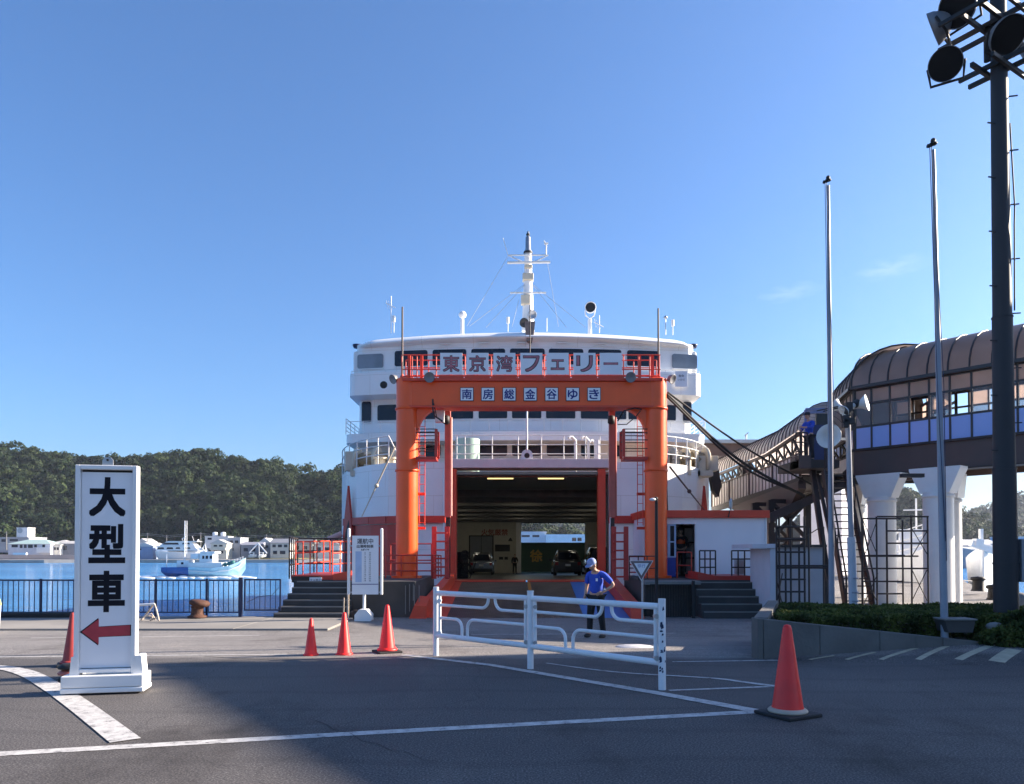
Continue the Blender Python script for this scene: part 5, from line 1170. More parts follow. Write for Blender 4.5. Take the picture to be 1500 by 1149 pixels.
# foredeck rail between the gantry posts and its central ring lug
mb = MB(); z0 = HT; zz = Z(638, FY + .3) - HT
for px in (669, 681, 721, 759, 793, 826, 858, 879): q = Vector((X(px, FY + .3), FY + .3, z0)); mb.tube([q, q + Vector((0, 0, zz))], .02, 6)
for f_ in (.33, .66, 1): mb.tube([(X(660, FY + .3), FY + .3, z0 + zz*f_), (X(890, FY + .3), FY + .3, z0 + zz*f_)], .018, 6)
mb.build('foredeck_rail', m_rail, t)
for s in (-1, 1):
    mb = MB(); P = [(XC + s*h, y + .06, hullz(i)) for i, (h, y) in enumerate(prof) if 2 <= i <= 8]; P = [Vector(p_) for p_ in P]
    P = smoothpath(P, 3)
    for z_ in (.38, .75, 1.12): mb.tube([p_ + Vector((0, 0, z_)) for p_ in P], .026, 6)
    for p_ in P[::2]: mb.tube([p_, p_ + Vector((0, 0, 1.12))], .026, 6)
    q = P[0]; mb.tube([q + Vector((-s*.55, 0, .0)), q + Vector((0, 0, 1.12))], .026, 6); mb.build('bow_rail', m_rail, t)
q = Vector((X(772, FY), FY - .05, HT)); mb = MB()
P = [(q.x + r_*math.cos(R(a)), q.y, q.z + .28 + r_*math.sin(R(a))) for r_, a in [(.23, a) for a in range(0, 181, 15)]]
mb.prism([(q.x + .24, q.y, q.z - .25)] + P + [(q.x - .24, q.y, q.z - .25)], (0, .08, 0)); lg = mb.build('ring_lug', m_white, t)
mb = MB(); mb.cyl((q.x, q.y - .006, q.z + .26), (q.x, q.y - .002, q.z + .26), .11, n=18); mb.build('lug_hole', m_dkbrown, lg)
mb = MB(); mb.tube([(q.x, q.y, q.z + .5), (q.x, q.y, Z(597, FY))], .035, 8); mb.build('jackstaff', m_white, t)
# green tank and deck gear
mb = MB(); a, b_ = X(666, 33), X(702, 33); mb.cyl(((a+b_)/2, 33.4, HT - .3), ((a+b_)/2, 33.4, Z(642, 33)), (b_-a)/2, n=32); mb.build('round_tank', mat('pale_green_paint', (.36, .52, .45), .5), t)
mb = MB()
for px, w_ in ((700, .5), (735, .4), (688, .3)): q = W(px, 667, 32.2); mb.sph((q.x, q.y, HT + .05), (w_, .2, .1), 10, 5)
mb.build('heaped_ropes', m_cream, t)
mb = MB()
for px, pt in ((843, 640), (862, 640), (873, 646)):
    q = W(px, 668, 33); q.z = HT - .35; mb.tube([q, (q.x, q.y, Z(pt + 6, 33))], .06, 8); mb.tube([(q.x, q.y, Z(pt + 6, 33)), (q.x - .18, q.y - .1, Z(pt, 33)), (q.x - .3, q.y - .15, Z(pt + 3, 33))], .07, 8)
mb.cyl((X(875, 32.6), 32.6, HT - .3), (X(875, 32.6), 32.6, Z(645, 32.6)), .13, n=12); mb.build('deck_vents', m_white, t)
def winch(px, s):
    q = W(px, 680, 33.6); z0 = HT - .38; mb = MB(); ax = Vector((1, .15 * s, 0))
    c = Vector((q.x, 33.6, z0 + .75)); M = ax.to_track_quat('Z', 'Y').to_matrix().to_4x4()
    mb.lathe([(.55, -.06), (.58, 0), (.55, .06)], c - ax*.45, 22, M); mb.build('drum_flange', m_cream, t); mb = MB(); mb.lathe([(.55, -.06), (.58, 0), (.55, .06)], c + ax*.45, 22, M); wd = mb.build('drum_flange', m_cream, t)
    mb = MB(); mb.lathe([(.28, -.38), (.34, -.2), (.33, .2), (.28, .38)], c, 18, M); mb.build('wound_rope', mat('weathered_rope', (.32, .25, .15), .9, var=.3, scale=20), wd)
    mb = MB(); mb.box(c.x - .7, c.x + .7, c.y - .4, c.y + .4, z0, z0 + .25); mb.box(c.x + .55, c.x + .95, c.y - .3, c.y + .3, z0 + .25, z0 + .9); mb.box(c.x - .95, c.x - .6, c.y - .25, c.y + .25, z0 + .25, z0 + 1.1); mb.build('winch_base', m_cream, wd, .03)
winch(539, -1); winch(566, -1); winch(1000, 1); winch(1018, 1)
mb = MB()
for px in (552, 560, 575, 992, 1008): q = W(px, 676, 32.6); mb.cyl((q.x, q.y, HT - .4), (q.x, q.y, HT + .28), .13, n=12); mb.cyl((q.x, q.y, HT + .28), (q.x, q.y, HT + .36), .2, n=12)
mb.build('mooring_bitts', m_cream, t)
# mooring rods seen on the bow
for a, b_, m_ in (((578, 655, FY - 1.2), (530, 757, FY - .6), m_cream), ((981, 684, FY - .8), (1032, 748, FY + .9), m_brown)):
    A_, B_ = W(*a), W(*b_); mb = MB(); mb.tube([A_, A_.lerp(B_, .5), B_], [.04, .032, .02], 8); mb.sph(A_.lerp(B_, .55), .09, 8, 6); mb.build('bow_stay_rod', m_, t)
# anchor gear hanging at the right shoulder
mb = MB(); q = W(1046, 700, 36.2); mb.prism([q + Vector(v) for v in ((-.3, -.3, .5), (.1, -.3, .55), (.28, -.3, -.4), (.12, -.3, -.95), (-.12, -.3, -.6))], (0, .5, 0)); mb.build('hanging_fender', m_dkbrown, t, .05)
# plate with text on the right bridge bulwark and lifebuoy style lamps
mb = MB(); y = d3 + .45; mb.box(X(990, y), X(1008, y), y - .02, y, Z(567, y), Z(544, y)); pl = mb.build('notice_plate', m_signw, t, .008)
text('救命', .26, .13, (X(999, y), y - .021, Z(551, y)), (1, 0, 0), (0, 0, 1), m_letter, pl); text('いかだ', .32, .1, (X(999, y), y - .021, Z(556.5, y)), (1, 0, 0), (0, 0, 1), m_letter, pl)
# mast
mx = lambda py: W(773.5, py, 40.5); d5 = 40.5
mb = MB(); zb5 = Z(486, d5); mb.tube([(mx(480).x, d5, zb5), (mx(430).x, d5, Z(432, d5)), (mx(385).x, d5, Z(385, d5)), (mx(350).x, d5, Z(374, d5))], [.34, .26, .19, .2], 14); ms = mb.build('mast', m_deckw, t)
mb = MB(); q = mx(374); mb.lathe([(.18, Z(374, d5)), (.23, Z(371, d5)), (.23, Z(369, d5)), (.14, Z(366, d5)), (.13, Z(348, d5)), (.06, Z(346, d5)), (.06, Z(340, d5)), (.01, Z(339, d5))], (q.x, d5, 0), 14); mb.build('mast_lamp', m_steel, ms)
mb = MB(); mb.lathe([(.235, Z(372, d5)), (.24, Z(371, d5)), (.24, Z(369.5, d5)), (.2, Z(368, d5))], (q.x, d5, 0), 14); mb.lathe([(.1, Z(345, d5)), (.1, Z(343, d5))], (q.x, d5, 0), 10); mb.build('black_collar', m_black, ms)
for (xa, ya, xb, yb, r_) in ((743, 385, 806, 384, .075), (746, 374, 803, 374, .04), (744, 374, 766, 384, .03), (803, 374, 785, 383, .03), (747, 429, 800, 429, .045)):
    mb = MB(); mb.tube([W(xa, ya, d5 - .3), W(xb, yb, d5 - .3)], r_, 8); mb.build('yardarm', m_rail, ms)
mb = MB(); mb.tube([W(744, 374, d5-.3), W(737, 349, d5-.3)], .018, 5); mb.build('whip_antenna', m_rail, ms)
mb = MB(); mb.tube([W(800, 374, d5-.3), W(800, 357, d5-.3)], .035, 6); mb.tube([W(797, 357, d5-.3), W(803, 357, d5-.3)], .05, 6); mb.tube([W(801, 362, d5-.3), W(797, 353, d5-.3)], .03, 6); mb.build('anemometer', m_rail, ms)
mb = MB(); mb.cbox(W(773.5, 407, d5 - .1), .58, .5, .36); mb.cbox(W(774, 392, d5 - .1), .42, .4, .18); mb.cbox(W(770, 440, d5 - .2), .5, .35, .5); mb.build('mast_housing', m_cream, ms, .04)
mb = MB(); q = W(780, 461, d5 - .5); M = Vector((.3, -1, -.1)).to_track_quat('Z', 'Y').to_matrix().to_4x4(); mb.lathe([(.05, -.35), (.2, -.2), (.24, 0), (.2, -.02), (.02, -.1)], q, 18, M); mb.build('mast_horn', m_steel, ms)
mb = MB(); q = W(768, 473, d5 - .4); mb.lathe([(.05, -.3), (.2, -.2), (.25, 0), (.2, -.02), (.02, -.1)], q, 18, M); mb.build('mast_horn', m_mast, ms)
mb = MB(); q = W(776, 470, d5 - 1.8); mb.prism([W(769, 471, 35.2), W(784, 471, 35.2), W(782, 490, 35.0), W(779, 500, 34.9), W(772, 500, 34.9), W(770, 488, 35.0)], (0, .35, 0)); mb.build('rusty_bell_cover', mat('rusty_brown_canvas', (.3, .2, .15), .8, var=.25, scale=6), t, .04)
for (a, b_) in (((771, 415), (712, 480)), ((771, 415), (688, 478)), ((744, 376), (684, 478)), ((778, 415), (830, 480)), ((778, 415), (858, 480)), ((802, 386), (818, 479)), ((760, 440), (750, 479))):
    mb = MB(); mb.tube([W(*a, d5 - .1), W(*b_, d5 - 1.5)], .011, 5); mb.build('stay_wire', m_steel, t)
d6 = 38.5
mb = MB(); q = W(677, 483, d6); mb.tube([q - Vector((0, 0, .3)), W(677, 468, d6)], .09, 10); mb.sph(W(677.5, 461.5, d6), .19, 16, 10); mb.build('radome', m_deckw, t)
mb = MB(); q = W(864, 486, d6); mb.tube([q - Vector((0, 0, .3)), W(864, 468, d6)], .1, 10); mb.tube([W(857, 455, d6), W(858, 463, d6), W(864, 467, d6), W(870, 463, d6), W(872, 455, d6)], .03, 8); sl_ = mb.build('searchlight', m_deckw, t)
mb = MB(); q = W(865, 450.5, d6); M = Vector((-.15, -1, -.1)).to_track_quat('Z', 'Y').to_matrix().to_4x4(); mb.lathe([(.1, -.32), (.24, -.25), (.28, -.1), (.285, .06), (.25, .065), (.245, .0)], q, 24, M); mb.build('lamp_housing', m_deckw, sl_)
mb = MB(); mb.lathe([(.001, -.02), (.255, .02)], q, 24, M); mb.build('lamp_glass', m_black, sl_)
def aerial(px, pt, pb, kind):
    mb = MB(); mb.tube([W(px, pb + 4, d6), W(px, pt, d6)], .022, 6)
    if kind == 'yagi': mb.tube([W(px - 8, pt + 10, d6), W(px + 6, pt + 17, d6)], .02, 5); [mb.tube([W(px - 7 + j*3, pt + 6 + j, d6), W(px - 5 + j*3, pt + 18 + j, d6)], .01, 4) for j in range(3)]
    if kind == 'can': mb.cyl(W(px, pt + 8, d6), W(px, pt - 1, d6), .075, n=10)
    if kind == 'cap': mb.lathe([(.03, -.1), (.12, 0), (.02, .09)], W(px, pt + 2, d6), 8)
    mb.build('aerial', m_rail if kind != 'cap' else m_steel, t)
aerial(573, 434, 484, 'yagi'); aerial(577, 464, 484, 'can'); aerial(744, 466, 482, 'can'); aerial(801, 466, 482, ''); aerial(878, 462, 484, 'yagi'); aerial(975, 463, 487, 'cap'); aerial(985.5, 470, 487, 'can')
mb = MB(); q = W(562, 564, d3 - .1); mb.lathe([(.13, -.03), (.17, 0), (.13, .03)], q, 18, Matrix.Rotation(R(90), 4, 'X')); mb.build('fairlead_ring', m_black, t)

# vehicles in the car deck
def car(name, label, px, pyb, d, wd, paint, hgt=1.55):
    cx = X(px, d); z0 = dz(d); t = thing(name, label, 'car', (cx, d, z0)); L_ = 4.3
    def ring(y, w_, za, zb_, tuck): return [(cx - w_/2, d+y, z0+za), (cx - w_/2 - .02, d+y, z0+(za+zb_)/2), (cx - w_/2 + tuck, d+y, z0+zb_), (cx + w_/2 - tuck, d+y, z0+zb_), (cx + w_/2 + .02, d+y, z0+(za+zb_)/2), (cx + w_/2, d+y, z0+za)]
    mb = MB(); mb.loft([ring(0, wd*.92, .3, .86, .1), ring(.12, wd, .22, .95, .08), ring(1.2, wd, .2, .98, .06), ring(3.2, wd, .2, .95, .07), ring(4.1, wd*.95, .25, .78, .12), ring(L_, wd*.86, .32, .66, .14)]); mb.build('body', paint, t)
    mb = MB(); mb.loft([ring(.1, wd*.9, .9, .96, .08), ring(.42, wd*.86, .94, hgt-.1, .16), ring(.8, wd*.85, .95, hgt, .17), ring(2.1, wd*.85, .95, hgt-.02, .17), ring(3.1, wd*.9, .9, .97, .1)]); cb = mb.build('cabin', paint, t)
    mb = MB(); mb.prism([(cx - wd*.36, d+.16, z0+1.0), (cx + wd*.36, d+.16, z0+1.0), (cx + wd*.29, d+.40, z0+hgt-.16), (cx - wd*.29, d+.40, z0+hgt-.16)], (0, -.03, .01)); mb.build('rear_window', m_glass, cb)
    for s in (-1, 1):
        for yy in (.85, 3.4):
            mb = MB(); mb.cyl((cx + s*(wd/2 - .2), d+yy, z0+.3), (cx + s*(wd/2 + .0), d+yy, z0+.3), .3, n=20); mb.build('wheel', m_rubber, t)
        mb = MB(); mb.box(cx + s*wd*.40 - .1, cx + s*wd*.40 + .1, d - .04, d + .1, z0+.68, z0+.88); mb.build('tail_light', mat('red_lamp_lens', (.25, .01, .01), .2), t)
        mb = MB(); mb.cbox((cx + s*(wd/2 + .1), d + 2.6, z0 + .98), .16, .08, .12); mb.build('wing_mirror', paint, t)
    mb = MB(); mb.box(cx - .17, cx + .17, d - .035, d - .005, z0+.62, z0+.76); mb.build('number_plate', m_signw, t)
    mb = MB(); mb.box(cx - wd*.45, cx + wd*.45, d - .08, d + .1, z0+.26, z0+.46); mb.build('bumper', m_rubber, t)
m_cardk = mat('dark_grey_car_paint', (.05, .05, .055), .2, coat=.6); m_carsv = mat('silver_car_paint', (.3, .31, .33), .22, .6, coat=.5); m_carbk = mat('black_car_paint', (.012, .012, .014), .15, coat=.7)
car('parked_car', 'dark car parked on the left of the ferry car deck', 705, 840, 55, 1.72, m_carsv, 1.6)
car('parked_car', 'car parked before the green stern door on the ferry car deck', 832, 841, 48.5, 1.76, m_cardk, 1.62)
car('parked_car', 'dark vehicle partly hidden by the right door post of the ferry', 882, 841, 46, 1.8, m_carbk, 1.75)
# fire hose trolley / clutter on the left of the deck
t = thing('deck_clutter', 'dark heap of lashing gear by the left door post inside the ferry', 'lashing gear', (X(676, 38), 38, dz(38)))
mb = MB()
for i in range(7): q = OFF[t.name] + Vector((rng.uniform(-.3, .4), rng.uniform(-.3, .3), .2 + .16*i)); mb.tube([q + Vector((.2*math.cos(a), .1*math.sin(a), .2*math.sin(a))) for a in np.linspace(0, 5.5, 9)], .05, 6)
mb.build('rope_coil', m_black, t); mb = MB(); mb.tube([OFF[t.name] + Vector((.4, 0, 0)), OFF[t.name] + Vector((.75, 0, .9))], .03, 6); mb.box(OFF[t.name].x - .5, OFF[t.name].x + .3, 38.2, 38.6, dz(38), dz(38) + 1.3); mb.build('stand', m_rubber, t)
#@@PART5
# ================================================================ BOARDING WALKWAY
Cw = Vector((12.9, 29.0, 0)); tw = Vector((.63, -.777, 0)).normalized(); nw = Vector((-tw.y, tw.x, 0)).normalized() * -1
if nw.y > 0: nw = -nw                          # nw points to the side we see
WW = 3.6
t = thing('covered_walkway', 'raised covered walkway with a ribbed barrel roof, windows and blue panels', 'walkway', (20, 20, -.35))
def translucent(name, col, f_, rough=.3):
    m, tt, bb, LL = nodes_mat(name); g = N(tt, 'ShaderNodeNewGeometry'); nz = N(tt, 'ShaderNodeTexNoise', Scale=.7, Detail=6.0); LL(g.outputs['Position'], nz.inputs['Vector'])
    r_ = ramp(tt, [(.3, tuple(c * .75 for c in col)), (.7, tuple(min(1, c * 1.12) for c in col))]); LL(nz.outputs['Fac'], r_.inputs['Fac']); LL(r_.outputs[0], bb.inputs['Base Color']); bb.inputs['Roughness'].default_value = rough
    tr = N(tt, 'ShaderNodeBsdfTranslucent'); LL(r_.outputs[0], tr.inputs['Color']); ms = N(tt, 'ShaderNodeMixShader'); ms.inputs[0].default_value = f_
    LL(bb.outputs[0], ms.inputs[1]); LL(tr.outputs[0], ms.inputs[2]); LL(ms.outputs[0], tt.nodes['Material Output'].inputs['Surface']); return m
m_roof = translucent('brown_plastic_roof', (.38, .29, .24), .5)
m_mull = mat('brown_black_frame', (.022, .018, .018), .4)
m_band = translucent('beige_tinted_panel', (.72, .62, .56), .75)
m_wglass, tt, bb, LL = nodes_mat('clear_window_glass')
bb.inputs['Base Color'].default_value = (.75, .75, .75, 1); bb.inputs['Roughness'].default_value = .03; bb.inputs['Transmission Weight'].default_value = .85; bb.inputs['IOR'].default_value = 1.02
zGb, zGt, zP0, zP1, zw0, zw1, zb1, zE = 4.39, 5.30, 5.39, 6.17, 6.24, 7.02, 7.58, 7.68
# path: a far bend, the corner, then towards us
segs = [(Vector((13.75, 32.9, 0)), Cw, 6), (Cw, Cw + tw * 17.0, 25)]
def side(p, tdir, off): return p + Vector((tdir.y, -tdir.x, 0)) * off
def seg_pt(a, b_, s, lat):
    d_ = (b_ - a).normalized(); n_ = Vector((-d_.y, d_.x, 0));
    if n_.dot(nw) > 0: n_ = -n_
    return a.lerp(b_, s) + n_ * lat            # lat >0 away from us
for si, (a, b_, nb) in enumerate(segs):
    def Q(s, lat, z): p = seg_pt(a, b_, s, lat); return Vector((p.x, p.y, z))
    def plank(nm, m, z0, z1, l0, l1, s0=0, s1=1):
        mb = MB(); v = [Q(s0, l0, z0), Q(s1, l0, z0), Q(s1, l1, z0), Q(s0, l1, z0)]; mb.prism(v, (0, 0, z1 - z0)); return mb.build(nm, m, t)
    fl = plank('floor', m_brown, zGt - .1, zGt, .05, WW - .05)
    plank('girder', m_brown, zGb, zGt, .0, .22); plank('girder', m_brown, zGb, zGt, WW - .22, WW)
    plank('girder_flange', m_dkbrown, zGb - .06, zGb - .002, -.12, .34); plank('girder_flange', m_dkbrown, zGt + .002, zP0 - .01, -.1, .1)
    plank('soffit', m_dkbrown, zGb + .2, zGb + .26, .23, WW - .23)
    for lat in (.06, WW - .06):
        mb = MB(); e = .04
        for z0, z1 in ((zP1, zw0), (zw1, zw1 + .07), (zb1, zE)):
            v = [Q(0, lat - e, z0), Q(1, lat - e, z0), Q(1, lat + e, z0), Q(0, lat + e, z0)]; mb.prism(v, (0, 0, z1 - z0))
        for i in range(nb + 1):
            s = i / nb; hw = .03 / (b_ - a).length; v = [Q(s - hw, lat - .045, zP0), Q(s + hw, lat - .045, zP0), Q(s + hw, lat + .045, zP0), Q(s - hw, lat + .045, zP0)]; mb.prism(v, (0, 0, zE - zP0 - .002))
        mb.build('window_frame', m_mull, t)
        for i in range(nb):
            s0, s1 = (i + .05) / nb, (i + .95) / nb
            mb = MB(); mb.prism([Q(s0, lat - .02, zP0 + .01), Q(s1, lat - .02, zP0 + .01), Q(s1, lat + .02, zP0 + .01), Q(s0, lat + .02, zP0 + .01)], (0, 0, zP1 - zP0 - .02)); mb.build('blue_panel', m_blue, t)
            if lat > 1 and i % 2: continue
            mb = MB(); mb.prism([Q(s0, lat - .01, zw1 + .08), Q(s1, lat - .01, zw1 + .08), Q(s1, lat + .01, zw1 + .08), Q(s0, lat + .01, zw1 + .08)], (0, 0, zb1 - zw1 - .09)); mb.build('upper_panel', m_band, t)
            if not (si == 1 and lat < 1 and i in (3, 5)):
                mb = MB(); mb.prism([Q(s0, lat - .006, zw0 + .01), Q(s1, lat - .006, zw0 + .01), Q(s1, lat + .006, zw0 + .01), Q(s0, lat + .006, zw0 + .01)], (0, 0, zw1 - zw0 - .02)); mb.build('window_pane', m_wglass, t)
    # barrel roof, thin shell with standing ribs
    na = 14; rise = 1.58; eav = .12
    def arc(s, k_, g=1.0): an = math.pi * k_ / na; return Q(s, WW/2 - (WW/2 + eav) * g * math.cos(an), zE + .004 + rise * g * math.sin(an))
    mb = MB(); vs = []
    ns = nb
    rg0 = [[arc(i / ns, k_) for k_ in range(na + 1)] for i in range(ns + 1)]
    mb.loft(rg0, closed=False, caps=False); mb.build('barrel_roof', m_roof, t)
    mb = MB(); pass
    for i in range(ns + 1):
        mb = MB(); mb.tube([arc(i / ns, k_, 1.008) for k_ in range(na + 1)], .032, 6); mb.build('roof_rib', m_mull, t)
    mb = MB(); mb.prism([Q(0, -.18, zE - .06), Q(1, -.18, zE - .06), Q(1, -.06, zE - .06), Q(0, -.06, zE - .06)], (0, 0, .12)); mb.build('eaves_gutter', m_mull, t)
a, b_ = segs[0][0], segs[0][1]
def Q(s, lat, z): p = seg_pt(a, b_, s, lat); return Vector((p.x, p.y, z))
mb = MB(); P = [Q(-.01, 0, zGb), Q(-.01, WW, zGb), Q(-.01, WW, zE)] + [Q(-.01, WW/2 + WW/2*math.cos(math.pi*k_/10), zE + 1.55*math.sin(math.pi*k_/10)) for k_ in range(1, 10)] + [Q(-.01, 0, zE)]
mb.prism(P, (a - b_).normalized() * .1); mb.build('end_wall', m_mull, t)
m_col = mat('white_column_paint', (.74, .73, .71), .5, var=.05, dirt=((.45, .3, .2), .12, (3, 3, .4)))
# columns with flared heads
for px, d_, r_ in ((1292, 27.6, .47), (1375, 25.4, .46), (1257, 31.5, .28), (1394, 27.6, .33)):
    x_ = X(px, d_); mb = MB(); mb.cyl((x_, d_, -.4), (x_, d_, 3.5), r_, n=36)
    cl_ = mb.build('column', m_col, t)
    mb = MB(); ra = r_
    top = 4.30
    for sgn in (1,):
        A_ = [Vector((x_, d_, 0)) + tw * (u) for u in (-.8 if r_ > .4 else -.42, .8 if r_ > .4 else .42)]
        lo = [Vector((x_, d_, 0)) + tw * (u) for u in (-r_, r_)]; nn = nw * -.3
        v0 = [A_[0] + Vector((0, 0, top)), A_[1] + Vector((0, 0, top)), A_[1] + Vector((0, 0, top - .07)), lo[1] + Vector((0, 0, 3.45)), lo[0] + Vector((0, 0, 3.45)), A_[0] + Vector((0, 0, top - .07))]
        mb.prism([p_ - nn for p_ in v0], nn * 2)
    mb.build('column_head', m_col, cl_)
    mb = MB(); mb.lathe([(r_ + .003, 3.3), (r_ + .03, 3.3), (r_ + .03, 3.4), (r_ + .003, 3.4)], (x_, d_, 0), 30); mb.build('column_ring', m_col, cl_)
mb = MB(); q = W(1336, 697, 24.5); mb.box(q.x - .35, q.x + .35, q.y - .1, q.y + .1, q.z - .06, q.z + .06); mb.build('soffit_lamp', m_mast, t)

# gangway to the ferry (runs beside the ship)
t = thing('boarding_gangway', 'sloping boarding gangway with ribbed barrel roof and crossed side bracing', 'gangway', (11.5, 33, -.35))
ga, gb = Vector((10.9, 29.0, 0)), Vector((10.3, 39.5, 0)); GW = 2.3
GK = {'b': (4.35, 4.14, 4.0, 3.8), 'p': (5.22, 5.03, 4.96, 4.82), 'e': (6.03, 5.60, 5.50, 5.36)}
def gz(s, kind): return float(np.interp(s, (0, .31, .6, 1), GK[kind]))
gd = (gb - ga).normalized(); gn = Vector((gd.y, -gd.x, 0))
if gn.x < 0: gn = -gn
def GQ(s, lat, z): p = ga.lerp(gb, s) + gn * lat; return Vector((p.x, p.y, z))
def strip(nm, m, k0, k1, o0, o1, l0, l1, s0=0, s1=1):
    mb = MB(); cuts = [s0] + [c_ for c_ in (.31, .6) if s0 < c_ < s1] + [s1]
    mb.loft([[GQ(s, l0, gz(s, k0)+o0), GQ(s, l1, gz(s, k0)+o0), GQ(s, l1, gz(s, k1)+o1), GQ(s, l0, gz(s, k1)+o1)] for s in cuts], smooth=False); return mb.build(nm, m, t)
m_corr = mat('weathered_corrugated_sheet', (.68, .61, .57), .45, .2, var=.15, scale=2, dirt=((.2, .12, .09), .3, (4, 4, .6)))
for l0, l1 in ((0, .04), (GW - .04, GW)):
    strip('side_sheet', m_corr, 'b', 'p', 0, 0, l0, l1)
mb = MB()
for i in range(29): s = i / 28; mb.bar(GQ(s, -.02, gz(s, 'b')), GQ(s, -.02, gz(s, 'p')), .025 if i % 7 else .1, .03)
mb.build('sheet_ribs', m_brown, t)
strip('bottom_chord', m_dkbrown, 'b', 'b', -.26, -.01, -.06, .1); strip('bottom_chord', m_dkbrown, 'b', 'b', -.26, -.01, GW - .1, GW + .06)
strip('gangway_floor', m_dkbrown, 'b', 'b', .02, .08, .05, GW - .05)
for lat in (0, GW):
    strip('eave_rail', m_brown, 'e', 'e', -.08, .03, lat - .06, lat + .06); strip('lattice_sill', m_brown, 'p', 'p', .0, .06, lat - .05, lat + .05)
    mb = MB()
    for i in range(14):
        s0, s1 = i / 14, (i + 1) / 14
        if i == 7: mb.build('side_lattice', m_dkbrown, t); mb = MB(); continue
        mb.bar(GQ(s0, lat, gz(s0, 'p')), GQ(s0, lat, gz(s0, 'e')), .06); mb.bar(GQ(s0, lat, gz(s0, 'p')), GQ(s1, lat, gz(s1, 'e')), .075); mb.bar(GQ(s1, lat, gz(s1, 'p')), GQ((s0+s1)/2, lat, (gz(s0, 'e')+gz(s0, 'p'))/2), .05)
    mb.build('side_lattice', m_dkbrown, t)
    for s in (.5, .57): mb = MB(); mb.bar(GQ(s, lat, gz(s, 'p')), GQ(s, lat, gz(s, 'e')), .14); mb.build('lattice_post', m_dkbrown, t)
def garc(s, k_, g=1.0): an = math.pi*k_/12; return GQ(s, GW/2 - (GW/2 + .12)*g*math.cos(an), gz(s, 'e') + .04 + 1.12*g*math.sin(an))
m_groof = translucent('pale_brown_roof_sheet', (.66, .58, .53), .5)
mb = MB(); mb.loft([[garc(s_, k_) for k_ in range(13)] for s_ in (0, .1, .2, .31, .4, .5, .6, .7, .8, .9, 1)], closed=False, caps=False); mb.build('barrel_roof', m_groof, t)
for i in range(30):
    mb = MB(); mb.tube([garc(i/29, k_, 1.01) for k_ in range(13)], .02, 5); mb.build('roof_rib', m_dkbrown, t)
mb = MB(); mb.prism([GQ(.0, -.1, 3.9), GQ(.0, -.1, 4.2), GQ(.75, -.1, 3.6), GQ(.4, -.1, 3.0), GQ(.1, -.1, 3.0)], gn * .3); mb.build('support_plate', m_brown, t)
# support tower below
t = thing('steel_support_tower', 'dark brown braced steel tower under the boarding gangway', 'tower', (10.9, 30.5, -.35))
tx0, tx1, ty0, ty1 = X(1129, 30.2), X(1183, 30.2), 30.2, 32.2
for x_ in (tx0, tx1):
    for y_ in (ty0, ty1): mb = MB(); mb.box(x_ - .11, x_ + .11, y_ - .11, y_ + .11, -.4, 3.55); mb.build('leg', m_dkbrown, t)
mb = MB()
for y_ in (ty0, ty1):
    for z0, z1 in ((.5, 2.0), (2.0, 3.5)):
        mb.bar((tx0, y_, z0), (tx1, y_, z1), .14); mb.bar((tx1, y_, z0), (tx0, y_, z1), .14); mb.bar((tx0, y_, z1), (tx1, y_, z1), .16)
        mb.bar(((tx0+tx1)/2, y_, z0), ((tx0+tx1)/2, y_, z1), .14)
    mb.build('bracing', m_dkbrown, t); mb = MB()
mb = MB(); mb.add([W(1128, 752, 29.8), W(1246, 700, 28.6), W(1246, 712, 28.6), W(1128, 766, 29.8)] + [p_ + Vector((.3, 2.2, 0)) for p_ in (W(1128, 752, 29.8), W(1246, 700, 28.6), W(1246, 712, 28.6), W(1128, 766, 29.8))], [(3, 2, 1, 0), (4, 5, 6, 7), (0, 1, 5, 4), (2, 3, 7, 6), (1, 2, 6, 5), (3, 0, 4, 7)]); mb.build('sloping_beam', m_dkbrown, t)
# the lookout platform with the man on it
t = thing('hinge_platform', 'small dark platform with rail and blue panel at the head of the gangway', 'platform', W(1190, 680, 27.2))
d = 27.2; mb = MB(); mb.box(X(1163, d), X(1222, d), d - .5, d + 1.6, Z(688, d), Z(676, d)); mb.build('deck', m_dkbrown, t)
mb = MB(); mb.box(X(1163, d), X(1180, d), d - .55, d + .3, Z(688, d) - .02, Z(670, d)); mb.build('corner_box', m_brown, t)
mb = MB(); mb.box(X(1192, d), X(1214, d), d + .35, d + .4, Z(673, d), Z(620, d)); mb.build('blue_screen', mat('deep_blue_panel', (.012, .02, .11), .4), t)
mb = MB(); railing(mb, [W(1166, 676, d - .4), W(1183, 676, d - .4)], 1.0, 3, .025, .25); mb.build('railing', m_dkbrown, t)
mb = MB()
for a, b_ in (((1180, 601), (1180, 640)), ((1180, 600), (1208, 600)), ((1183, 605), (1208, 603))): mb.bar(W(*a, d + .5), W(*b_, d + .5), .09)
mb.build('door_frame', mat('blue_grey_frame', (.2, .24, .4), .45), t)
mb = MB(); mb.box(X(1204, d), X(1222, d), d + .42, d + .5, Z(692, d), Z(603, d)); mb.build('dark_cladding', m_mull, t)
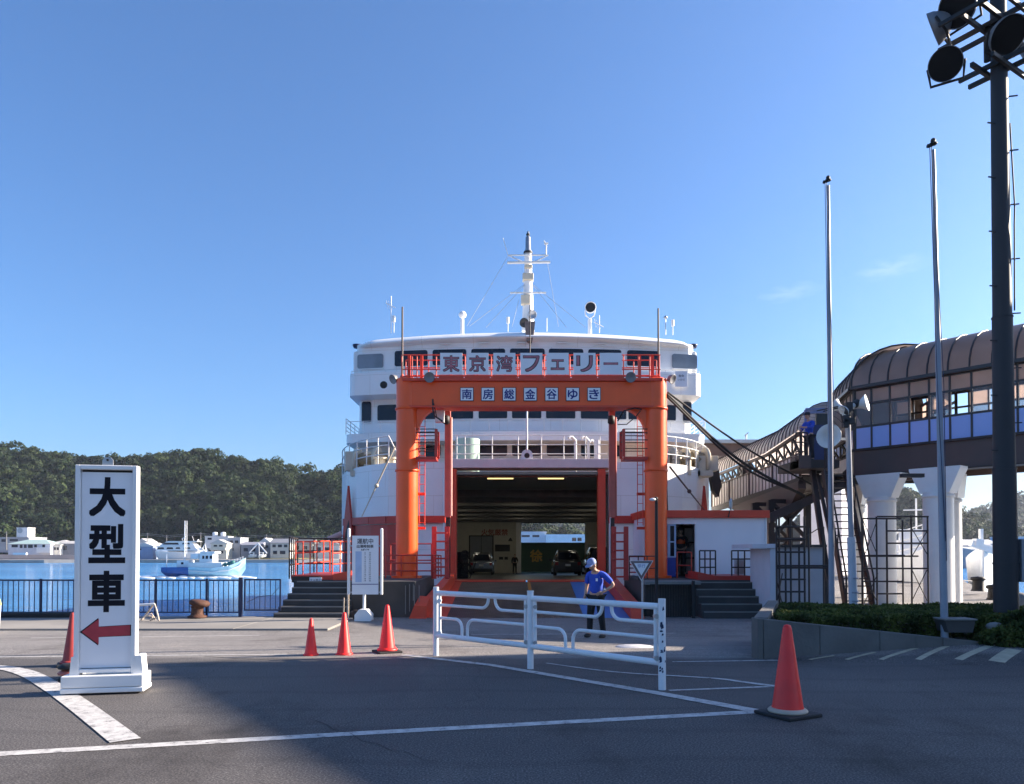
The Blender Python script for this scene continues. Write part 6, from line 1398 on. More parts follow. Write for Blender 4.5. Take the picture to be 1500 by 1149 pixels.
# steep stairs
t = thing('steel_stairs', 'steep dark steel stair ladder leading down from the platform', 'stairs', W(1255, 886, 25))
u0, u1 = W(1206, 690, 26.6), W(1238, 886, 25); v0, v1 = W(1238, 690, 26.6), W(1278, 886, 25)
for a, b_ in ((u0, u1), (v0, v1)):
    mb = MB(); mb.bar(a, b_, .07, .24); mb.build('stringer', m_dkbrown, t)
    mb = MB(); mb.tube([a + Vector((0, -.1, .9)), b_ + Vector((0, -.1, .9)), b_ + Vector((0, -.1, 0))], .03, 6)
    for s in (.05, .35, .65): q = a.lerp(b_, s); mb.tube([q, q + Vector((0, -.1, .9))], .022, 5)
    mb.build('handrail', m_dkbrown, t)
for i in range(19): s = (i + .5) / 19; mb = MB(); mb.bar(u0.lerp(u1, s), v0.lerp(v1, s), .2, .035); mb.build('tread', m_dkbrown, t)
mb = MB(); mb.bar(W(1190, 690, 27.5), W(1218, 886, 26), .16); mb.bar(W(1196, 690, 28), W(1222, 810, 26.8), .1); mb.build('prop', m_dkbrown, t)
# brown bridge roof behind
t = thing('pier_roof', 'flat dark brown roof of another boarding bridge beyond the ferry rail', 'roof', (X(1075, 47), 47, 6)); d = 47
mb = MB(); mb.box(X(1030, d), X(1112, d), d, d + 6, Z(668, d), Z(650, d)); mb.build('fascia', m_brown, t); mb = MB(); mb.box(X(1028, d), X(1114, d), d - .3, d + 6.3, Z(650, d) + .003, Z(645, d)); mb.build('roof_slab', m_steel, t)
mb = MB(); mb.tube([W(1093, 645, d + 1), W(1093, 636, d + 1)], .05, 6); mb.tube([W(1091, 639, d + 1), W(1096, 634, d + 1)], .04, 6); mb.build('aerial', m_steel, t)
mb = MB(); mb.box(X(1096, d), X(1104, d), d + 1, d + 2, -.35, Z(668, d) - .01); mb.build('column', m_brown, t)
# white walls at the foot
t = thing('white_wall', 'white painted wall with a capped pillar and a long dark capped panel', 'wall', (7.6, 21.6, -.35)); d = 21.3
m_wallp = mat('mauve_white_wall_paint', (.6, .58, .62), .6, var=.06, dirt=((.4, .35, .33), .12, (3, 3, .5)))
mb = MB(); mb.box(X(1106, d+2), X(1133, d+2) - .0, d + 1.8, d + 1.9, -.4, Z(804, d + 1.8)); mb.box(X(1128, d), X(1137, d), d, d + 1.78, -.4, Z(804, d)); mb.build('pillar', m_wallp, t)
mb = MB(); mb.box(X(1101, d), X(1136, d), d - .06, d + 1.95, Z(803.5, d), Z(797, d)); mb.build('pillar_cap', m_wallp, t, .01)
mb = MB(); mb.box(X(1137.5, d), X(1214, d), d + .3, d + .5, -.4, Z(802, d)); mb.build('panel', mat('greyish_wall_paint', (.42, .4, .42), .6, var=.08), t)
mb = MB(); mb.box(X(1137.5, d), X(1216, d), d + .2, d + .6, Z(802, d) + .003, Z(798, d)); mb.build('dark_coping', m_mull, t)
# scaffolds
def scaffold(label, d, posts, pyb, levels, braces, dep=1.0):
    t = thing('scaffold_frame', label, 'scaffold', W(posts[0][0], pyb, d))
    for px, pt in posts:
        for dy in (0, dep):
            if dy and px % 2 == 0: continue
            mb = MB(); q0 = W(px, pyb, d); q1 = W(px, pt, d); mb.tube([(q0.x, d + dy, -.4), (q0.x, d + dy, q1.z)], .028, 8); mb.build('post', m_dkbrown, t)
    mb = MB()
    for pa, pb, py in levels: mb.tube([W(pa, py, d - .03), W(pb, py, d - .03)], .026, 6)
    mb.build('ledgers', m_dkbrown, t)
    mb = MB()
    for a, b_ in braces: mb.tube([W(*a, d + .03), W(*b_, d + .03)], .014, 5)
    mb.build('braces', m_dkbrown, t); return t
scaffold('low rusty scaffold frame standing before the long wall panel', 20.2, ((1138, 757), (1142, 757), (1179, 757), (1171, 800), (1207, 772)), 886, ((1138, 1180, 772), (1138, 1180, 790), (1138, 1216, 829), (1138, 1216, 832), (1142, 1180, 849), (1142, 1180, 867), (1138, 1180, 809)), (((1138, 850), (1146, 886)), ((1146, 840), (1138, 886)), ((1207, 830), (1214, 886)), ((1214, 830), (1207, 886)), ((1180, 786), (1203, 772))))
scaffold('wide dark scaffold frame standing before the white columns', 23.5, ((1264, 760), (1285, 757), (1300, 760), (1323, 762), (1336, 757), (1360, 757)), 886, ((1264, 1320, 760), (1285, 1360, 757), (1300, 1360, 778), (1300, 1360, 796), (1264, 1345, 815), (1264, 1325, 814), (1264, 1360, 833), (1264, 1323, 852), (1285, 1323, 870)), (((1264, 762), (1286, 815)), ((1285, 762), (1266, 815)), ((1336, 775), (1360, 815)), ((1360, 775), (1336, 815)), ((1336, 835), (1358, 880)), ((1358, 835), (1336, 880)), ((1286, 840), (1266, 884)), ((1264, 838), (1286, 884))))

# ================================================================ BUILDING OUT OF VIEW TO THE RIGHT (casts the big shade)
K = Vector((22.9, 16.9, 0)); HB = 12.0; e1 = Vector((.585, -.81, 0)).normalized() * 26
t = thing('terminal_building', 'plain pale terminal building at the right end of the covered walkway', 'building', K)
fp = [K, K + Vector((26, -1.2, 0)), K + e1 + Vector((26, -1.2, 0)), K + e1]
mb = MB(); mb.prism([(p_.x, p_.y, -.5) for p_ in fp], (0, 0, HB + .4)); mb.build('wall', m_palecon, t)
mb = MB(); cen = (fp[0] + fp[2]) / 2; mb.prism([((p_ - cen) * 1.015 + cen) + Vector((0, 0, HB - .098)) for p_ in fp], (0, 0, .5)); mb.build('roof', m_conc, t)
for fl in range(3):
    for i in range(9):
        a = K + e1 * ((i + .25) / 9.3); b_ = K + e1 * ((i + .85) / 9.3); n_ = Vector((-e1.y, e1.x, 0)).normalized()
        if n_.x > 0: n_ = -n_
        mb = MB(); mb.prism([a + n_ * .03 + Vector((0, 0, 1 + fl * 3.7)), b_ + n_ * .03 + Vector((0, 0, 1 + fl * 3.7)), b_ + n_ * .03 + Vector((0, 0, 2.8 + fl * 3.7)), a + n_ * .03 + Vector((0, 0, 2.8 + fl * 3.7))], -n_ * .06); mb.build('window', m_glass, t)
#@@PART6
# ================================================================ FAR SHORE: HOUSES, POLES, BOATS
def cm(rgb): return mat('house_paint_%s' % ''.join('abcdefghij'[min(9, int(c * 10))] for c in rgb), rgb, .7, var=.1, scale=.6, dirt=((.25, .22, .2), .12, (.5, .5, .1)))
def house(label, px0, px1, pyb, pye, pyr, d, dep, wall, roofc, kind='gable', wins=(), name='house', cat='house', extra=None):
    x0, x1 = X(px0, d), X(px1, d); zb_, ze, zr = Z(pyb, d), Z(pye, d), Z(pyr, d); t = thing(name, label, cat, ((x0+x1)/2, d, zb_))
    mw, mr_ = cm(wall), cm(roofc); o = .35
    mb = MB(); mb.box(x0, x1, d, d + dep, zb_ - 1, ze); mb.build('wall', mw, t)
    xm = (x0 + x1) / 2; mb = MB()
    if kind == 'gable':      # gable end towards us
        mb.prism([(x0-o, d-o, ze), (x1+o, d-o, ze), (x1+o, d-o, ze+.18), (xm, d-o, zr), (x0-o, d-o, ze+.18)], (0, dep + 2*o, 0))
    elif kind == 'side':     # ridge along x
        mb.prism([(x0-o, d-o, ze), (x0-o, d+dep+o, ze), (x0-o, d+dep+o, ze+.15), (x0-o, d+dep/2, zr), (x0-o, d-o, ze+.15)], (x1-x0+2*o, 0, 0))
    elif kind == 'hip':
        q = min((x1-x0)/2.2, dep/2); b_ = [(x0-o, d-o, ze), (x1+o, d-o, ze), (x1+o, d+dep+o, ze), (x0-o, d+dep+o, ze)]; tp = [(x0+q, d+dep/2, zr), (x1-q, d+dep/2, zr)]
        mb.add(b_ + tp, [(3, 2, 1, 0), (0, 1, 5, 4), (1, 2, 5), (2, 3, 4, 5), (3, 0, 4)])
    else: mb.box(x0 - .15, x1 + .15, d - .15, d + dep + .15, ze + .01, ze + max(.15, zr - ze))
    mb.build('roof', mr_, t)
    for (a, b_, ya, yb) in wins:
        mb = MB(); mb.box(X(a, d), X(b_, d), d - .06, d + .02, Z(yb, d), Z(ya, d)); f_ = mb.build('window', m_glass, t)
        mb = MB(); mb.box(X(a, d) - .06, X(b_, d) + .06, d - .09, d - .062, Z(yb, d) - .1, Z(yb, d)); mb.build('sill', mw, f_)
    if extra: extra(t, d)
    return t
D = 290
def ex1(t, d):
    mb = MB(); mb.box(X(57, d), X(77, d), d - 1.5, d, Z(810, d), Z(802, d)); mb.build('balcony', m_white, t)
house('white low house with a pale teal hipped roof above the pink sea wall', 12, 74, 810, 797, 790.5, D, 9, (.62, .62, .66), (.33, .45, .43), 'hip', ((17, 26, 798, 802), (29, 33, 798, 803), (35, 39, 798, 803), (41, 48, 798, 803), (50, 54, 798, 802), (62, 66, 798, 802)), extra=ex1)
house('long flat grey building behind the teal roofed house', -60, 42, 806, 788, 787, 312, 12, (.3, .32, .36), (.36, .37, .4), 'flat', ((2, 8, 790, 794), (14, 26, 790, 793), (-20, -8, 790, 795)), name='flat_building', cat='building')
def ex2(t, d): mb = MB(); mb.lathe([(1.1, -.03), (1.1, 0)], (X(29, d), d - .1, Z(777.5, d)), 20, Matrix.Rotation(R(90), 4, 'X')); mb.build('round_emblem', m_steel, t)
house('white square tower block rising above the flat grey building', 24, 40, 790, 773.5, 773, 316, 5, (.72, .72, .72), (.7, .7, .7), 'flat', (), name='roof_tower', cat='tower', extra=ex2)
house('small white house right of the teal roofed house', 77, 88, 811, 799, 796, D + 2, 7, (.7, .68, .62), (.4, .38, .35), 'side', ((79, 82, 802, 806), (83, 86, 802, 806)))
house('grey shed with a long pale roof left of the tall sign', 89, 117, 812, 797, 792.5, D + 4, 9, (.2, .21, .24), (.45, .44, .43), 'side', ((92, 98, 800, 806),), name='shed', cat='shed')
house('cream fishermen house behind the shed left of the tall sign', 78, 96, 804, 795, 791, 320, 8, (.5, .48, .44), (.45, .44, .42), 'hip', ((82, 85, 797, 800),))
house('blue grey boat shed with a gable end right of the tall sign', 200, 224, 820, 801, 795, 284, 12, (.22, .28, .42), (.5, .5, .5), 'gable', ((204, 207, 804, 806),), name='boat_shed', cat='shed')
house('white gabled shed far behind the blue grey boat shed', 200, 216, 803, 795, 789, 305, 8, (.6, .6, .6), (.5, .5, .5), 'gable', ())
house('cream two storey house with a wide gable and balcony by the beach', 309, 332, 817, 797, 790.5, 286, 9, (.62, .58, .48), (.5, .47, .42), 'gable', ((313, 318, 798.5, 801), (321, 326, 798.5, 801), (313, 318, 807, 811), (322, 327, 807, 811)), extra=lambda t, d: MB().box(X(309, d), X(332, d), d - 1.4, d, Z(806, d), Z(803, d)).build('balcony', cm((.6, .56, .46)), t))
def ex3(t, d):
    for px in (312, 324): mb = MB(); mb.lathe([(1.0, 0), (1.0, 1.3), (.7, 1.6), (.01, 1.7)], (X(px, d), d + 2, Z(785.5, d)), 16); mb.build('water_tank', m_white, t)
house('white flat roofed house with two round water tanks on top', 300, 334, 800, 786, 785.5, 312, 9, (.75, .75, .76), (.7, .7, .7), 'flat', ((304, 310, 788, 791),), extra=ex3)
house('tall grey stucco house right of the cream gabled house', 334, 352, 816, 788, 787.5, 292, 9, (.36, .35, .34), (.55, .54, .52), 'flat', ((337, 341, 792, 796), (344, 349, 792, 796), (338, 342, 803, 807)))
house('low house with a dark blue grey roof behind the white derrick', 353, 381, 815, 799, 794, 290, 9, (.2, .2, .24), (.24, .25, .3), 'side', ((357, 363, 803, 808), (368, 374, 803, 808)))
house('narrow grey house with a white roof edge behind the derrick', 380, 396, 814, 796, 788, 296, 8, (.3, .3, .32), (.5, .5, .52), 'gable', ((383, 387, 799, 803), (389, 393, 799, 803)))
house('pale house with a deep balcony left of the red landing', 396, 424, 815, 796, 789, 288, 9, (.55, .5, .44), (.22, .2, .2), 'side', ((399, 404, 798, 802), (407, 413, 798, 802), (416, 421, 798, 802), (400, 406, 807, 812), (410, 418, 807, 812)))
house('beige house with dark tiled roof seen through the red landing rail', 428, 458, 815, 797, 790, 300, 9, (.45, .42, .38), (.12, .12, .13), 'side', ((432, 438, 800, 805), (444, 450, 800, 805)))
house('white house with dark tiled roof nearest to the ferry on the far shore', 459, 497, 815, 799, 791, 297, 9, (.6, .58, .54), (.13, .13, .14), 'hip', ((464, 470, 802, 807), (476, 484, 802, 807)))
house('small dark roofed house squeezed between the grey house and the ferry', 420, 440, 802, 793, 787, 318, 8, (.4, .38, .36), (.15, .15, .16), 'side', ((424, 428, 795, 798),))
# pinkish sea wall along the left shore
mb = MB(); d = 277; mb.prism([(X(-200, d), 275.5, -2.2), (X(108, d), 279, -2.2), (X(108, d), 279, Z(813, d)), (X(-200, d), 275.5, Z(812, d))], (0, 1.2, 0)); o = mb.build('sea_wall', mat('pink_beige_wall_paint', (.5, .38, .33), .8, var=.15, scale=.2, dirt=((.3, .26, .22), .2, (.3, .3, .2)))); tag(o, 'long low pinkish sea wall below the houses on the left', 'wall')
mb = MB(); d = 272.4; mb.box(X(19, d), X(38, d), d, d + 1, Z(813, d), Z(810, d)); o = mb.build('white_banner', m_white); tag(o, 'white strip banner on the pink sea wall', 'banner')
# utility poles
for lab, px, pb, pt, d in (('thin grey utility pole left of the white tower block', 9.5, 806, 779, 300), ('utility pole between the boat shed and the yacht', 216, 806, 781, 302), ('utility pole behind the white yacht', 244, 806, 784, 304), ('utility pole left of the cream gabled house', 294, 806, 780, 300), ('pole standing beside the grey stucco house', 390, 806, 783, 301)):
    t = thing('utility_pole', lab, 'utility pole', W(px, pb, d)); mb = MB(); mb.tube([W(px, pb, d), W(px, pt, d)], [.2, .14], 8); mb.build('pole', m_conc, t)
    mb = MB(); mb.bar(W(px - 2.5, pt + 2, d), W(px + 2.5, pt + 2, d), .14); mb.build('crossarm', m_conc, t)
for lab, P in (('power lines strung between the poles behind the yacht', ((196, 783), (216, 782), (244, 785), (294, 781.5), (340, 786), (390, 784), (430, 786), (490, 785))),):
    mb = MB(); mb.tube([W(a, b_, 302) for a, b_ in P], .05, 4); mb.tube([W(a, b_ + 2.2, 302) for a, b_ in P], .05, 4); o = mb.build('power_line', m_steel); tag(o, lab, 'power line')
# derrick and small boats on the beach
t = thing('boat_derrick', 'white A shaped derrick standing on the beach', 'derrick', W(379, 818, 284)); d = 284
mb = MB(); mb.bar(W(365, 810, d), W(378, 796, d), .35); mb.bar(W(391, 811, d), W(378, 796, d), .35); mb.build('leg', m_white, t); mb = MB(); mb.bar(W(379, 796, d + 1), W(380, 819, d + 1), .2); mb.build('centre_post', m_white, t)
m_cabwin = m_glass
def loft_boat(t, name, m, st, off):
    """st: stations (x, half width at sheer, sheer z, half width at chine, chine z, keel z) along local x"""
    rings = []
    for x, hw, zs, hc, zc, zk in st: rings.append([off(x, -hw, zs), off(x, -hc, zc), off(x, 0, zk), off(x, hc, zc), off(x, hw, zs), off(x, 0, zs - .05)])
    mb = MB(); mb.loft(rings, smooth=False); return mb.build(name, m, t)
for lab, a, b_, d in (('small white boat with blue canopy parked on the beach', 365, 376, 287), ('second small white boat on the beach, right of the derrick post', 379, 390, 286)):
    t = thing('beached_boat', lab, 'boat', W((a+b_)/2, 818, d)); x0, x1 = X(a, d), X(b_, d); zb_ = Z(818, d); cx = (x0+x1)/2
    loft_boat(t, 'hull', m_white, [(x0, .9, zb_+1.1, .7, zb_+.4, zb_), (cx, 1.0, zb_+1.1, .8, zb_+.3, zb_), (x1, .08, zb_+1.5, .05, zb_+.9, zb_+.6)], lambda x, y, z: Vector((x, d + y, z)))
    mb = MB(); mb.box(cx - 1, cx + .4, d - .6, d + .6, zb_ + 1.11, zb_ + 2.2); mb.build('cabin', m_white, t); mb = MB(); mb.box(cx - .8, cx + .2, d - .63, d + .63, zb_ + 1.6, zb_ + 2.0); mb.build('window', m_glass, t)
# white yacht laid up on land (behind the fishing boat)
d = 282; t = thing('laid_up_yacht', 'large white motor yacht laid up on the quay behind the fishing boat', 'yacht', W(262, 822, d))
xa, xb = X(226, d), X(300, d); zb_ = Z(822, d); L_ = xb - xa
oy = lambda x, y, z: Vector((xa + x * L_, d + 3 + y, zb_ + z))
loft_boat(t, 'hull', m_white, [(0, 2.4, 3.7, 1.6, 2.0, 1.4), (.06, 2.7, 3.6, 2.2, .7, .2), (.5, 2.9, 3.3, 2.4, .6, 0), (.8, 2.4, 3.6, 1.8, .9, .2), (1.0, .15, 4.3, .1, 2.2, 1.6)], oy)
mb = MB(); mb.prism([oy(.02, -2.3, 3.75), oy(.86, -2.3, 3.75), oy(.78, -2.3, 5.3), oy(.05, -2.3, 5.3)], (0, 4.6, 0)); mb.build('main_cabin', m_white, t)
mb = MB(); mb.prism([oy(.06, -1.9, 5.32), oy(.80, -1.9, 5.32), oy(.70, -1.9, 7.0), oy(.2, -1.9, 7.0), oy(.10, -1.9, 6.0)], (0, 3.8, 0)); mb.build('flybridge', m_white, t)
mb = MB(); mb.prism([oy(.02, -2.5, 5.28), oy(.9, -2.5, 5.28), oy(.9, -2.5, 5.5), oy(.02, -2.5, 5.5)], (0, .2, 0)); mb.prism([oy(.2, -2.1, 7.02), oy(.86, -2.1, 7.02), oy(.8, -2.1, 7.3), oy(.26, -2.1, 7.3)], (0, 4.2, 0)); mb.build('hardtop', m_white, t)
for a, b_, z0, z1, yy in ((.04, .18, 4.3, 5.0, 2.32), (.22, .36, 4.3, 5.0, 2.32), (.4, .5, 4.4, 5.0, 2.32), (.56, .7, 4.4, 5.0, 2.32), (.14, .46, 6.0, 6.7, 1.92), (.52, .68, 6.1, 6.7, 1.92)):
    mb = MB(); mb.prism([oy(a, -yy, z0), oy(b_, -yy, z0), oy(b_ - .015, -yy, z1), oy(a + .02, -yy, z1)], (0, .05, 0)); mb.build('window', m_glass, t)
mb = MB(); mb.tube([oy(.72, 0, 7.2), oy(.68, 0, 9.2)], .07, 6); mb.tube([oy(.5, 0, 7.2), oy(.48, 0, 8.4)], .05, 6); mb.sph(oy(.8, 0, 7.6), .4, 10, 7); mb.build('radar_mast', m_white, t)
mb = MB()
for x in (.15, .5, .8): mb.box(xa + x*L_ - .2, xa + x*L_ + .2, d + 1, d + 5, zb_ - .6, zb_ + .7)
mb.build('cradle', m_dkbrown, t)
# fishing boat under way
d = 126; t = thing('fishing_boat', 'blue and white fishing boat with a tall mast motoring across the harbour', 'fishing boat', W(298, 845, d)); t_off = None
xa, xb = X(236, d), X(360, d); L_ = xb - xa; zw = -2.8; S = L_ / 124.
ob = lambda px, y, py: Vector((X(px, d + y), d + y, Z(py, d)))
m_bblue = mat('boat_blue_paint', (.012, .1, .34), .35, var=.1); m_bpale = mat('boat_pale_blue_paint', (.42, .66, .74), .35, var=.08)
def bst(px, hw, pys, hc, pyc, pyk): return (px, hw, pys, hc, pyc, pyk)
def boat_part(name, m, st):
    rings = []
    for px, hw, ys_, hc, yc_, yk in st: rings.append([ob(px, -hw, ys_), ob(px, -hc, yc_), ob(px, 0, yk), ob(px, hc, yc_), ob(px, hw, ys_), ob(px, 0, ys_ + .5)])
    mb = MB(); mb.loft(rings, smooth=False); return mb.build(name, m, t)
boat_part('stern_hull', m_bblue, [(236, 1.3, 831, 1.1, 837, 838), (245, 1.7, 831, 1.5, 839, 846), (276, 1.9, 831, 1.7, 841, 850)])
boat_part('bow_hull', m_bpale, [(276.1, 1.92, 830.5, 1.72, 840, 850), (310, 1.9, 832, 1.6, 841, 850), (335, 1.5, 829, 1.0, 840, 850), (350, .8, 823, .4, 838, 849), (360, .1, 817, .06, 826, 834)])
mb = MB(); mb.tube([ob(276, -1.96, 836), ob(310, -1.93, 838), ob(335, -1.5, 835.5), ob(350, -.8, 829), ob(360, -.1, 818)], .07, 6); mb.build('rubbing_strake', m_white, t)
def bbox(px0, px1, py0, py1, hw, name, m, par=None): mb = MB(); p0, p1 = ob(px0, -hw, py1), ob(px1, -hw, py0); mb.box(p0.x, p1.x, d - hw, d + hw, p0.z, p1.z); return mb.build(name, m, par or t, .06)
bbox(274, 325, 824, 832, 1.35, 'deck_house', m_white); wh = bbox(292, 312, 811, 824, 1.1, 'wheelhouse', m_white)
bbox(293, 315, 808, 811, 1.3, 'wheelhouse_roof', m_white, wh)
for a, b_ in ((296, 299.5), (301, 305), (307, 311)): bbox(a, b_, 814, 819, 1.12, 'window', m_glass, wh)
bbox(279, 291, 811, 819, 1.0, 'aft_shelter', m_white); bbox(259, 276, 821, 831, 1.2, 'stern_box', m_white)
bbox(265, 269, 823.5, 827, 1.22, 'hatch', m_glass)
mb = MB(); mb.tube([ob(270.5, 0, 832), ob(270.5, 0, 763)], [.11, .07], 8); ms = mb.build('mast', m_white, t)
mb = MB(); mb.tube([ob(273.5, .3, 812), ob(273.5, .3, 763)], .05, 6); mb.tube([ob(266, .2, 790), ob(272, 0, 786)], .05, 6); mb.build('whip_antenna', m_white, ms)
mb = MB()
for p0, p1 in (((284, 806), (296, 803)), ((296, 803), (302, 809)), ((244, 812), (244, 831)), ((279, 819), (279, 831))): mb.tube([ob(p0[0], -.5, p0[1]), ob(p1[0], -.5, p1[1])], .07, 6)
mb.tube([ob(302, 0, 808), ob(300, 0, 797), ob(296, 0, 806)], .12, 6); mb.build('gantry_frame', m_white, t)
mb = MB()
for i in range(9): px = 324 + i*4; mb.tube([ob(px, -1.2 + i*.12, 831 - i*1.3), ob(px, -1.2 + i*.12, 824.5 - i*1.1)], .035, 5)
for e in (0, 2.5): mb.tube([ob(322, -1.2, 826 + e - 1), ob(340, -.9, 821 + e), ob(357, -.2, 815.5 + e)], .035, 5)
mb.build('bow_rail', m_white, t)
mb = MB()
for px, py in ((284, 828), (288, 829), (305, 828), (312, 829), (330, 827), (336, 826), (341, 824)): mb.sph(ob(px, -.9, py), (.4, .3, .35), 8, 6); mb.build('net_heap', mat('green_net', (.06, .2, .18), .8, var=.4, scale=2), t); mb = MB()
# wake
mb = MB(); vs = []
for i in range(120):
    px = rng.uniform(196, 365); y = rng.uniform(-3.5, 2.2); q = W(px, 846.5, d + y); q = Vector((q.x, d + y, -2.78)); s = rng.uniform(.2, .8)
    mb.sph(q, (s * 2.2, s, .12 + .08 * s), 8, 5)
for px in (238, 268, 341): mb.sph(W(px, 846, d - 1.8), (.9, .3, .35), 8, 6)
o = mb.build('wake_foam', mat('sea_foam', (.72, .76, .8), .8, var=.1)); tag(o, 'white foam wake trailing along the fishing boat', 'foam', None, 'stuff')

# right background: white apartment block, workboat, sheds
def block(label, base, ux, uy, z0, z1, m, rows, cols, name='apartment_block', cat='building', inset=.12, rowh=(.35, .75)):
    t = thing(name, label, cat, base); a = Vector(base); b_ = a + ux; n_ = uy.normalized(); mb = MB()
    mb.prism([Vector((p_.x, p_.y, z0)) for p_ in (a, b_, b_ + uy, a + uy)], (0, 0, z1 - z0)); mb.build('wall', m, t)
    mb = MB(); mb.prism([Vector((p_.x, p_.y, z1 + .003)) for p_ in (a - n_*.2, b_ - n_*.2, b_ + uy, a + uy)], (0, 0, .35)); mb.build('roof', m, t)
    H_ = (z1 - z0) / rows
    for r_ in range(rows):
        for c_ in range(cols):
            s0, s1 = (c_ + inset * 2) / cols, (c_ + 1 - inset * 2) / cols; p0, p1 = a.lerp(b_, s0), a.lerp(b_, s1); zz0, zz1 = z0 + H_*(r_ + rowh[0]), z0 + H_*(r_ + rowh[1])
            mb = MB(); mb.prism([Vector((p0.x, p0.y, zz0)) - n_*.06, Vector((p1.x, p1.y, zz0)) - n_*.06, Vector((p1.x, p1.y, zz1)) - n_*.06, Vector((p0.x, p0.y, zz1)) - n_*.06], n_ * .08); mb.build('window', m_glass, t)
    return t
q = W(1172, 765, 62); block('white four storey block with small dark windows behind the steel stairs', Vector((q.x, 62, -.35)), Vector((5, 6, 0)), Vector((2.5, -2, 0)), -.4, 6.6, m_wallp, 4, 6)
d = 44; q = W(1262, 880, d)
t = thing('moored_workboat', 'white workboat with cabin windows moored along the quay behind the scaffold', 'workboat', Vector((21, 50, -2.8)))
ux = Vector((-.45, -1, 0)).normalized(); vx = Vector((1, -.45, 0)).normalized(); o0 = Vector((30.6, 59, 0))
def wb(a, y, z): p_ = o0 + ux * a + vx * y; return Vector((p_.x, p_.y, z))
loft_boat(t, 'hull', m_white, [(0, 1.8, .9, 1.6, -1.5, -3), (7, 2.0, .7, 1.8, -1.5, -3.2), (12, 1.5, 1.1, 1.1, -1.2, -3.2), (15, .12, 1.7, .1, -.2, -2)], wb)
mb = MB(); mb.prism([wb(1, -1.4, .75), wb(9.6, -1.4, .75), wb(9, -1.4, 1.95), wb(1, -1.4, 1.95)], vx * 2.8); cb = mb.build('cabin', m_white, t)
mb = MB(); mb.prism([wb(5, -1.2, 1.97), wb(8.5, -1.2, 1.97), wb(8.1, -1.2, 3.0), wb(5, -1.2, 3.0)], vx * 2.4); br = mb.build('bridge', m_white, t)
for i in range(5): mb = MB(); mb.prism([wb(1.6 + i*1.5, -1.44, 1.1), wb(2.6 + i*1.5, -1.44, 1.1), wb(2.6 + i*1.5, -1.44, 1.6), wb(1.6 + i*1.5, -1.44, 1.6)], vx * .06); mb.build('window', m_glass, cb)
for i in range(3): mb = MB(); mb.prism([wb(5.2 + i*1.05, -1.24, 2.3), wb(6.0 + i*1.05, -1.24, 2.3), wb(5.9 + i*1.05, -1.24, 2.8), wb(5.2 + i*1.05, -1.24, 2.8)], vx * .06); mb.build('window', m_glass, br)
mb = MB(); mb.tube([wb(6, 0, 3.0), wb(6, 0, 5.2)], .06, 8); mb.tube([wb(6, -.8, 4.4), wb(6, .8, 4.4)], .04, 6); mb.build('mast', m_white, t)
mb = MB()
for z_ in (1.5, 2.1, 2.7): mb.tube([wb(9.8, -1.6, z_ - .3), wb(12, -1.4, z_), wb(14.8, -.2, z_ + .4)], .04, 6)
for a_, y_, z_ in ((9.8, -1.6, .9), (11, -1.5, 1.0), (12.2, -1.35, 1.1), (13.5, -.8, 1.4), (14.8, -.2, 1.7)): mb.tube([wb(a_, y_, z_), wb(a_, y_, z_ + 1.3)], .04, 6)
mb.build('bow_rail', m_white, t)
# white davit / bow seen right of the last column
d = 50; t = thing('moored_launch', 'white launch moored bow on beside the quay edge left of the floodlight mast', 'launch', W(1437, 868, d))
def lb(px, y, py): return W(px, py, d + y)
bo = W(1441, 868, d); bd_ = Vector((.56, .83, 0)).normalized(); bs_ = Vector((bd_.y, -bd_.x, 0))
def lo_(a, y, z): q = Vector((bo.x, d, 0)) + bd_ * a + bs_ * y; return Vector((q.x, q.y, z))
loft_boat(t, 'hull', m_white, [(0, .06, 1.9, .05, .3, -1.2), (.8, .5, 1.6, .25, .0, -2.6), (2.2, .95, 1.3, .7, -.5, -3.1), (5, 1.3, 1.05, 1.15, -.9, -3.2), (10, 1.25, 1.05, 1.15, -.9, -3.1)], lo_)
mb = MB(); mb.prism([lb(1428, 3, 815), lb(1463, 3, 820), lb(1458, 3, 800), lb(1434, 3, 796)], (1.9, 3, 0)); mb.build('cabin', m_white, t)
mb = MB(); mb.prism([lb(1433, 2.9, 809), lb(1456, 2.9, 811), lb(1453, 2.9, 803), lb(1436, 2.9, 801)], (0, .05, 0)); mb.build('window', m_glass, t)
mb = MB(); mb.bar(lb(1422, 0, 796), lb(1455, 0, 808), .35); mb.bar(lb(1433, 0, 790), lb(1432, 0, 800), .5); mb.bar(lb(1437, .3, 775), lb(1437, .3, 797), .2); mb.build('bow_fittings', m_white, t)
mb = MB(); mb.tube([lb(1441, -.1, 846), lb(1428, -3, 852), lb(1404, -8, 850)], .035, 5); mb.build('mooring_line', m_dkbrown, t)
t = thing('mooring_bollard', 'dark squat bollard on the sunlit quay edge left of the floodlight mast', 'bollard', W(1433, 866, 33.5)); q = OFF[t.name]; q.z = -.35
mb = MB(); mb.lathe([(.3, 0), (.24, .1), (.22, .45)], q, 18); mb.build('bollard_post', m_black, t); mb = MB(); mb.lathe([(.25, .452), (.3, .5), (.28, .6), (.02, .64)], q, 18); mb.build('bollard_head', m_black, t)
t = thing('mooring_bollard', 'dark bollard half hidden behind the foot of the floodlight mast', 'bollard', W(1456, 876, 30)); q = Vector((W(1456, 880, 30).x, 30, -.35)); OFF[t.name] = q; t.location = q
mb = MB(); mb.lathe([(.28, 0), (.22, .1), (.2, .42)], q, 18); mb.build('bollard_post', m_black, t); mb = MB(); mb.lathe([(.23, .422), (.28, .47), (.26, .56), (.02, .6)], q, 18); mb.build('bollard_head', m_black, t)
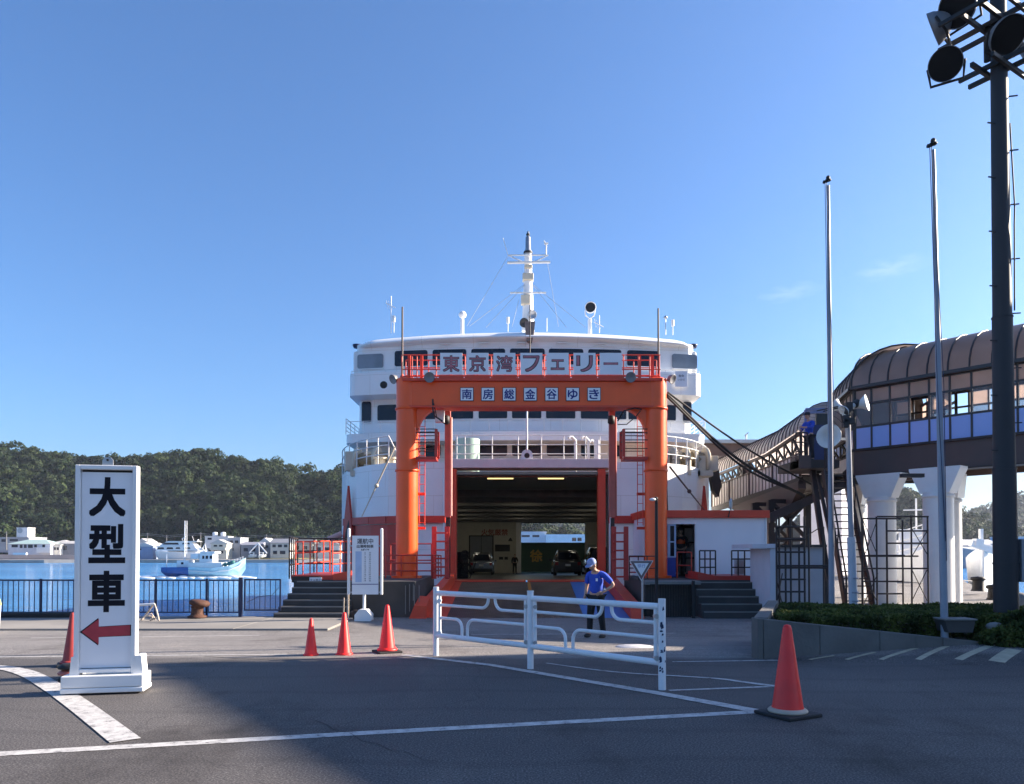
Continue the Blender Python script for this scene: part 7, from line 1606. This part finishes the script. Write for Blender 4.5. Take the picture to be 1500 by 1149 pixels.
house('long pale blue warehouse across the water behind the launch', 1392, 1470, 830, 800, 790, 205, 14, (.4, .5, .62), (.5, .5, .5), 'side', ((1396, 1410, 796, 799), (1430, 1462, 806, 812)), name='warehouse', cat='warehouse')
house('pale shed with a dark band of windows across the water by the mast', 1424, 1500, 832, 806, 801, 190, 12, (.5, .52, .56), (.55, .55, .55), 'side', ((1428, 1452, 809, 820),), name='shed', cat='shed')
house('pinkish warehouse at the right edge behind the floodlight mast', 1476, 1560, 832, 800, 796, 200, 14, (.52, .42, .4), (.5, .48, .47), 'side', ((1486, 1490, 804, 808), (1493, 1497, 804, 808)), name='warehouse', cat='warehouse')
house('pale blue harbour office with a mast seen behind the pinkish warehouse', 1480, 1520, 800, 788, 786, 240, 10, (.35, .45, .6), (.5, .5, .5), 'flat', (), name='harbour_office', cat='building')
house('grey terrace of houses under the wooded hill behind the columns', 1262, 1300, 815, 782, 774, 120, 10, (.4, .42, .46), (.28, .3, .33), 'side', ((1268, 1274, 786, 792), (1282, 1290, 786, 792)))
house('white two storey house under the wooded hill behind the scaffold', 1308, 1350, 815, 786, 776, 140, 10, (.6, .6, .6), (.4, .42, .44), 'side', ((1314, 1322, 790, 797), (1334, 1342, 790, 797)))
house('low white quay shed under the hill right of the scaffold', 1345, 1398, 822, 800, 790, 150, 12, (.58, .58, .56), (.55, .56, .57), 'side', ((1352, 1360, 804, 809), (1372, 1380, 804, 809)), name='shed', cat='shed')
t = thing('oil_drum', 'grey rounded drum standing by the quay right of the floodlight mast', 'drum', W(1492, 884, 22)); q = Vector((X(1492, 22), 22, -.35)); OFF[t.name] = q; t.location = q
mb = MB(); mb.lathe([(.25, 0), (.28, .05), (.28, .5), (.26, .62), (.15, .7), (.02, .72)], q, 20); mb.build('drum_body', m_conc, t); mb = MB(); mb.lathe([(.285, .25), (.295, .27), (.285, .29)], q, 20); mb.build('hoop', m_steel, t)
mb = MB(); mb.tube([W(1489, 870, 24), W(1497, 800, 30), W(1476, 770, 33)], .06, 6) if False else mb.bar(W(1478, 792, 36), W(1497, 822, 36), .22); mb.bar(W(1497, 822, 36), W(1520, 806, 36), .2); o = mb.build('crane_jib', m_steel); tag(o, 'thin grey crane jib right of the floodlight mast', 'crane')
# seen through the open stern of the ferry
house('white harbour building seen through the open stern of the ferry', 740, 800, 800, 781, 779, 330, 14, (.66, .68, .72), (.6, .62, .66), 'flat', ((764, 776, 784, 787), (780, 790, 784, 787)), name='harbour_building', cat='building')
house('long white hall seen through the open stern of the ferry', 800, 880, 800, 786, 783, 322, 14, (.66, .68, .72), (.62, .65, .7), 'flat', ((838, 844, 788, 793), (846, 852, 788, 793)), name='harbour_hall', cat='building')

# ================================================================ PEOPLE
def skin_mesh(name, J, E_, m, parent, sub=2, root=0, M=None):
    me = bpy.data.meshes.new(name); names = list(J); ix = {n_: i for i, n_ in enumerate(names)}
    me.from_pydata([J[n_][0] for n_ in names], [(ix[a], ix[b_]) for a, b_ in E_], []); o = bpy.data.objects.new(name, me); C.objects.link(o)
    sk = o.modifiers.new('skin', 'SKIN'); sk.use_smooth_shade = True; o.modifiers.new('sub', 'SUBSURF').levels = sub; o.modifiers['sub'].render_levels = sub
    for i, n_ in enumerate(names):
        v = me.skin_vertices[0].data[i]; r_ = J[n_][1]; v.radius = r_ if isinstance(r_, tuple) else (r_, r_); v.use_root = (i == root)
    bpy.context.view_layer.update()
    em = bpy.data.meshes.new_from_object(o.evaluated_get(bpy.context.evaluated_depsgraph_get())); bpy.data.objects.remove(o)
    em.materials.clear(); em.materials.append(m); em.name = name
    o = bpy.data.objects.new(name, em); C.objects.link(o); o.parent = parent; OFF[o.name] = OFF[parent.name]; return o
def person(label, loc, rot, hgt, arms, shirt, trousers, hat=None, head_down=.15, sleeve=.5, spread=.1, vest=None, head_turn=0):
    """a standing figure facing -Y before rotation; arms: {'L': (elbow, wrist), 'R': ...}, L is the figure's left (+X side)"""
    t = thing('person', label, 'person', (0, 0, 0)); k = hgt / 1.72
    hd = head_down; ax = {'hip': (.0, 0, .92)}
    J = {'pelvis': ((0, 0, .93), (.15, .11)), 'waist': ((0, .0, 1.08), (.135, .1)), 'chest': ((0, .01, 1.27), (.165, .11)), 'collar': ((0, .01, 1.40), (.1, .08)), 'neck': ((0, -.01 - hd*.1, 1.47), .055), 'neck2': ((0, -.03 - hd*.25, 1.53), .055)}
    E_ = [('pelvis', 'waist'), ('waist', 'chest'), ('chest', 'collar'), ('collar', 'neck'), ('neck', 'neck2')]
    for s, n_ in ((1, 'L'), (-1, 'R')):
        el, wr = arms[n_]; sh = (s*.19, .01, 1.385); el = Vector(el); wr = Vector(wr)
        J['sh'+n_] = (sh, .062); J['el'+n_] = (tuple(el), .043); J['wr'+n_] = (tuple(wr), .03)
        fd = (wr - el).normalized(); pm = wr + fd * .06; J['pm'+n_] = (tuple(pm), (.038, .02)); E_ += [('collar', 'sh'+n_), ('sh'+n_, 'el'+n_), ('el'+n_, 'wr'+n_), ('wr'+n_, 'pm'+n_)]
        sd = fd.cross(Vector((s, .3, 0))).normalized()
        for fi in range(4):
            of = (fi - 1.5) * .02; b0 = pm + fd * .035 + sd * of; L_ = (.07, .08, .075, .058)[fi]; cu = Vector((-s*.35, -.2, 0)) * .03
            J['f%d%s' % (fi, n_)] = (tuple(b0), .0095); J['g%d%s' % (fi, n_)] = (tuple(b0 + fd * L_ * .55 + cu), .0085); J['h%d%s' % (fi, n_)] = (tuple(b0 + fd * L_ * .9 + cu * 2.5), .0075)
            E_ += [('pm'+n_, 'f%d%s' % (fi, n_)), ('f%d%s' % (fi, n_), 'g%d%s' % (fi, n_)), ('g%d%s' % (fi, n_), 'h%d%s' % (fi, n_))]
        th = wr + fd * .02 - sd * .035 + Vector((0, -.02, 0)); J['t'+n_] = (tuple(th), .011); J['u'+n_] = (tuple(th + fd * .04 - sd * .012), .009); E_ += [('wr'+n_, 't'+n_), ('t'+n_, 'u'+n_)]
        J['hip'+n_] = ((s*.09, 0, .88), .09); J['kn'+n_] = ((s*(.10 + spread*.5), -.02, .48), .058); J['an'+n_] = ((s*(.10 + spread), .02, .09), .042); J['to'+n_] = ((s*(.11 + spread*1.1), -.15, .04), (.042, .03))
        E_ += [('pelvis', 'hip'+n_), ('hip'+n_, 'kn'+n_), ('kn'+n_, 'an'+n_), ('an'+n_, 'to'+n_)]
    J = {a: (tuple(c * k for c in v[0]), tuple(c * k for c in v[1]) if isinstance(v[1], tuple) else v[1] * k) for a, v in J.items()}
    hc = Vector((0, -.055 - hd * .3, 1.64 - hd * .12)) * k
    body = skin_mesh('body', J, E_, m_skin, t)
    # head joined into the body mesh
    M = Matrix.Translation(hc) @ Matrix.Rotation(head_turn, 4, 'Z') @ Matrix.Rotation(hd * 1.3, 4, 'X') @ Matrix.Scale(k, 4)
    mb = MB(); n, m_ = 20, 16
    def hp(th, ph):
        x = math.sin(th)*math.cos(ph); y = math.sin(th)*math.sin(ph); z = -math.cos(th)
        rx, ry, rz_ = .074, .095, .115; w_ = 1 - .22 * max(0, -z - .1)
        p_ = Vector((rx*x*w_, ry*y*(1 - .12 * max(0, -z)), rz_*z))
        if y < -.3:
            if abs(x) < .2 and -.3 < z < .15: p_.y -= .022 * (1 - abs(x)/.2) * (.6 - z)
            if abs(abs(x) - .4) < .2 and .0 < z < .3: p_.y += .010
        return p_
    vs = [M @ hp(math.pi*i/m_, 2*math.pi*j/n) for i in range(m_+1) for j in range(n)]
    mb.add(vs, [(i*n+j, i*n+(j+1) % n, (i+1)*n+(j+1) % n, (i+1)*n+j) for i in range(m_) for j in range(n)], True)
    for s in (-1, 1): mb.sph((0, 0, 0), 1, 8, 6, M @ Matrix.Translation((s*.076, .005, -.005)) @ Matrix.Diagonal((.012, .022, .033, 1)))
    ho = mb.build('head', m_skin, t)
    bm = bmesh.new(); bm.from_mesh(body.data); bm.from_mesh(ho.data); bm.to_mesh(body.data); bm.free(); bpy.data.objects.remove(ho)
    mb = MB()
    for s in (-1, 1): mb.sph((0, 0, 0), 1, 8, 6, M @ Matrix.Translation((s*.03, -.083, .012)) @ Matrix.Diagonal((.012, .008, .007, 1)))
    mb.sph((0, 0, 0), 1, 8, 6, M @ Matrix.Translation((0, -.087, -.062)) @ Matrix.Diagonal((.022, .006, .005, 1))); mb.build('eyes', m_hair, t)
    mb = MB(); mb.sph((0, 0, 0), 1, 16, 10, M @ Matrix.Translation((0, .018, .022)) @ Matrix.Diagonal((.08, .092, .105, 1))); mb.build('hair', m_hair, t)
    # clothes a little outside the body
    def grow(keys, g, cut=None):
        out = {}
        for a in keys:
            p_, r_ = J[a]; out[a] = (p_, tuple(c + g for c in r_) if isinstance(r_, tuple) else r_ + g)
        return out
    sk = ['pelvis', 'waist', 'chest', 'collar', 'shL', 'shR']; S_ = grow(sk, .018 * k); se = [('pelvis', 'waist'), ('waist', 'chest'), ('chest', 'collar'), ('collar', 'shL'), ('collar', 'shR')]
    for n_ in 'LR':
        a, b_ = Vector(J['sh'+n_][0]), Vector(J['el'+n_][0]); S_['sl'+n_] = (tuple(a.lerp(b_, min(1, sleeve * 2))), .066 * k); se.append(('sh'+n_, 'sl'+n_))
        if sleeve > .5: S_['sw'+n_] = (tuple(b_.lerp(Vector(J['wr'+n_][0]), (sleeve - .5) * 2 - .06)), .046 * k); se.append(('sl'+n_, 'sw'+n_))
    skin_mesh('shirt', S_, se, shirt, t)
    tk = ['pelvis', 'hipL', 'hipR', 'knL', 'knR', 'anL', 'anR']; T_ = grow(tk, .022 * k); T_['pelvis'] = ((0, 0, .95 * k), (.165 * k, .125 * k))
    skin_mesh('trousers', T_, [('pelvis', 'hipL'), ('pelvis', 'hipR'), ('hipL', 'knL'), ('hipR', 'knR'), ('knL', 'anL'), ('knR', 'anR')], trousers, t)
    for n_ in 'LR':
        a, b_ = Vector(J['an'+n_][0]), Vector(J['to'+n_][0]); mb = MB(); mb.sph(((a.x+b_.x)/2, (a.y+b_.y)/2 + .0, .045 * k), (.055 * k, .145 * k, .05 * k), 12, 8); mb.build('shoe', m_rubber, t)
    if hat:
        mb = MB(); mb.lathe([(.105, 0), (.106, .05), (.09, .09), (.05, .115), (.004, .12)], (0, 0, 0), 18, None)
        mb.v = [tuple(M @ (Vector(p_) * 1 + Vector((0, .01, .045)))) for p_ in mb.v]
        n0 = len(mb.v); P = [M @ Vector((x, y, .05)) for x, y in ((-.09, -.05), (-.08, -.13), (-.04, -.17), (.04, -.17), (.08, -.13), (.09, -.05))]; mb.prism(P, M.to_3x3() @ Vector((0, 0, .014))); mb.build('cap', hat, t)
    if vest:
        V_ = grow(['waist', 'chest', 'collar'], .034 * k); skin_mesh('safety_vest', V_, [('waist', 'chest'), ('chest', 'collar')], vest, t)
    t.location = loc; t.rotation_euler = (0, 0, rot); OFF[t.name] = Vector((0, 0, 0)); return t
m_shirt = mat('blue_work_shirt', (.018, .07, .46), .8, var=.2, scale=9, bump=.4, bscale=14); m_trous = mat('black_work_trousers', (.010, .010, .012), .85, var=.3, scale=6, bump=.4, bscale=12)
m_dkcl = mat('dark_work_clothes', (.014, .014, .018), .85, var=.3)
m_cap = mat('blue_white_cap', (.25, .32, .55), .7, var=.3, scale=12); m_dkcap = mat('dark_cap', (.02, .022, .03), .7)
y = 16.6; pt_ = person('man in blue short sleeved shirt and pale cap, hand on hip before the ramp', (X(873, y), y, zg(y)), R(-32), 1.68,
    {'L': ((.40, .07, 1.16), (.235, -.10, 1.03)), 'R': ((-.245, .03, 1.12), (-.24, -.06, .87))}, m_shirt, m_trous, m_cap, head_down=.42, sleeve=.42, spread=.07, head_turn=R(-18))
# badge and watch of the man
OFFS = Matrix.Translation(pt_.location) @ Matrix.Rotation(R(-32), 4, 'Z')
mb = MB(); mb.box(.07, .115, -.162, -.152, 1.22, 1.28); mb.build('name_badge', m_signw, pt_)
mb = MB(); mb.lathe([(.036, -.015), (.04, 0), (.036, .015)], (.25, -.085, 1.045), 14, Matrix.Rotation(R(50), 4, 'Y')); mb.build('wristwatch', m_steel, pt_)
d = 27.2; person('man in blue shirt and dark cap standing on the platform at the gangway head', (X(1188, d), d + .1, Z(676, d)), R(-60), 1.70,
    {'L': ((.25, -.16, 1.18), (.1, -.36, 1.2)), 'R': ((-.26, -.1, 1.15), (-.1, -.34, 1.13))}, m_shirt, m_dkcl, m_dkcap, head_down=.1, sleeve=.9, spread=.05)
y = 67.5; person('dark clad crew member standing on the car deck near the green door', (X(754, y), y, dz(y)), R(20), 1.7,
    {'L': ((.26, -.03, 1.14), (.2, -.2, 1.0)), 'R': ((-.26, .0, 1.12), (-.27, -.06, .86))}, m_dkcl, m_dkcl, None, sleeve=.95, spread=.04)
y = 26.3; person('worker with an orange vest in the dark doorway of the white hut', (X(997, y), y, BT + .02), R(-15), 1.62,
    {'L': ((.26, -.05, 1.14), (.2, -.22, 1.02)), 'R': ((-.26, -.05, 1.14), (-.2, -.22, 1.02))}, m_dkcl, m_dkcl, m_dkcap, sleeve=.95, spread=.04, vest=mat('orange_safety_vest', (.75, .1, .02), .7))
# dark things in the hut
t = thing('storage_shelf', 'dark shelf with tools inside the doorway of the white hut', 'shelf', (X(1010, 27), 27, BT)); mb = MB()
for z_ in (.05, .6, 1.15, 1.7): mb.box(X(1000, 27), X(1020, 27), 26.9, 27.3, BT + z_, BT + z_ + .04)
mb.build('shelf_board', m_dkbrown, t); mb = MB()
for px in (1000, 1019): mb.box(X(px, 27), X(px + 1.5, 27), 26.88, 27.32, BT + .02, BT + 1.9)
mb.build('upright', m_dkbrown, t)

# thin clouds
def cloud(label, px, py, d, w_, h_, dp, dens):
    c = W(px, py, d); mb = MB(); mb.sph((0, 0, 0), (w_, dp, h_), 20, 12); m = bpy.data.materials.get('cloud_vapour')
    if not m:
        m = bpy.data.materials.new('cloud_vapour'); m.use_nodes = True; tt = m.node_tree; tt.nodes.remove(tt.nodes['Principled BSDF']); pv = tt.nodes.new('ShaderNodeVolumePrincipled'); pv.inputs['Color'].default_value = (.95, .95, .97, 1)
        tc = tt.nodes.new('ShaderNodeTexCoord'); sb = N(tt, 'ShaderNodeVectorMath', operation='LENGTH'); mp_ = N(tt, 'ShaderNodeMapping'); mp_.inputs['Scale'].default_value = (1/w_, 1/dp, 1/h_)
        tt.links.new(tc.outputs['Object'], mp_.inputs[0]); tt.links.new(mp_.outputs[0], sb.inputs[0])
        mr_ = N(tt, 'ShaderNodeMapRange'); mr_.inputs['From Min'].default_value = 1; mr_.inputs['From Max'].default_value = .2; tt.links.new(sb.outputs['Value'], mr_.inputs['Value'])
        nz_ = N(tt, 'ShaderNodeTexNoise', Scale=1.0, Detail=5.0); m2 = N(tt, 'ShaderNodeMapping'); m2.inputs['Scale'].default_value = (.012, .02, .05); tt.links.new(tc.outputs['Object'], m2.inputs[0]); tt.links.new(m2.outputs[0], nz_.inputs['Vector'])
        r_ = ramp(tt, [(.4, (0, 0, 0)), (.75, (1, 1, 1))]); tt.links.new(nz_.outputs['Fac'], r_.inputs['Fac'])
        mu_ = N(tt, 'ShaderNodeMath', operation='MULTIPLY'); tt.links.new(mr_.outputs[0], mu_.inputs[0]); tt.links.new(r_.outputs[0], mu_.inputs[1])
        m3 = N(tt, 'ShaderNodeMath', operation='MULTIPLY'); m3.inputs[1].default_value = dens; tt.links.new(mu_.outputs[0], m3.inputs[0]); tt.links.new(m3.outputs[0], pv.inputs['Density']); tt.links.new(pv.outputs[0], tt.nodes['Material Output'].inputs['Volume'])
    o = mb.build('cloud', m); o.location = c; o.rotation_euler = (0, R(-4), 0); return tag(o, label, 'cloud', None, 'stuff')
cloud('faint wispy cloud between the two flagpoles', 1306, 393, 2500, 130, 26, 130, .0032)
cloud('faint thin cloud streak left of the left flagpole', 1158, 429, 2500, 110, 12, 110, .006)

# sea air between the camera and the far hills: one closed even box round the whole scene
mb = MB(); mb.box(-3100, 3100, -300, 4100, -6.5, 120)
m_haze = bpy.data.materials.new('sea_haze'); m_haze.use_nodes = True; tt = m_haze.node_tree; tt.nodes.remove(tt.nodes['Principled BSDF'])
pv = tt.nodes.new('ShaderNodeVolumePrincipled'); pv.inputs['Color'].default_value = (.82, .88, .97, 1); pv.inputs['Density'].default_value = .0001; pv.inputs['Anisotropy'].default_value = .2
tt.links.new(pv.outputs[0], tt.nodes['Material Output'].inputs['Volume'])
o = mb.build('haze', m_haze); o['kind'] = 'stuff'
